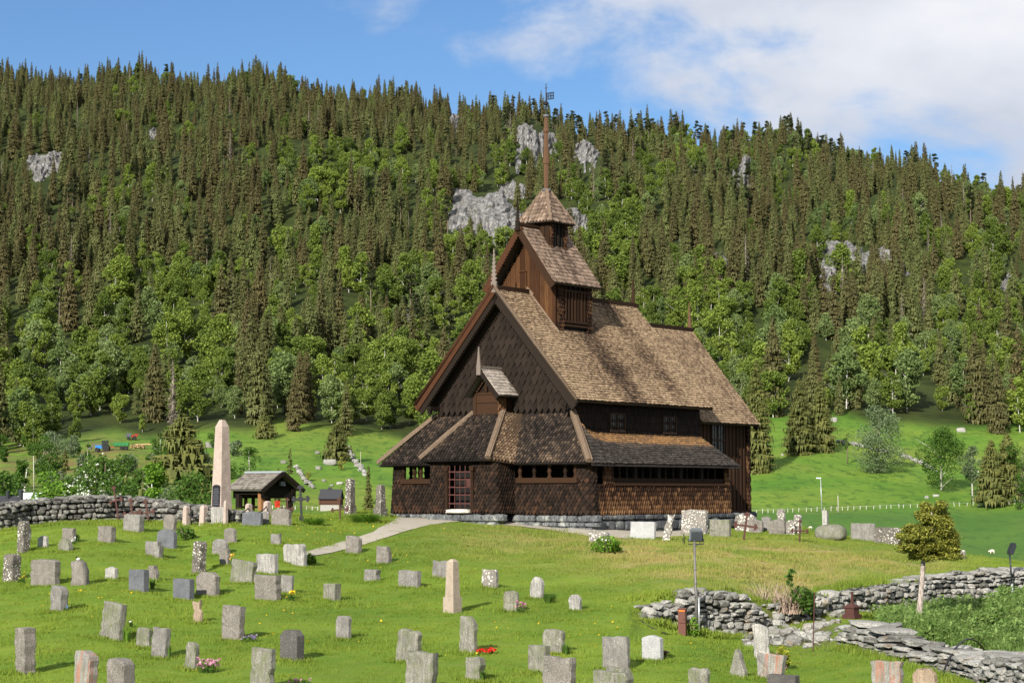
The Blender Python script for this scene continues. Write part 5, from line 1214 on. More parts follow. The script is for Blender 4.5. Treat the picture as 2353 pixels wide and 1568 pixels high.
# tufts of long blades
def tuft(px, py, wpx, hpx, mat, label, n=90, name='grass_tuft'):
    P = hit(px, py); S_ = F / P.y; w, h = wpx / S_, hpx / S_; m_ = MB(); V = []
    for k in range(n):
        a = R0() * 6.28; r0 = random.uniform(0, .2) * w; r1 = r0 + random.uniform(.1, .4) * w; z = h * random.uniform(.5, 1.1); t = .010
        c, s = math.cos(a), math.sin(a)
        m_.add([(c*r0 - s*t, s*r0 + c*t, 0), (c*r0 + s*t, s*r0 - c*t, 0), (c*(r0*.5+r1*.5) + s*t*.8, s*(r0*.5+r1*.5) - c*t*.8, z*.75), (c*(r0*.5+r1*.5) - s*t*.8, s*(r0*.5+r1*.5) + c*t*.8, z*.75), (c*r1, s*r1, z)], [(0,1,2,3), (3,2,4)], R0())
    o = m_.build(name, mat); o.location = P; tag(o, label, 'grass tuft'); return o
tuft(1262, 1384, 50, 22, 'leaf_mid', 'dark green drooping grass tuft beside the tall pale arched stone', 160)
tuft(775, 1378, 22, 22, 'leaf_mid', 'tall grass tuft at the right side of the squat grey block')
tuft(1107, 1564, 26, 26, 'leaf_mid', 'tall grass at the right foot of the low square grey stone at the bottom')
tuft(1300, 1502, 30, 24, 'leaf_mid', 'long leaved daffodil plant right of the streaked grey stone')
tuft(290, 1474, 30, 34, 'leaf_bright', 'upright green blades right of the slab leaning to the right', 60)
tuft(350, 1352, 20, 24, 'leaf_mid', 'grass blades at the right foot of the left slate block', 60)
tuft(178, 1245, 18, 20, 'leaf_mid', 'dark daffodil leaves right of the low brown grey block', 60)
tuft(388, 1512, 16, 32, 'leaf_mid', 'thin weeds right of the grey slab at lower left', 40)
tuft(840, 1200, 120, 22, 'leaf_bright', 'long meadow grass in front of the two lichen monuments by the path', 700)
tuft(720, 1205, 90, 18, 'leaf_bright', 'long grass around the foot of the black iron cross', 500)
tuft(1045, 1196, 22, 22, 'leaf_bright', 'grass growing at the right corner of the church porch', 80); tuft(1150, 1203, 44, 14, 'leaf_mid', 'low weeds against the church foundation', 160); tuft(1500, 1508, 16, 14, 'leaf_bright', 'grass against the left foot of the new light stone', 50)
def flowers(px, py, wpx, hpx, petal, label, n=24, size=.05, stem=.8, leafn=60):
    P = hit(px, py); S_ = F / P.y; w, h = wpx / S_, max(hpx / S_, .06); o = empty('flower_clump', P); tag(o, label, 'flowers')
    r_ = np.random.default_rng(int(px)); C = np.stack([r_.uniform(-.5, .5, n) * w, r_.uniform(-.3, .3, n) * w, h * r_.uniform(.45, 1.05, n)], 1)
    m_ = MB(); leaves(m_, np.repeat(C, 3, 0) + r_.normal(0, size * .3, (n * 3, 3)), size, 1.1, up=.4, seed=int(px)); m_.build('blossoms', petal, o)
    m_ = MB(); leaves(m_, multi(5, (0, 0, h * .28), (w * .5, w * .3, h * .35), .5, leafn, int(py)), .05, 2.2, seed=3)
    for c in C: m_.beam((c[0] * .8, c[1] * .8, -.02), c, .006, .006, .3, up=(.3, 1, .1))
    m_.build('leaves', 'leaf_mid', o)
flowers(478, 1544, 50, 30, 'petal_pink', 'pink flower patch right of the narrow mossy stone at lower left', 60, .045)
flowers(572, 1473, 34, 14, 'petal_purple', 'purple and white pansies at the right foot of the tall rough slab', 22, .045)
flowers(1117, 1501, 42, 12, 'petal_red', 'bright red flowers right of the stone with the slanting top', 34, .05)
flowers(1196, 1408, 22, 28, 'petal_pink', 'pink flowering plant beside the rough grey stone right of centre', 30, .045)
flowers(667, 1380, 22, 26, 'petal_yellow', 'yellow dandelions in front of the big square brown stone', 11, .06)
flowers(536, 1300, 16, 28, 'petal_orange', 'pale orange daffodils beside the narrow brown stone', 8, .06)
flowers(169, 1251, 14, 14, 'petal_white', 'white daffodils between the brown grey block and the pale uneven stone', 7, .06)
flowers(50, 1340, 22, 26, 'petal_yellow', 'few yellow daffodils between two stones at the left edge', 5, .05)
flowers(690, 1572, 50, 14, 'petal_pink', 'pink tulips at the bottom edge right of the big mossy topped slab', 8, .05)
flowers(150, 1403, 10, 12, 'petal_blue', 'small pale blue flowers right of the two toned stone', 10, .04)
flowers(1800, 1536, 18, 8, 'petal_pink', 'small pink red flowers under the golden dwarf conifer', 14, .035)
flowers(352, 1345, 8, 16, 'petal_white', 'single cream daffodil behind the left slate block', 2, .05)
flowers(301, 1440, 6, 14, 'petal_white', 'single white daffodil beside the right leaning slab', 2, .05)
# ---- juniper tree
P = hit(2108, 1444); S_ = F / P.y; jt = empty('juniper_tree', P); tag(jt, 'small juniper tree with bare trunk and golden green crown at right', 'tree')
X2 = lambda px, py: ((px - 2108) / S_, (1444 - py) / S_)
m_ = MB(); tr = [(2108, 1450, 9.5), (2112, 1410, 7.5), (2118, 1350, 6), (2123, 1290, 5.5), (2128, 1250, 5), (2140, 1200, 3), (2148, 1165, 1.5)]
m_.tube([(X2(a, b)[0], 0, X2(a, b)[1]) for a, b, c in tr], [c / S_ for a, b, c in tr], 9, .5); m_.build('trunk', 'bark_pale', jt, True)
m_ = MB()
blobs = [(2148, 1170, 26, 20), (2130, 1185, 24, 20), (2155, 1195, 34, 26), (2095, 1218, 30, 18), (2082, 1236, 24, 14), (2120, 1225, 44, 26), (2165, 1228, 42, 28), (2185, 1250, 32, 24), (2105, 1255, 38, 22), (2145, 1255, 50, 30), (2195, 1266, 22, 16), (2170, 1275, 36, 16), (2115, 1276, 30, 14), (2088, 1258, 24, 12), (2150, 1210, 40, 20)]
C = []
for k, (bx, by, bw, bh) in enumerate(blobs):
    x, z = X2(bx, by)
    for q in range(4):
        C.append(cloud(420, (x + random.uniform(-.5, .5) * bw / S_, random.uniform(-.55, .55), z + random.uniform(-.4, .4) * bh / S_), (bw / S_ * .66, .3, bh / S_ * .62), k * 3 + q, .2))
C = np.concatenate(C); leaves(m_, C, .036, 2.6, up=.9, seed=2); m_.build('crown', 'juniper_leaf', jt)
m_ = MB()
for (bx, by, bw, bh) in blobs[3:]:
    x, z = X2(bx, by); m_.tube([(X2(2124, 1270)[0], 0, X2(2124, 1270)[1]), (x * .6 + .1, random.uniform(-.2, .2), z - .1), (x, random.uniform(-.4, .4), z)], [.03, .02, .008], 5, .5)
m_.build('branch', 'bark', jt, True)
# ---- roofed gate
P = hit(605, 1179, 80, 130); P = Vector((ray(607, 1179)[0] * 104, 104, 0)); P.z = zat(P.x, P.y); gt = empty('lychgate', P, math.radians(47)); tag(gt, 'dark wooden gate with a shingled gable roof on posts at left', 'gate')
zr_, ze_ = ray(620, 1086)[1] * 104 - P.z, ray(572, 1124)[1] * 104 - P.z
wood('gate_shingle', [(.0, (.10, .09, .078)), (1., (.26, .235, .205))])
g = NT('post_orange'); g.color(g.mix(g.noise(g.coord('Object', (6, 6, 1)), 4), (.16, .07, .025), (.28, .14, .06)))
for (x, y, m__) in ((-.95, -.9, 'post_orange'), (.95, -.9, 'tar_dark'), (-.95, .9, 'tar_dark'), (.95, .9, 'tar_dark')):
    m_ = MB(); m_.box((x, y, ze_ / 2), (.26, .26, ze_ + .3), .5); m_.build('post', m__, gt)
m_ = MB(); hwr = 1.38; sl = (zr_ - ze_) / hwr
for s_ in (-1, 1):
    q = ((-hwr, 1.5, ze_), (-hwr, -1.5, ze_), (0, -1.5, zr_), (0, 1.5, zr_)) if s_ < 0 else ((hwr, -1.5, ze_), (hwr, 1.5, ze_), (0, 1.5, zr_), (0, -1.5, zr_))
    roof_patch(m_, q, .2, .18, .05, 'flat', None, t=.08)
m_.build('gate_roof', 'gate_shingle', gt)
m_ = MB(); m_.box((0, 0, zr_ + .05), (.2, 3.05, .1), .5); m_.build('ridge_cap', 'galvanised', gt)
m_ = MB()
for y in (-1.1, 1.1): m_.prism([(-1.2, 0), (1.2, 0), (0, 1.2 * sl)], ((0, y, ze_ + .02), (1, 0, 0), (0, 0, 1), (0, -1, 0)), .06, .3)
m_.box((0, -1.12, ze_ - .2), (2.3, .08, .5), .2); m_.box((0, 1.12, ze_ - .2), (2.3, .08, .5), .2); m_.box((0, 0, ze_ + .02), (2.2, 2.3, .05), .1); m_.box((0, -1.0, ze_ - .1), (2.2, .2, .24), .4); m_.box((0, 1.0, ze_ - .1), (2.2, .2, .24), .4); m_.box((-.95, 0, ze_ - .12), (.2, 2.4, .26), .8); m_.box((.95, 0, ze_ - .12), (.2, 2.4, .26), .3)  # flat ceiling board under the roof added to darken the gate's inside
for s_ in (-1, 1): m_.beam((s_ * 1.42, -1.52, ze_ - .08), (0, -1.52, zr_ + .0), .08, .2, .5)
m_.build('timber_frame', 'tar_dark', gt)
m_ = MB(); m_.box((.1, -1.3, zr_ - .55), (.3, .14, .22), .5); m_.build('lamp', 'plastic_grey', gt)
m_ = MB()
for x in (-.5, 0, .5): m_.box((x, .9, .55), (.2, .05, .9), .5)
m_.box((0, .92, .3), (1.7, .06, .1), .5); m_.box((0, .92, .85), (1.7, .06, .1), .5); m_.build('gate_leaf', 'tar_brown', gt)
P2 = Vector((ray(637, 1158)[0] * 101, 101, ray(637, 1158)[1] * 101)); m_ = MB(); m_.box((0, 0, 0), (.22, .16, .30), .5); m_.box((0, -.09, .05), (.12, .03, .06), .5); m_.box((0, 0, .17), (.25, .2, .04), .5)
g = NT('red_box'); g.color((.42, .035, .02)); g.set(rough=.4); o = m_.build('mail_box', 'red_box'); o.location = P2; o.rotation_euler = (0, 0, .5); tag(o, 'small bright red box hanging on the right post of the roofed gate', 'box')
# ================================================================ trees, forest, meadow furniture
leafmat('spruce_needle', (.044, .066, .021), (.142, .162, .052), dark=(.095, .084, .032), ornd=.5, trans=.1)
leafmat('spruce_needle_brown', (.036, .044, .016), (.115, .112, .040), dark=(.10, .078, .034), ornd=.6, trans=.1)
leafmat('spruce_needle_big', (.040, .056, .015), (.15, .155, .042), ornd=.3, trans=.12)
leafmat('pine_needle', (.03, .045, .018), (.085, .095, .040), ornd=.4, trans=.1)
leafmat('birch_leaf', (.115, .175, .024), (.265, .340, .066), dark=(.070, .110, .022), ornd=.85, trans=.3)
leafmat('aspen_leaf', (.12, .18, .055), (.25, .31, .12), dark=(.05, .10, .02), ornd=.5, trans=.3)
def spruce(h, R, seed, whorl=.5, nb=7, mi_t=0, mi_c=1, trunk=None, crown=None, bare=.05, full=1.0):
    r_ = np.random.default_rng(seed); t_ = trunk if trunk is not None else MB(); c_ = crown if crown is not None else t_
    t_.tube([(0, 0, -.6), (0, 0, h * .5), (0, 0, h * .97)], [h * .013, h * .008, .02], 5, .5, mi_t)
    V, Fc, Rn = [], [], []
    z = h * bare
    while z < h * .985:
        t = z / h; rr = R * (1 - t) ** .68 * (1 - .35 * max(0, .18 - t) / .18)
        n = max(3, int(round(nb * (.55 + .6 * (1 - t)))))
        for k in range(n):
            a = r_.uniform(0, 6.283); L = rr * r_.uniform(.6, 1.22) + .12; dr = (.34 - .5 * t) * L + r_.uniform(-.06, .08) * L
            if r_.random() > full: continue
            ca, sa = math.cos(a), math.sin(a); zz = z + r_.uniform(-.55, .55) * whorl; tone = r_.uniform(.0, .6)
            for (da, l, w_) in ((0, 1., .11), (.30, .82, .10), (-.30, .82, .10), (.62, .58, .10), (-.62, .58, .10)):
                c2, s2 = math.cos(a + da), math.sin(a + da); px, py = -s2, c2; l *= L; w2 = w_ * L + .05
                b0 = len(V); mz = zz - dr * .62 * l / L; tz = zz - dr * .8 * l / L
                V += [(0, 0, zz + .08), (c2*l*.55 + px*w2, s2*l*.55 + py*w2, mz - .10*L), (c2*l, s2*l, tz), (c2*l*.55 - px*w2, s2*l*.55 - py*w2, mz - .10*L), (c2*l*.5, s2*l*.5, mz + .05 * L)]
                Fc += [(b0, b0+1, b0+4), (b0+1, b0+2, b0+4), (b0+2, b0+3, b0+4), (b0+3, b0, b0+4)]; Rn += [tone + .1, tone + .35, tone + .4, tone + .1]
            for q_ in (.98, .88, .78, .68, .58):       # twigs hanging as a fringe
                o_ = r_.uniform(-.42, .42) * L * q_; cx2, cy2 = ca * L * q_ - sa * o_, sa * L * q_ + ca * o_; zq = zz - dr * q_ * .8; b0 = len(V); w3 = .06 * L + .045
                V += [(cx2 - sa * w3, cy2 + ca * w3, zq), (cx2 + sa * w3, cy2 - ca * w3, zq), (cx2 * 1.05, cy2 * 1.05, zq - r_.uniform(.16, .36) * L - .2)]; Fc.append((b0, b0+1, b0+2)); Rn.append(tone + .3)
            # hanging twigs
            b0 = len(V); d = .30 * L
            V += [(ca*L*.25, sa*L*.25, zz - dr*.2), (ca*L*.9, sa*L*.9, zz - dr*.75), (ca*L*.6, sa*L*.6, zz - dr*.6 - d)]; Fc.append((b0, b0+1, b0+2)); Rn.append(tone * .6)
        z += whorl * r_.uniform(.7, 1.25) * (1 - .35 * t)
    b0 = len(V); V += [(-.1, 0, h * .94), (.1, 0, h * .94), (0, 0, h * 1.02)]; Fc.append((b0, b0+1, b0+2)); Rn.append(.5)
    b = c_.nv; c_.v.append(np.array(V)); c_.nv += len(V); c_.f.extend([[i + b for i in f] for f in Fc]); c_.r.extend(np.clip(Rn, 0, 1).tolist()); c_.mi.extend([mi_c] * len(Fc))
    return t_
def broad(h, R, seed, n=1500, leaf=.42, base=.22, mi_t=0, mi_c=1, trunk=None, crown=None, tall=1.0, nb=16, sub=.42, tr=.018, stems=1):
    r_ = np.random.default_rng(seed); t_ = trunk if trunk is not None else MB(); c_ = crown if crown is not None else t_
    for s in range(stems):
        dx, dy = (r_.uniform(-.25, .25, 2) * R if stems > 1 else (0, 0)); lean = r_.uniform(-.06, .06, 2) * h
        t_.tube([(dx * .3, dy * .3, -.5), (dx + lean[0] * .4, dy + lean[1] * .4, h * .4), (dx + lean[0], dy + lean[1], h * .88)], [h * tr, h * tr * .65, .03], 6, .5, mi_t)
        for k in range(5):
            a = r_.uniform(0, 6.28); z0 = h * r_.uniform(base * .9, .6); L = R * r_.uniform(.5, .95)
            t_.tube([(dx + lean[0] * .4, dy + lean[1] * .4, z0), (dx + math.cos(a) * L * .5, dy + math.sin(a) * L * .5, z0 + L * .45), (dx + math.cos(a) * L, dy + math.sin(a) * L, z0 + L * .75)], [h * tr * .4, h * tr * .25, .015], 4, .5, mi_t, cap=False)
    zc = h * (base + 1) / 2; hz = h * (1 - base) / 2
    pts = []
    for k in range(nb):
        u = r_.uniform(-1, 1); prof = math.sqrt(max(.05, 1 - u * u)) * (1.0 if u < 0 else 1 - .35 * u); a = r_.uniform(0, 6.28); q = r_.uniform(.15, 1) ** .6 * prof
        s = sub * r_.uniform(.65, 1.2); c = (math.cos(a) * q * R * (1 - s * .4), math.sin(a) * q * R * (1 - s * .4), zc + u * hz * (1 - s * .5))
        pts.append(cloud(n // nb, c, (R * s, R * s, R * s * .85), seed * 13 + k, .45))
    leaves(c_, np.concatenate(pts), leaf, 1.5, .35, mi_c, rnd=None, seed=seed); return t_
def pine(h, R, seed, mi_t=0, mi_c=1):
    r_ = np.random.default_rng(seed); t_ = MB()
    t_.tube([(0, 0, -.6), (.1, 0, h * .5), (0, 0, h * .95)], [h * .014, h * .010, .03], 5, .5, mi_t); pts = []
    for k in range(20):
        t = r_.uniform(.38, 1); a = r_.uniform(0, 6.28); q = R * r_.uniform(.2, 1) * (1.1 - .75 * (t - .38) / .62); z = h * t
        t_.tube([(0, 0, z - q * .25), (math.cos(a) * q, math.sin(a) * q, z)], [.05, .02], 3, .5, mi_t, cap=False)
        pts.append(cloud(60, (math.cos(a) * q, math.sin(a) * q, z), (R * .38, R * .38, R * .22), seed * 17 + k, .3))
    leaves(t_, np.concatenate(pts), .38, 2.2, .8, mi_c, seed=seed); return t_
# ---- prototypes as meshes (trunk + crown in one mesh for the small far trees)
PROTO = []          # (kind, mesh builder, height, materials)
for s, (hh_, rr_, wh_, nb_, fu_, mt_) in enumerate([(17, 3.1, .46, 9, 1., ''), (20, 3.4, .5, 9, .95, '_brown'), (18, 2.6, .46, 8, .9, ''), (22, 2.5, .5, 8, .85, '_brown'), (14, 3.2, .4, 9, 1., ''), (19, 2.2, .46, 7, .8, ''), (21, 3.0, .55, 8, .75, '_brown'), (16, 2.2, .42, 8, .95, '')]):
    PROTO.append(('spruce', spruce(hh_, rr_, 50 + s, wh_, nb_, full=fu_), hh_, ('bark', 'spruce_needle' + mt_)))
for s in range(2): PROTO.append(('pine', pine(17, 2.6, 80 + s), 17, ('bark', 'pine_needle')))
for s in range(4): PROTO.append(('birch', broad(15, 4.0 + .35 * s, 90 + s, 4600, .44, .06, nb=26, sub=.36, tr=.010), 15, ('bark_birch', 'birch_leaf')))
for s in range(2): PROTO.append(('aspen', broad(14, 4.4, 100 + s, 4300, .44, .05, nb=24, sub=.38, tr=.011), 14, ('bark_birch', 'aspen_leaf')))
leafmat('needle_dead', (.09, .075, .055), (.20, .17, .13), ornd=.3, trans=0)
for s in range(2): PROTO.append(('snag', spruce(17, 1.7, 110 + s, .6, 5, full=.5), 17, ('bark_pale', 'needle_dead')))
IDX = {}
for i, p in enumerate(PROTO): IDX.setdefault(p[0], []).append(i)
# ---- grey cliffs breaking through the forest
g = NT('cliff'); P_ = g.pos((1, 1, 1)); n1 = g.noise(g.pos((.35, .35, .06)), 1.6, 7, .7); n2 = g.noise(P_, .22, 6, .7)
c = g.mix(g.ramp(n1, [(.36, 0.), (.62, 1.)]), (.040, .039, .040), (.285, .28, .275)); c = g.mix(g.ramp(n2, [(.54, 0.), (.66, .85)]), c, (.05, .058, .03))
g.color(c); g.bump(g.math('ADD', n1, n2), 1., 1.2); g.set(spec=.1)
CLIFFS = [(1105, 492, 150, 95), (1180, 530, 110, 75), (1212, 345, 60, 90), (1180, 440, 62, 44), (1320, 510, 50, 50), (1345, 365, 60, 50), (100, 385, 75, 50), (1712, 405, 36, 70), (1990, 615, 150, 80), (1905, 640, 60, 60), (1650, 600, 50, 40), (1860, 605, 30, 50), (2315, 645, 40, 40), (1045, 275, 22, 50), (940, 730, 40, 30), (345, 315, 22, 34), (1575, 545, 24, 26), (1255, 330, 40, 60)]
for k, (px, py, w, h) in enumerate(CLIFFS):
    P0, P1 = hitfar(px, py + h * .62), hitfar(px, py - h * .62); D0_, D1_ = P0.y, max(P1.y, P0.y + 30); nu, nv_ = 46, 46
    uu, vv = np.meshgrid(np.linspace(-1, 1, nu), np.linspace(-1, 1, nv_)); U_ = pxU(px + uu * w * .72); D_ = D0_ + (D1_ - D0_) * (vv + 1) / 2; X3, Y3 = U_ * D_, D_; Z3 = terr(X3, Y3)
    S_ = F / P0.y; env = 1 - np.sqrt(uu ** 2 + vv ** 2) + .55 * fbm(uu * 2.2 + k * 7, vv * 1.6, seed=40 + k, oct=4)
    b_ = np.clip(env, -.5, 1.2); led = np.floor(b_ * 4 + .3 * vnoise(uu * 5, vv * 5, seed=3 + k)) / 4; b_ = .35 * b_ + .65 * led
    amp = min(.30 * h / S_ + 3, 12); crack = vnoise(uu * w / S_ / 2.2 + .2 * vv, vv * 1.5, seed=90 + k)
    off = b_ * amp * 1.5 + crack * amp * .16 + .10 * amp * vnoise(uu * 14, vv * 14, seed=5)
    Y3 = Y3 - np.maximum(off, -3) * .75; Z3 = Z3 + off * .62 - .8; X3 = X3 + .3 * vnoise(uu * 9, vv * 9, seed=8) * amp * .2
    mb = MB(); mb.add(np.stack([X3, Y3, Z3], -1).reshape(-1, 3), [(j*nu+i, j*nu+i+1, (j+1)*nu+i+1, (j+1)*nu+i) for j in range(nv_-1) for i in range(nu-1)])
    tag(mb.build('cliff', 'cliff'), 'grey rock face breaking through the forest', kind='structure')
# ---- scatter the hillside forest
random.seed(5); rf_ = np.random.default_rng(77)
N = 13500
U_ = rf_.uniform(-.335, .335, N); D_ = np.sqrt(rf_.uniform(470 ** 2, 1720 ** 2, N)); x_, y_ = U_ * D_, D_; z_ = terr(x_, y_)
px_, py_ = project(x_, y_, z_); S_ = F / y_
ok = (py_ < edgeR(U_) + interp([0, 180, 330, 430], [48, 38, 16, 0])(U_) + 12 * vnoise(U_ * 90, U_ * 0, seed=21) + 2) & ~((px_ > 185) & (px_ < 350) & (py_ > 996)) & (D_ < Dsky(U_) + 60)
den = .5 + .5 * vnoise(x_ / 40, y_ / 40, seed=61)
ok &= rf_.uniform(0, 1, N) < np.where(py_ > 700, .62, .86) * np.clip(.65 + .55 * den, 0, 1)
for (cx_c, cy_c, w, h) in CLIFFS:
    ok &= ~((abs(px_ - cx_c) < w * .46) & (py_ > cy_c - h * .5) & (py_ < cy_c + h * .5 + np.minimum(16, 5 * S_)))
ok &= ~((px_ > 1945) & (px_ < 2130) & (py_ > 955) & (y_ < 640))
px_, py_, x_, y_, z_, S_ = [a[ok] for a in (px_, py_, x_, y_, z_, S_)]
n = len(px_)
pb = .30 + .40 * sstep((py_ - 560) / 300) + .50 * vnoise(px_ / 95, py_ / 75, seed=33) + .25 * vnoise(px_ / 40, py_ / 40, seed=35) + .18 * np.exp(-(((px_ - 1440) / 110) ** 2 + ((py_ - 520) / 120) ** 2)) * 2.2 + .35 * np.exp(-(((px_ - 850) / 130) ** 2 + ((py_ - 430) / 60) ** 2)) + .3 * np.exp(-(((px_ - 1170) / 60) ** 2 + ((py_ - 400) / 60) ** 2))
pb = np.where(py_ < 330, pb * .25, sstep((pb - .18) / .66))
uu = rf_.uniform(0, 1, n); isb = uu < pb
far_pine = (~isb) & (rf_.uniform(0, 1, n) < np.where((px_ > 1150) & (py_ < skyR(pxU(px_)) + 70), .3, .03))
kind = np.where(isb, np.where(rf_.uniform(0, 1, n) < np.where(px_ > 1600, .35, .15), 'aspen', 'birch'), np.where(far_pine, 'pine', 'spruce'))
kind = np.where((kind == 'spruce') & (rf_.uniform(0, 1, n) < .03), 'snag', kind)
tid = np.array([rf_.choice(IDX[k]) for k in kind]); scl = (.48 + .82 * rf_.uniform(0, 1, n) ** .8) * (1.22 - .34 * sstep((y_ - 700) / 650)) * np.where(isb, rf_.uniform(.55, 1.05, n), 1) * np.where(rf_.uniform(0, 1, n) < .12, .55, 1)
rot = rf_.uniform(0, 6.283, n); hgt = scl * np.array([PROTO[t][2] for t in tid])
# which are seen largest: in the frame, not behind the church, not swallowed by nearer trees
vis = (px_ > 5) & (px_ < 2347) & ~((px_ > 985) & (px_ < 1690) & (py_ > 930 - np.abs(px_ - 1330) * .0)) & ~((px_ > 1120) & (px_ < 1560) & (py_ > 700)) 
score = hgt * S_ * vis
ind = np.zeros(n, bool)
for ks in (('spruce', 'pine', 'snag'), ('birch', 'aspen')):
    m = np.where(np.isin(kind, ks))[0]; m = m[np.argsort(-score[m])][:290]; ind[m] = True
PM = {}
def zone(px, py):
    cols = [(260, 'at the far left'), (520, 'above the tall obelisk'), (800, 'above the left meadow'), (1130, 'just left of the church'), (1500, 'behind the church roof'), (1800, 'just right of the church'), (2080, 'above the right meadow'), (9999, 'at the far right')]
    rows_ = 'at the forest foot' if py > 930 else 'in the lower forest' if py > 800 else 'on the middle slope' if py > 600 else 'high on the slope'
    return rows_, next(t for lim, t in cols if px < lim)
for i in np.where(ind)[0]:
    t = int(tid[i])
    if t not in PM:
        o = PROTO[t][1].build({'snag': 'dead'}.get(PROTO[t][0], PROTO[t][0]) + '_tree', list(PROTO[t][3])); PM[t] = o.data
    else:
        o = bpy.data.objects.new({'snag': 'dead'}.get(PROTO[t][0], PROTO[t][0]) + '_tree', PM[t]); COL.objects.link(o)
    o.location = (x_[i], y_[i], z_[i]); o.rotation_euler = (0, 0, rot[i]); o.scale = (scl[i],) * 3
    rw, cl = zone(px_[i], py_[i]); hp = hgt[i] * S_[i]
    sz = 'tall' if hp > 105 else 'medium' if hp > 75 else 'small'
    nm = {'snag': 'dying grey spruce', 'spruce': 'dark spruce', 'pine': 'loose crowned pine', 'birch': 'bright green birch', 'aspen': 'pale green leafy tree'}[kind[i]]
    tag(o, f'{sz} {nm} {rw} {cl}', 'tree', f'{nm} trees {rw} {cl}')
# the rest of the wood: one object, scattered by geometry nodes from the tree shapes stored in the same mesh
rest = ~ind; mb = MB(); allm = []; vid = []
for i, p in enumerate(PROTO):
    b = mb.nv; v = np.concatenate(p[1].v); mb.v.append(v); mb.nv += len(v); mb.f.extend([[k + b for k in f] for f in p[1].f]); mb.r.extend(p[1].r)
    for mname in p[3]:
        if mname not in allm: allm.append(mname)
    mb.mi.extend([allm.index(p[3][k]) for k in p[1].mi]); vid += [i + 1] * len(v)
pts = np.stack([x_[rest], y_[rest], z_[rest]], 1); mb.v.append(pts); mb.nv += len(pts)
fo = mb.build('forest', allm); fm_ = fo.data
def setat(me_, name, typ, arr, key='value'):
    a = me_.attributes.new(name, typ, 'POINT'); a.data.foreach_set(key, arr)
k0 = len(vid)
setat(fm_, 'vid', 'INT', np.array(vid + [0] * len(pts), np.int32)); setat(fm_, 'tid', 'INT', np.concatenate([np.full(k0, -1), tid[rest]]).astype(np.int32))
setat(fm_, 'rot', 'FLOAT', np.concatenate([np.zeros(k0), rot[rest]]).astype(np.float32)); setat(fm_, 'scl', 'FLOAT', np.concatenate([np.ones(k0), scl[rest]]).astype(np.float32))
def scatter_nodes(name, nv_):
    ng = bpy.data.node_groups.new(name, 'GeometryNodeTree')
    ng.interface.new_socket('Geometry', in_out='INPUT', socket_type='NodeSocketGeometry'); ng.interface.new_socket('Geometry', in_out='OUTPUT', socket_type='NodeSocketGeometry')
    N_ = ng.nodes.new; Lk = ng.links.new; gi, go = N_('NodeGroupInput'), N_('NodeGroupOutput'); jn = N_('GeometryNodeJoinGeometry'); Lk(jn.outputs[0], go.inputs[0])
    def na(nm, typ): q = N_('GeometryNodeInputNamedAttribute'); q.data_type = typ; q.inputs[0].default_value = nm; return q.outputs[0]
    def eq(sock, k):
        q = N_('FunctionNodeCompare'); q.data_type = 'INT'; q.operation = 'EQUAL'; Lk(sock, q.inputs[2]); q.inputs[3].default_value = k; return q.outputs[0]
    vidn, tidn, rotn, scn = na('vid', 'INT'), na('tid', 'INT'), na('rot', 'FLOAT'), na('scl', 'FLOAT')
    cx_ = N_('ShaderNodeCombineXYZ'); Lk(rotn, cx_.inputs[2])
    sp = N_('GeometryNodeSeparateGeometry'); sp.domain = 'POINT'; Lk(gi.outputs[0], sp.inputs[0]); Lk(eq(vidn, 0), sp.inputs[1])
    for k in range(nv_):
        st_ = N_('GeometryNodeSeparateGeometry'); st_.domain = 'POINT'; Lk(gi.outputs[0], st_.inputs[0]); Lk(eq(vidn, k + 1), st_.inputs[1])
        ip = N_('GeometryNodeInstanceOnPoints'); Lk(sp.outputs[0], ip.inputs['Points']); Lk(eq(tidn, k), ip.inputs['Selection']); Lk(st_.outputs[0], ip.inputs['Instance'])
        Lk(cx_.outputs[0], ip.inputs['Rotation']); Lk(scn, ip.inputs['Scale']); Lk(ip.outputs[0], jn.inputs[0])
    return ng
md = fo.modifiers.new('scatter', 'NODES'); md.node_group = scatter_nodes('forest_scatter', len(PROTO))
tag(fo, 'dense spruce and birch forest covering the hillside', kind='stuff')
# ---- trees standing apart on the meadows and behind the left wall: trunk and crown as parts
def tree(kindf, name, px, D, top, wpx, label, seed, tm, cm, group=None, **kw):
    U = float(pxU(px)); P = Vector((U * D, D, zat(U * D, D))); h = ray(px, top)[1] * D - P.z; R = wpx / 2 / (F / D); o = empty(name, P, seed * .7); tag(o, label, 'tree', group)
    t_, c_ = MB(), MB(); kindf(h, R, seed, trunk=t_, crown=c_, mi_t=0, mi_c=0, **kw); t_.build('trunk', tm, o, True); c_.build('crown', cm, o); return o
tree(spruce, 'spruce_tree', 418, 230, 948, 250, 'big ragged spruce with bare drooping branches left of the obelisk', 3, 'bark', 'spruce_needle_big', whorl=.34, nb=13, bare=.08, full=.85)
tree(broad, 'leafy_tree', 355, 215, 1055, 80, 'lime green birch against the left flank of the big spruce', 5, 'bark_birch', 'leaf_bright', n=2200, leaf=.28)
tree(broad, 'leafy_bush', 445, 190, 1088, 150, 'olive green bushy willow below the big spruce', 6, 'bark', 'leaf_mid', n=3600, leaf=.2, base=.0, nb=22)
tree(broad, 'leafy_bush', 396, 195, 1112, 110, 'low green bush at the foot of the big spruce', 16, 'bark', 'leaf_grey', n=1500, leaf=.2, base=.0)
fb = tree(broad, 'flowering_bush', 232, 150, 1030, 175, 'dark green bush covered in white blossom behind the left wall', 7, 'bark', 'leaf_mid', n=5200, leaf=.17, base=.0, nb=26)
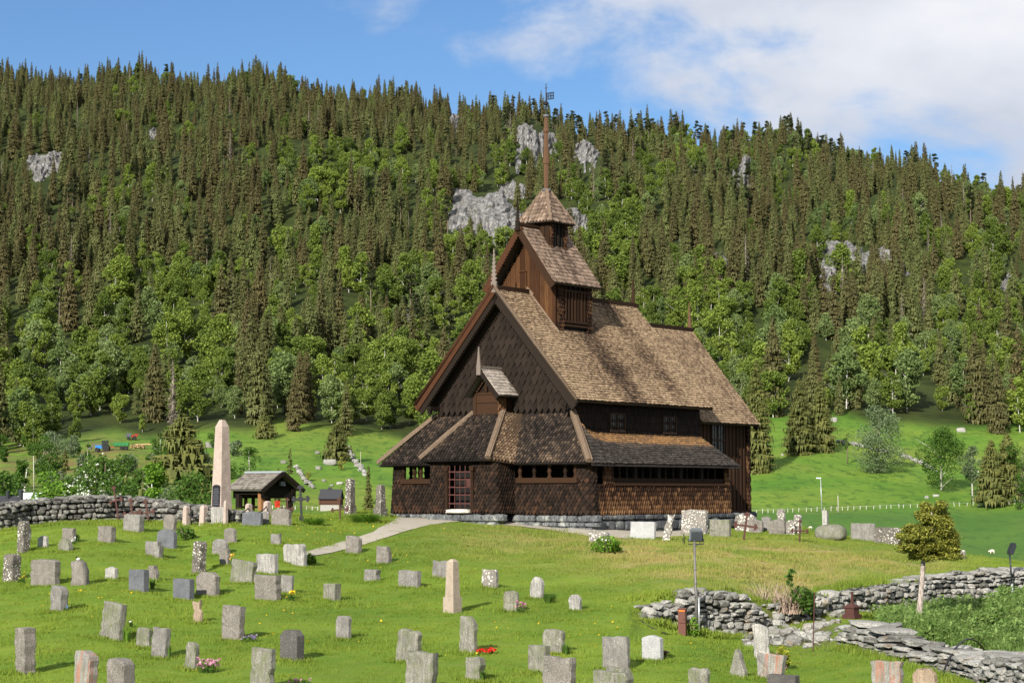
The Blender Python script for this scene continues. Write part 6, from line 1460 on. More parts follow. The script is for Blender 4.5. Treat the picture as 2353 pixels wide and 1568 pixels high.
m_ = MB(); hb = ray(232, 1030)[1] * 150 - fb.location.z; Rb = 87 / (F / 150); q = multi(26, (0, 0, hb * .52), (Rb, Rb, hb * .52), .42, 420, 7); leaves(m_, np.repeat(q, 3, 0) + rf_.normal(0, .06, (len(q) * 3, 3)), .13, 1.1, .5, seed=4); m_.build('blossoms', 'petal_white', fb)
tree(broad, 'leafy_bush', 138, 160, 1060, 140, 'round fresh green bush left of the white blossoming bush', 8, 'bark', 'leaf_bright', n=4200, leaf=.2, base=.0, nb=22)
tree(broad, 'leafy_bush', 112, 150, 1094, 90, 'low green shrub above the white shed roof', 18, 'bark', 'leaf_bright', n=1500, leaf=.18, base=.0)
tree(broad, 'leafy_bush', 6, 170, 1074, 110, 'dark green bush at the left edge behind the dark roof', 9, 'bark', 'leaf_mid', n=2600, leaf=.22, base=.0)
tree(broad, 'birch_tree', 53, 260, 1036, 40, 'slender birch with white trunk at the far left', 10, 'bark_birch', 'leaf_mid', n=1500, leaf=.22, base=.35)
tree(broad, 'birch_tree', 205, 330, 1012, 34, 'small thin birch above the round green bush', 11, 'bark_birch', 'leaf_mid', n=900, leaf=.25, base=.2)
tree(broad, 'birch_tree', 576, 440, 1022, 62, 'small birch on the left meadow above the roofed gate', 12, 'bark_birch', 'leaf_mid', n=1300, leaf=.3, base=.1)
tree(spruce, 'small_fir', 667, 480, 1029, 15, 'tiny lone conifer on the left meadow', 13, 'bark', 'spruce_needle_big', whorl=.4, nb=6)
tree(spruce, 'spruce_tree', 776, 520, 962, 78, 'broad green spruce at the top of the stone row on the left meadow', 14, 'bark', 'spruce_needle_big', whorl=.45, nb=9)
tree(spruce, 'spruce_tree', 610, 570, 946, 62, 'bushy spruce at the upper edge of the left meadow', 15, 'bark', 'spruce_needle_big', whorl=.45, nb=9)
tree(spruce, 'spruce_tree', 795, 590, 872, 46, 'tall thin grey brown spruce above the stone row', 17, 'bark', 'spruce_needle', whorl=.5, nb=7, full=.8)
tree(spruce, 'small_fir', 847, 370, 1068, 24, 'young spruce between the two lichen monuments and the church', 19, 'bark', 'spruce_needle_big', whorl=.35, nb=8)
tree(spruce, 'small_fir', 640, 420, 1072, 16, 'tiny fir right of the gate roof', 20, 'bark', 'spruce_needle_big', whorl=.35, nb=7)
tree(broad, 'leafy_bush', 868, 330, 1105, 30, 'dark bush beside the church corner behind the right lichen monument', 21, 'bark', 'leaf_mid', n=900, leaf=.22, base=.0)
tree(broad, 'leafy_bush', 786, 500, 1048, 20, 'reddish twiggy shrub beside the long stone row', 22, 'bark', 'juniper_leaf', n=500, leaf=.25, base=.0)
tree(broad, 'leafy_bush', 708, 470, 1080, 14, 'small reddish shrub by the short stone row', 23, 'bark', 'juniper_leaf', n=300, leaf=.25, base=.0)
tree(spruce, 'spruce_tree', 1836, 535, 866, 84, 'left one of two big spruces standing on the right meadow', 24, 'bark', 'spruce_needle_big', whorl=.45, nb=10, bare=.02)
tree(spruce, 'spruce_tree', 1884, 540, 874, 80, 'right one of two big spruces standing on the right meadow', 25, 'bark', 'spruce_needle_big', whorl=.45, nb=10, bare=.02)
tree(spruce, 'spruce_tree', 1738, 500, 824, 90, 'big spruce close behind the right end of the choir', 26, 'bark', 'spruce_needle_big', whorl=.5, nb=10, bare=.02)
tree(broad, 'willow_tree', 2014, 505, 934, 140, 'grey green willow on the right meadow by the stone row', 27, 'bark', 'leaf_grey', n=7500, leaf=.32, base=.0, nb=38, sub=.38)
tree(broad, 'birch_tree', 2160, 480, 982, 122, 'dense rounded birch on the right meadow', 28, 'bark_birch', 'leaf_mid', n=7500, leaf=.3, base=.03, nb=36, sub=.42)
tree(broad, 'rowan_tree', 2230, 470, 1022, 62, 'rowan in pale blossom at the right meadow edge', 29, 'bark_birch', 'leaf_grey', n=3200, leaf=.28, base=.25, nb=20)
tree(broad, 'small_tree', 1945, 520, 986, 18, 'tiny thin tree between the two spruces and the willow', 30, 'bark', 'leaf_mid', n=300, leaf=.25, base=.3)
tree(spruce, 'spruce_tree', 2275, 450, 1008, 92, 'dark conifer with bare trunk foot at the right edge, left one', 31, 'bark_pale', 'spruce_needle_big', whorl=.4, nb=9, bare=.15)
tree(spruce, 'spruce_tree', 2312, 455, 992, 100, 'dark conifer with bare trunk foot at the right edge, middle one', 32, 'bark_pale', 'spruce_needle_big', whorl=.4, nb=9, bare=.15)
tree(broad, 'leafy_tree', 2345, 450, 1005, 90, 'leafy tree cut by the right edge beside the dark conifers', 33, 'bark', 'leaf_mid', n=2200, leaf=.3, base=.2)
tree(broad, 'leafy_bush', 2338, 440, 1085, 40, 'low bush under the conifers at the right edge', 34, 'bark', 'leaf_mid', n=900, leaf=.25, base=.0)
random.seed(91); SPOT = [(20, 380, 'pale'), (45, 430, 'dark'), (95, 470, 'pale'), (120, 420, 'dark'), (150, 480, 'pale'), (170, 520, 'dark'), (215, 400, 'dark'), (300, 470, 'pale'), (330, 430, 'dark'), (345, 520, 'pale'), (10, 500, 'dark'), (75, 530, 'dark'), (120, 545, 'pale'), (200, 560, 'dark'), (260, 430, 'pale'), (385, 540, 'dark'), (470, 500, 'pale'), (500, 545, 'dark'), (30, 330, 'dark'), (290, 350, 'pale'), (330, 300, 'dark'), (520, 470, 'dark'), (545, 520, 'pale'), (60, 560, 'dark'), (185, 575, 'pale'), (410, 570, 'dark')] + [(random.uniform(0, 470), random.uniform(330, 560), random.choice(('pale', 'dark', 'dark'))) for k in range(48)]
WORDS = {'pale': ('pale grey green shrub', 'leaf_grey'), 'dark': ('dark green shrub', 'leaf_mid')}
for k, (px, D, c) in enumerate(SPOT):
    gy = project(float(pxU(px)) * D, D, zat(float(pxU(px)) * D, D))[1]; hp = random.uniform(30, 62) * 450 / D
    if k > 25: hp *= 1.15
    if 180 < px < 360 and gy > 1000 and gy - hp < 1042:
        hp = gy - 1042
        if hp < 14: continue
    if k % 5 == 4: tree(spruce, 'small_fir', px, D, gy - hp * 1.1, hp * .5, 'young fir on the rough ground behind the left wall', 300 + k, 'bark', 'spruce_needle_big', 'young firs behind the left wall', whorl=.4, nb=8)
    else: tree(broad, 'shrub', px, D, gy - hp, hp * random.uniform(.8, 1.3), WORDS[c][0] + ' on the rough ground behind the left wall', 300 + k, 'bark_birch', WORDS[c][1], WORDS[c][0] + 's behind the left wall', n=1400, leaf=.3, base=.0, nb=16)
# ---- boulders, stone rows
for k, (px, py, w, h, lab) in enumerate([(758, 1067, 30, 13, 'large flat topped boulder on the left meadow'), (652, 1063, 13, 6, 'small grey boulder beside the tiny lone conifer'), (731, 1077, 13, 7, 'pale boulder left below the large boulder'), (729, 1041, 11, 5, 'pale boulder above the large boulder on the left meadow'), (780, 1112, 16, 6, 'long low boulder above the log cabin'),
    (762, 1116, 9, 4, 'small round boulder above the log cabin'), (744, 1105, 9, 5, 'lone small boulder in mid left meadow'), (1757, 1035, 14, 8, 'lone pale boulder on the right meadow beside the church'), (1797, 1046, 6, 5, 'small white boulder right of the lone pale boulder'), (2128, 1144, 9, 6, 'flat grey stone on the lower right meadow'), (2150, 1140, 14, 5, 'second flat stone on the lower right meadow'),
    (1915, 968, 16, 10, 'brownish boulder between spruces and forest on the right'), (2208, 992, 20, 10, 'pile of pale planks and stones at the right forest foot'), (480, 1027, 18, 12, 'stacked stones behind the tall obelisk'), (280, 1063, 12, 6, 'round boulder below the log pile')]):
    P = hitfar(px, py); S_ = F / P.y; mb = MB(); rock(mb, (0, 0, h / S_ * .4), (w / S_, w / S_ * .7, h / S_ * 1.2), boxy=.45, rough=.2, seed=k * 3.1, sub=3); o = mb.build('boulder', 'wall_stone'); o.location = P; tag(o, lab, 'boulder')
def stonerow(label, pts, wpx, n):
    mb = MB()
    for k in range(n):
        s = random.random() * (len(pts) - 1); i = int(s); t = s - i; px = pts[i][0] + (pts[i+1][0] - pts[i][0]) * t + random.gauss(0, wpx * .3); py = pts[i][1] + (pts[i+1][1] - pts[i][1]) * t + random.gauss(0, 1)
        P = hitfar(px, py); s_ = random.uniform(.5, 1.1); rock(mb, (P.x, P.y, P.z + random.uniform(.1, .7)), (s_ * 1.2, s_, s_ * .8), boxy=.4, sub=1, rough=.2, rz=R0() * 6)
    tag(mb.build('stone_row', 'wall_stone'), label, 'stone wall')
stonerow('long tumbled stone row running down the left meadow', [(800, 1030), (806, 1050), (824, 1072), (842, 1094)], 8, 110)
stonerow('short tumbled stone row above the log cabin', [(680, 1074), (692, 1094), (704, 1110), (720, 1121)], 5, 60)
stonerow('stone row under the willow on the right meadow', [(1925, 1015), (1960, 1022), (1990, 1028), (2040, 1042)], 5, 80)
stonerow('stone row at the foot of the rounded birch on the right meadow', [(2071, 1048), (2120, 1066), (2150, 1085)], 5, 70)
# ---- log cabin, houses
P = hitfar(757, 1172); S_ = F / P.y; cbn = empty('log_cabin', P, -.12); tag(cbn, 'small log cabin with dark roof on the left meadow', 'cabin'); W_ = 46 / S_
m_ = MB(); m_.box((0, 1.6, .5), (W_ * .95, 3.2, 1.4), .8); m_.build('stone_base', 'wall_stone', cbn)
m_ = MB()
for k in range(8): m_.tube([(-W_ / 2 - .2, 0, 1.25 + k * .16), (W_ / 2 + .2, 0, 1.25 + k * .16)], .09, 6, R0()); m_.tube([(-W_ / 2, -.2, 1.25 + k * .16), (-W_ / 2, 3.4, 1.25 + k * .16)], .09, 6, R0()); m_.tube([(W_ / 2, -.2, 1.25 + k * .16), (W_ / 2, 3.4, 1.25 + k * .16)], .09, 6, R0())
wood('log_red', [(.0, (.05, .027, .02)), (1., (.14, .075, .05))]); m_.build('log_wall', 'log_red', cbn)
m_ = MB(); slab(m_, (-W_ * .56, -.5, 2.4), (W_ * .56, -.5, 2.4), (W_ * .56, 1.6, 4.4), (-W_ * .56, 1.6, 4.4), .12); slab(m_, (W_ * .56, 3.7, 2.4), (-W_ * .56, 3.7, 2.4), (-W_ * .56, 1.6, 4.4), (W_ * .56, 1.6, 4.4), .12)
for s_ in (-1, 1): m_.prism([(-1.6, 0), (1.6, 0), (0, 1.75)], ((s_ * W_ / 2, 1.6, 2.5), (0, 1, 0), (0, 0, 1), (s_, 0, 0)), .1, .3)
g = NT('roof_dark'); g.color((.035, .036, .042)); m_.build('roof', 'roof_dark', cbn); m_ = MB(); m_.box((-.3, 1.6, 4.55), (.7, .5, .5), .5); m_.build('chimney', 'roof_dark', cbn)
D = 118.; U = float(pxU(14)); zb = zat(U * D, D); hs = empty('house', (U * D, D, zb), .1); tag(hs, 'house showing only its dark hipped roof with two round black chimneys', 'house'); S_ = F / D; zt = ray(40, 1138)[1] * D - zb; ze2 = ray(40, 1166)[1] * D - zb
m_ = MB(); m_.box((-.7, 2, ze2 / 2), (4.2, 3.4, ze2), .5); m_.build('wall', 'log_red', hs)
m_ = MB(); V = [(-3.2, 0, ze2 - .1), (1.75, 0, ze2 - .1), (1.75, 4.2, ze2 - .1), (-3.2, 4.2, ze2 - .1), (-1.8, 2.1, zt), (.35, 2.1, zt)]; m_.add(V, [(0,1,5,4), (1,2,5), (2,3,4,5), (3,0,4), (3,2,1,0)], .5); m_.build('roof', 'roof_dark', hs)
for (px, top, w_) in ((11, 1128, 8), (41, 1125, 11)):
    m_ = MB(); x = (px - 14) / S_; zt2 = ray(px, top)[1] * D - zb; r_ = w_ / S_ / 2; m_.lathe([(r_, zt - .6), (r_, zt2 - .08), (r_ * 1.15, zt2 - .07), (r_ * 1.15, zt2 - .02), (r_ * .7, zt2 + .05)], 12, (x, 1.7, 0), .5); m_.build('chimney', 'plastic_dark', hs)
D = 165.; U = float(pxU(72)); zb = zat(U * D, D); sh_ = empty('shed', (U * D, D, zb), .35); tag(sh_, 'shed with a white metal roof behind the left wall', 'shed'); zt = ray(80, 1131)[1] * D - zb; ze2 = ray(60, 1150)[1] * D - zb
m_ = MB(); m_.box((0, 1.2, ze2 / 2), (1.6, 2.2, ze2), .5); m_.build('wall', 'log_red', sh_)
m_ = MB(); slab(m_, (-1.15, -.3, ze2), (.75, -.3, ze2 + .08), (1.15, 1.6, zt), (-.5, 1.6, zt), .08); slab(m_, (1.15, 1.6, zt), (1.0, 3.2, ze2), (-1.0, 3.2, ze2), (-.5, 1.6, zt), .06); g = NT('white_metal'); g.color((.62, .66, .70)); g.set(rough=.4); m_.build('roof', 'white_metal', sh_)
# ---- tractor, trailer, logs, red machine
g = NT('tractor_blue'); g.color((.02, .16, .50)); g.set(rough=.35); g = NT('trailer_green'); g.color((.03, .17, .06)); g.set(rough=.5); g = NT('paint_red'); g.color((.32, .03, .025)); g = NT('tyre'); g.color((.02, .02, .02)); g = NT('rim'); g.color((.55, .52, .45))
def wheel(c, r, w_, parent):
    m_ = MB(); v_ = [(r * .6, -w_/2), (r * .95, -w_/2), (r, -w_ * .3), (r, w_ * .3), (r * .95, w_/2), (r * .6, w_/2)]; m_.lathe(v_, 16, (0, 0, 0), .5); o = m_.build('wheel', 'tyre', parent); o.location = c; o.rotation_euler = (math.pi / 2, 0, 0)
    m_ = MB(); m_.lathe([(r * .6, -w_ * .42), (r * .3, -w_ * .3), (r * .3, w_ * .3), (r * .6, w_ * .42)], 12, (0, 0, 0), .5); m_.build('rim', 'rim', o)
P = hitfar(236, 1037); S_ = F / P.y; tk = empty('tractor', P, .06); tk.scale = (1.15,) * 3; tag(tk, 'blue tractor with front loader at the foot of the left forest', 'tractor')
m_ = MB(); m_.box((-.9, 0, 1.1), (1.5, .8, .7), .5); m_.box((-1.62, 0, 1.05), (.1, .6, .5), .5); m_.build('bonnet', 'tractor_blue', tk)
m_ = MB(); m_.box((.5, 0, 2.5), (1.5, 1.4, .12), .5); [m_.beam((x, y, 1.2), (x * .95 + .03, y * .95, 2.5), .08, .08, .5, up=(0, 1, 0)) for x in (-.15, 1.15) for y in (-.65, .65)]; m_.box((.5, 0, 1.1), (1.3, 1.3, .5), .5); m_.build('cab', 'plastic_dark', tk)
m_ = MB(); m_.box((.5, 0, 1.9), (1.2, 1.25, 1.1), .5); m_.build('cab_glass', 'window_glass', tk)
m_ = MB(); [m_.beam((.0, y, 1.6), (-1.7, y, 1.9), .1, .16, .5) for y in (-.5, .5)]; [m_.beam((-1.7, y, 1.9), (-2.7, y, 1.0), .1, .16, .5) for y in (-.5, .5)]; m_.box((-2.9, 0, .85), (.6, 1.5, .6), .5); m_.build('front_loader', 'plastic_grey', tk)
for (x, r) in ((.85, .8), (-1.2, .5)):
    for y in (-.8, .8): wheel((x, y, r - .02), r, .4, tk)
P = hitfar(278, 1033); tl = empty('trailer', P, .12); tl.scale = (1.12,) * 3; tag(tl, 'green tipping trailer hitched behind the blue tractor', 'trailer')
m_ = MB(); V = [(-1.75, -.9, .95), (1.75, -.9, .95), (1.75, .9, .95), (-1.75, .9, .95), (-1.85, -1, 1.75), (1.85, -1, 1.75), (1.85, 1, 1.75), (-1.85, 1, 1.75)]; m_.add(V, [(3,2,1,0), (0,1,5,4), (1,2,6,5), (2,3,7,6), (3,0,4,7)], .5)
for k in range(5): m_.box((-1.7 + k * .85, -1.0, 1.38), (.07, .08, .8), .5)
m_.build('box_body', 'trailer_green', tl); m_ = MB(); m_.box((0, 0, .8), (3.4, .8, .16), .5); m_.beam((-1.7, 0, .75), (-2.5, 0, .6), .12, .12, .5); m_.build('chassis', 'paint_red', tl)
for x in (.2, 1.2):
    for y in (-.75, .75): wheel((x, y, .45), .45, .35, tl)
P = hitfar(320, 1030); lg = MB()
for k in range(46): yy = random.uniform(-.6, .6); zz = random.uniform(.05, 1.0); xx = random.uniform(-2.2, 1.6); lg.tube([(xx, yy - .9, zz), (xx + random.uniform(-.1, .1), yy + .9, zz)], random.uniform(.08, .14), 7, random.uniform(.5, 1))
for k in range(5): lg.tube([(-1.5 + R0(), R0() - .5, 1.05 + R0() * .2), (2.6 + R0(), R0() - .5, .9 + R0() * .5)], .1, 6, .7)
wood('cut_log', [(.0, (.20, .12, .06)), (1., (.55, .38, .22))]); o = lg.build('log_pile', 'cut_log'); o.location = P; tag(o, 'stack of cut logs right of the green trailer', 'log pile')
P = hitfar(303, 1010); rm = empty('farm_machine', P, .3); tag(rm, 'red and grey farm machine in the shade above the log pile', 'machine')
m_ = MB(); m_.box((.6, 0, 1.0), (1.5, 1.1, .5), .5); m_.box((1.2, 0, 1.5), (.7, .9, .4), .5); m_.beam((-.2, 0, 1.2), (1.9, 0, 1.7), .14, .2, .5); m_.build('body', 'paint_red', rm); m_ = MB(); m_.box((-.9, 0, 1.4), (1.2, 1.2, 1.1), .5); m_.beam((-1.5, 0, 1.6), (-2.3, 0, .8), .2, .2, .5); m_.build('hood', 'plastic_grey', rm)
for (x, r) in ((.7, .6), (-.9, .45)):
    for y in (-.6, .6): wheel((x, y, r), r, .35, rm)
# ---- fence, lamps, poles, sheep
g = NT('post_white'); g.color((.42, .42, .38)); g = NT('pole_wood'); g.color((.36, .33, .29)); g = NT('wire'); g.color((.35, .36, .36))
fe = empty('fence', hitfar(1726, 1179)); tag(fe, 'fence of short white posts along the road across the right meadow', 'fence'); b0 = fe.location; prev = None; wr = MB()
for k in range(46):
    px = 1722 + k * 14.2 + random.uniform(-2.5, 2.5); py = np.interp(px, [1722, 1850, 2077, 2240, 2352], [1179, 1175, 1166, 1161, 1156]); P = hitfar(px, py) - b0; hh = random.uniform(.75, 1.0)
    m_ = MB(); m_.box((0, 0, hh / 2 - .2), (.1, .1, hh + .4), .5); o = m_.build('fence_post', 'post_white', fe); o.location = P; o.rotation_euler = (0, random.uniform(-.12, .12), 0)
    if prev is not None: wr.beam(prev + Vector((0, 0, .7)), P + Vector((0, 0, .7)), .03, .03, .5)
    prev = P
wr.build('wire', 'wire', fe)
fe = empty('fence', hitfar(626, 1170)); tag(fe, 'low white rail fence along the road left of the log cabin', 'fence'); b0 = fe.location; prev = None; wr = MB()
for k in range(9):
    P = hitfar(626 + k * 13, 1168 + k * .4) - b0; m_ = MB(); m_.box((0, 0, .3), (.14, .14, .9), .5); o = m_.build('fence_post', 'post_white', fe); o.location = P
    if prev is not None: wr.beam(prev + Vector((0, 0, .55)), P + Vector((0, 0, .55)), .05, .09, .5)
    prev = P
wr.build('rail', 'post_white', fe)
def pole(px, pyb, pyt, label, lamp=False, D0=300., r=.11, mat='pole_wood', cat='pole'):
    P = hit(px, pyb, D0, 1600, 1300); H_ = (pyb - pyt) / (F / P.y); o = empty('street_lamp' if lamp else 'utility_pole', P); tag(o, label, cat)
    m_ = MB(); m_.tube([(0, 0, -.4), (-.03 * H_, 0, H_)], [r, r * .7], 7, .5); m_.build('mast', 'galvanised' if lamp else mat, o, True)
    if lamp: m_ = MB(); m_.box((-.03 * H_ - .45, -.1, H_ + .1), (1.0, .35, .22), .5); m_.tube([(-.03 * H_, 0, H_), (-.03 * H_ - .3, 0, H_ + .12)], .06, 5, .5); m_.build('lamp_head', 'white_metal', o)
    else: m_ = MB(); m_.lathe([(.05, 0), (.07, .05), (.05, .16)], 7, (-.03 * H_, 0, H_), .5); m_.build('insulator', 'plastic_dark', o)
pole(1888, 1177, 1099, 'street lamp on the right meadow just right of the church', True, cat='lamp'); pole(2259, 1163, 1084, 'street lamp beside the conifers at the right edge', True, cat='lamp')
pole(1926, 1176, 1137, 'short wooden pole beside the street lamp nearest the church'); pole(2235, 1152, 1111, 'wooden pole left of the street lamp by the conifers'); pole(829, 1080, 1036, 'thin pale pole by the long stone row on the left meadow', r=.07); pole(78, 1132, 1047, 'grey utility pole at the far left between birch and bush')
for (px, py, s_, lab) in ((2279, 1271, 1.0, 'white sheep grazing on the meadow at the far right'), (1862, 1214, .6, 'white lamb on the meadow left of the boulder monument')):
    P = hit(px, py, 200, 700, 1300); S_ = F / P.y; k_ = s_ * 14 / S_ / 1.3; m_ = MB(); v, f = ico(3); o = empty('sheep', P, .1); o.scale = (k_,) * 3; tag(o, lab, 'sheep')
    m_.add(v * (.55, .28, .30) * (1 + .06 * vnoise(v[:, 0] * 6, v[:, 1] * 6, v[:, 2] * 6, 3))[:, None] + (0, 0, .62), f, .6)
    m_.add(v * (.2, .13, .15) + (-.62, 0, .55), f, .4); m_.add(v * (.10, .07, .06) + (-.80, 0, .47), f, .3)
    for x in (-.35, .38):
        for y in (-.13, .13): m_.tube([(x, y, .5), (x + .02, y, .25), (x, y, 0)], [.08, .05, .045], 6, .2)
    for y in (-.12, .12): m_.add(v * (.04, .07, .03) + (-.52, y * 1.2, .66), f, .3)
    g = NT('wool'); g.color((.62, .55, .45)); m_.build('body', 'wool', o, True)
# ================================================================ grass, weeds, dandelions (ground cover)
g = NT('grass_blade'); p = g.pos()
n1 = g.noise(p, .35, 5, .6); n2 = g.noise(p, 2.3, 5, .65)
c = g.mix(g.ramp(n1, [(.35, 0.), (.65, 1.)]), (.098, .180, .016), (.165, .240, .025))
c = g.mix(g.ramp(n2, [(.5, 0.), (.72, .6)]), c, (.225, .23, .042)); c = g.mix(g.ramp(g.noise(p, .16, 4, .6), [(.40, .45), (.56, 0.)]), c, (.075, .14, .014))
at = g.n('ShaderNodeAttribute'); at.attribute_type = 'INSTANCER'; at.attribute_name = 'dry'
dm = g.math('MULTIPLY', at.outputs['Fac'], g.math('MULTIPLY', g.ramp(g.noise(p, 1.3, 6, .75), [(.36, .25), (.54, 1.)]), g.ramp(g.noise(p, .42, 4, .6), [(.38, .25), (.58, 1.)])))
c = g.mix(dm, c, g.mix(g.noise(p, 14, 3), (.24, .205, .06), (.43, .32, .16)))
c = g.mix(g.math('MULTIPLY', g.attr('rnd'), .5), c, (.22, .25, .05)); g.color(c); g.set(rough=.7, spec=.12)
tr = g.n('ShaderNodeBsdfTranslucent'); g.l(c, tr.inputs[0]); mx = g.n('ShaderNodeMixShader'); mx.inputs[0].default_value = .3
g.l(g.b.outputs[0], mx.inputs[1]); g.l(tr.outputs[0], mx.inputs[2]); g.l(mx.outputs[0], g.out.inputs[0])
def clump(seed, n, rad, h, lean=.6, w=.007):
    r_ = np.random.default_rng(seed); a = r_.uniform(0, 6.283, n); q = rad * np.sqrt(r_.uniform(0, 1, n)); bx, by = q * np.cos(a), q * np.sin(a)
    d = r_.uniform(0, 6.283, n); hh = h * r_.uniform(.45, 1.15, n); ln = hh * r_.uniform(.1, lean, n); cx, sx = np.cos(d), np.sin(d); f = r_.uniform(0, 6.283, n)
    V = np.stack([np.stack([bx - w * np.cos(f), by - w * np.sin(f), np.zeros(n) - .01], 1), np.stack([bx + w * np.cos(f), by + w * np.sin(f), np.zeros(n) - .01], 1), np.stack([bx + cx * ln, by + sx * ln, hh], 1)], 1).reshape(-1, 3)
    mb = MB(); mb.v.append(V); mb.nv = 3 * n; mb.f = (np.arange(n)[:, None] * 3 + np.arange(3)[None]).tolist(); mb.r = r_.uniform(0, 1, n).tolist(); mb.mi = [0] * n; return mb
def scatter(name, protos, mats, pts, tid, rot, scl, label, extra=None):
    mb = MB(); vid = []
    for i, p in enumerate(protos):
        b = mb.nv; v = np.concatenate(p.v); mb.v.append(v); mb.nv += len(v); mb.f.extend([[k + b for k in f] for f in p.f]); mb.r.extend(p.r); mb.mi.extend(p.mi); vid += [i + 1] * len(v)
    mb.v.append(np.asarray(pts)); mb.nv += len(pts); o = mb.build(name, mats); k0 = len(vid); n = len(pts)
    setat(o.data, 'vid', 'INT', np.array(vid + [0] * n, np.int32)); setat(o.data, 'tid', 'INT', np.concatenate([np.full(k0, -1), tid]).astype(np.int32))
    setat(o.data, 'rot', 'FLOAT', np.concatenate([np.zeros(k0), rot]).astype(np.float32)); setat(o.data, 'scl', 'FLOAT', np.concatenate([np.ones(k0), scl]).astype(np.float32))
    for k, v in (extra or {}).items(): setat(o.data, k, 'FLOAT', np.concatenate([np.zeros(k0), v]).astype(np.float32))
    m = o.modifiers.new('scatter', 'NODES'); m.node_group = scatter_nodes(name + '_scatter', len(protos)); tag(o, label, kind='stuff'); return o
rg = np.random.default_rng(303); n = 52000
U_ = rg.uniform(-.285, .285, n); D_ = np.sqrt(rg.uniform(33 ** 2, 92 ** 2, n)); x_, y_ = U_ * D_, D_; z_ = terr(x_, y_); px_, py_ = project(x_, y_, z_)
lx = (x_ - CO.x) * math.cos(G) - (y_ - CO.y) * math.sin(G); ly = (x_ - CO.x) * math.sin(G) + (y_ - CO.y) * math.cos(G)
ok = (D_ < borderD(U_) + 3) & ~in_poly(px_, py_, PPOLY) & ~((abs(lx) < 5.5) & (ly > -.2) & (ly < 15.3)) & ~((abs(lx + .3) < 1.9) & (ly > -1.7) & (ly < 1))
ok &= ~((px_ > 1712) & (px_ < 1935) & (py_ > 1400) & (py_ < 1485)) & ~((abs(D_ - wallD(U_) - .2) < .5) & (px_ > 1465))
weedP = [(1985, 1405), (2060, 1385), (2352, 1370), (2500, 1375), (2500, 1600), (2352, 1530), (2290, 1505), (2190, 1490), (2060, 1452)]
wd = in_poly(px_, py_, weedP); ok &= ~wd
ok &= ~in_poly(px_, py_, [(1930, 1425), (1985, 1415), (2060, 1455), (2200, 1495), (2400, 1545), (2400, 1610), (2230, 1560), (2010, 1497), (1935, 1478)])
ok &= rg.uniform(0, 1, n) < np.clip(.55 + .6 * vnoise(x_ * .9, y_ * .9, seed=71), .25, 1)
x_, y_, z_, px_, py_, D_ = [a[ok] for a in (x_, y_, z_, px_, py_, D_)]; n = len(x_)
dryp = np.clip(np.exp(-(((px_ - 1250) / 260) ** 2 + ((py_ - 1235) / 38) ** 2)) * .8 + 1.5 * np.exp(-(((px_ - 1750) / 230) ** 2 + ((py_ - 1310) / 50) ** 2)) + .8 * np.exp(-(((px_ - 1600) / 330) ** 2 + ((py_ - 1285) / 40) ** 2)) + np.exp(-(((px_ - 2050) / 130) ** 2 + ((py_ - 1295) / 25) ** 2)) * .8, 0, 1)
kp = rg.uniform(0, 1, n) > .55 * np.clip(dryp, 0, 1) * np.clip(.5 + 1.2 * vnoise(x_ * .8, y_ * .8, seed=77), 0, 1)
x_, y_, z_, px_, py_, D_, dryp = [a[kp] for a in (x_, y_, z_, px_, py_, D_, dryp)]; n = len(x_)
tall = np.clip(vnoise(x_ * .55, y_ * .55, seed=72) * 1.2, 0, 1) * .25 + dryp * .9 + (rg.uniform(0, 1, n) < .02) * 1.2 + ((py_ < 1205) & (px_ < 900)) * .8
scl = rg.uniform(.6, 1.15, n) * (1 + tall)
ex, es = [], []
for (bx, by, w_, t_, be) in BASES:
    for k in range(16):
        u, v_ = rg.uniform(-.5, .5) * (w_ + .1), -t_ / 2 - rg.uniform(-.02, .08)
        if k % 4 == 3: u, v_ = w_ / 2 + rg.uniform(0, .15), rg.uniform(-.5, .5) * t_
        c_, s_ = math.cos(-be), math.sin(-be); ex.append((bx + u * c_ - v_ * s_, by + u * s_ + v_ * c_)); es.append(rg.uniform(.9, 1.9))
for k in range(900):
    px = rg.uniform(1466, 2380); U = float(pxU(px)); D = float(wallD(U)) + (rg.uniform(-.75, -.3) if k % 2 else rg.uniform(.6, 1.2)); ex.append((U * D, D)); es.append(rg.uniform(1.0, 2.6))
for k in range(220):
    t = rg.uniform(0, 1); a, b = hit(1937, 1482), hit(2300, 1590); p3 = a.lerp(b, t); ex.append((p3.x + rg.uniform(-.2, .2), p3.y - rg.uniform(.15, .5))); es.append(rg.uniform(1.0, 2.6))
for k in range(220):
    px = rg.uniform(0, 540); q3 = hit(px, np.interp(px, [0, 150, 280, 400, 540], [1219, 1201, 1196, 1199, 1206])); ex.append((q3.x, q3.y)); es.append(rg.uniform(.9, 2.2))
ex = np.array(ex); x_ = np.concatenate([x_, ex[:, 0]]); y_ = np.concatenate([y_, ex[:, 1]]); z_ = np.concatenate([z_, terr(ex[:, 0], ex[:, 1])]); scl = np.concatenate([scl, es]); dryp = np.concatenate([dryp, np.zeros(len(es))]); n = len(x_)
scatter('grass', [clump(1, 42, .21, .042), clump(2, 36, .2, .052), clump(3, 30, .17, .07, .9)], 'grass_blade', np.stack([x_, y_, z_], 1), rg.choice([0, 0, 1, 2], n), rg.uniform(0, 6.28, n), scl, 'short green grass growing on the churchyard slope', {'dry': dryp})
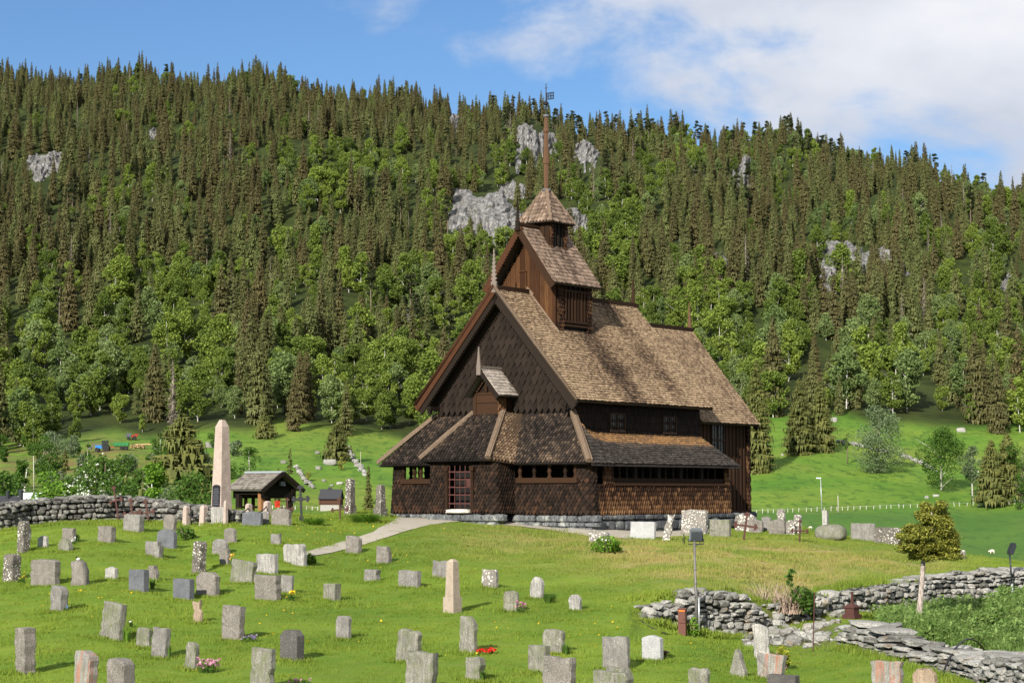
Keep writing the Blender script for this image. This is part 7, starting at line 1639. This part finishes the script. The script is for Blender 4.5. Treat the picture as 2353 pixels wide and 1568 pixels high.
# rank weeds on the slope under the juniper
def weed(seed, n, h):
    r_ = np.random.default_rng(seed); mb = MB(); C = np.stack([r_.normal(0, .12, n), r_.normal(0, .12, n), h * r_.uniform(.15, 1.05, n)], 1)
    leaves(mb, C, .058, 2.2, .35, seed=seed)
    for k in range(7): a = r_.uniform(0, 6.28); mb.add([(.01, 0, -.05), (-.01, 0, -.05), (math.cos(a) * .16, math.sin(a) * .16, h)], [(0, 1, 2)], .3)
    return mb
n = 5200; U_ = rg.uniform(.10, .30, n); D_ = rg.uniform(38, 66, n); x_, y_ = U_ * D_, D_; z_ = terr(x_, y_); px_, py_ = project(x_, y_, z_); ok = in_poly(px_, py_, weedP) & (D_ < wallD(U_) - .35)
x_, y_, z_ = x_[ok], y_[ok], z_[ok]; n = len(x_)
scatter('weeds', [weed(1, 90, .42), weed(2, 80, .52), weed(3, 70, .3), clump(9, 60, .25, .5, .8, .009)], 'leaf_weed', np.stack([x_, y_, z_], 1), rg.choice([0, 1, 2, 3, 3, 3], n), rg.uniform(0, 6.28, n), rg.uniform(.55, 1.15, n) * (1 + .35 * vnoise(x_ * .6, y_ * .6, seed=5)), 'rank green weeds and long grass on the slope around the juniper trunk')
# dandelions
mb = MB(); k = 0
spots = [(1150, 1183, 200, 8), (760, 1215, 150, 14), (860, 1200, 90, 10), (700, 1250, 90, 10), (1290, 1470, 250, 60), (800, 1450, 250, 60), (600, 1450, 200, 50), (1400, 1420, 120, 50), (200, 1370, 150, 40), (900, 1300, 120, 40)]
while k < 110:
    s = random.choice(spots); px, py = random.gauss(s[0], s[2] * .5), random.gauss(s[1], s[3] * .6)
    if py > 1560 or py < 1180 or in_poly(np.array([px]), np.array([py]), PPOLY)[0]: continue
    P = hit(px, py); leaves(mb, np.array([[P.x, P.y, P.z + .07]] * 3) + rg.normal(0, .008, (3, 3)), .045, 1.0, 1.2, seed=k); k += 1
tag(mb.build('dandelions', 'petal_yellow'), 'scattered yellow dandelions in the lawn', kind='stuff')
# ================================================================ light, sky, camera
SUN_EL, SUN_PHI = math.radians(27), math.radians(203)      # phi: clockwise from the viewing direction
sd = Vector((math.sin(SUN_PHI) * math.cos(SUN_EL), math.cos(SUN_PHI) * math.cos(SUN_EL), math.sin(SUN_EL)))
L = bpy.data.lights.new('sun', 'SUN'); L.energy = 5.0; L.angle = math.radians(.5); L.color = (1.0, .93, .82)
so = bpy.data.objects.new('sun', L); COL.objects.link(so); so.rotation_euler = (-sd).to_track_quat('-Z', 'Y').to_euler(); so.location = sd * 100
w = bpy.data.worlds.new('World'); scene.world = w; w.use_nodes = True
t = w.node_tree; t.nodes.clear()
out = t.nodes.new('ShaderNodeOutputWorld'); bg = t.nodes.new('ShaderNodeBackground')
sky = t.nodes.new('ShaderNodeTexSky'); sky.sky_type = 'NISHITA'; sky.sun_disc = False
sky.sun_elevation = SUN_EL; sky.sun_rotation = SUN_PHI; sky.air_density = 1.0; sky.dust_density = .4; sky.ozone_density = 2.5; sky.altitude = 300
tc = t.nodes.new('ShaderNodeTexCoord')
def wn(typ, **kw):
    n = t.nodes.new(typ)
    for k, v in kw.items(): setattr(n, k, v)
    return n
def wmath(op, a, b=0., clamp=False):
    n = wn('ShaderNodeMath', operation=op, use_clamp=clamp)
    for s_, v in ((n.inputs[0], a), (n.inputs[1], b)):
        if isinstance(v, (int, float)): s_.default_value = v
        else: t.links.new(v, s_)
    return n.outputs[0]
sep = wn('ShaderNodeSeparateXYZ'); t.links.new(tc.outputs['Generated'], sep.inputs[0])
X_, Y_, Z_ = sep.outputs
yy = wmath('MAXIMUM', Y_, .05)
cx = wmath('DIVIDE', X_, yy); cz = wmath('DIVIDE', Z_, yy)          # direction on the sky: sideways and upwards
comb = wn('ShaderNodeCombineXYZ'); t.links.new(cx, comb.inputs[0]); t.links.new(wmath('MULTIPLY', cz, 1.9), comb.inputs[1])
nz = wn('ShaderNodeTexNoise'); nz.inputs['Scale'].default_value = 11; nz.inputs['Detail'].default_value = 9; nz.inputs['Roughness'].default_value = .56; nz.inputs['Distortion'].default_value = .25
t.links.new(comb.outputs[0], nz.inputs['Vector'])
nz2 = wn('ShaderNodeTexNoise'); nz2.inputs['Scale'].default_value = 5; nz2.inputs['Detail'].default_value = 6
t.links.new(comb.outputs[0], nz2.inputs['Vector'])
# the bank of cloud covers the sky to the right of the church, its edge running down to the right
edge = wmath('ADD', wmath('MULTIPLY', wmath('SUBTRACT', cx, -.012), 5.2), wmath('MULTIPLY', wmath('SUBTRACT', cz, .215), 8.0))
cov = wmath('ADD', edge, wmath('MULTIPLY', wmath('SUBTRACT', nz.outputs['Fac'], .5), 3.4))
mr = wn('ShaderNodeMapRange', interpolation_type='SMOOTHSTEP'); mr.inputs[1].default_value = -.05; mr.inputs[2].default_value = .95
t.links.new(cov, mr.inputs[0])
cr = wn('ShaderNodeValToRGB'); cr.color_ramp.elements[0].position = .36; cr.color_ramp.elements[0].color = (5.6, 6.1, 7.2, 1); cr.color_ramp.elements[1].position = .66; cr.color_ramp.elements[1].color = (9.0, 9.1, 9.4, 1)
t.links.new(nz2.outputs['Fac'], cr.inputs[0])
skm = wn('ShaderNodeMix', data_type='RGBA', blend_type='MULTIPLY'); skm.inputs[0].default_value = 1; skm.inputs[7].default_value = (.72, .92, 1.14, 1)
t.links.new(sky.outputs[0], skm.inputs[6])
mx = wn('ShaderNodeMix', data_type='RGBA'); t.links.new(mr.outputs[0], mx.inputs[0]); t.links.new(skm.outputs[2], mx.inputs[6]); t.links.new(cr.outputs[0], mx.inputs[7])
t.links.new(mx.outputs[2], bg.inputs[0]); bg.inputs[1].default_value = .06; t.links.new(bg.outputs[0], out.inputs[0])
cam = bpy.data.cameras.new('camera'); cam.sensor_width = 36; cam.lens = 36 * F / 2352; cam.clip_start = .5; cam.clip_end = 6000
co = bpy.data.objects.new('camera', cam); COL.objects.link(co); co.location = (0, 0, 0); co.rotation_euler = (math.pi / 2 + PITCH, 0, 0)
scene.camera = co
vs = scene.view_settings; vs.view_transform = 'Standard'; vs.look = 'None'; vs.exposure = .82; vs.gamma = 1; vs.use_curve_mapping = False
scene.cycles.max_bounces = 6; scene.cycles.diffuse_bounces = 3; scene.cycles.transparent_max_bounces = 8
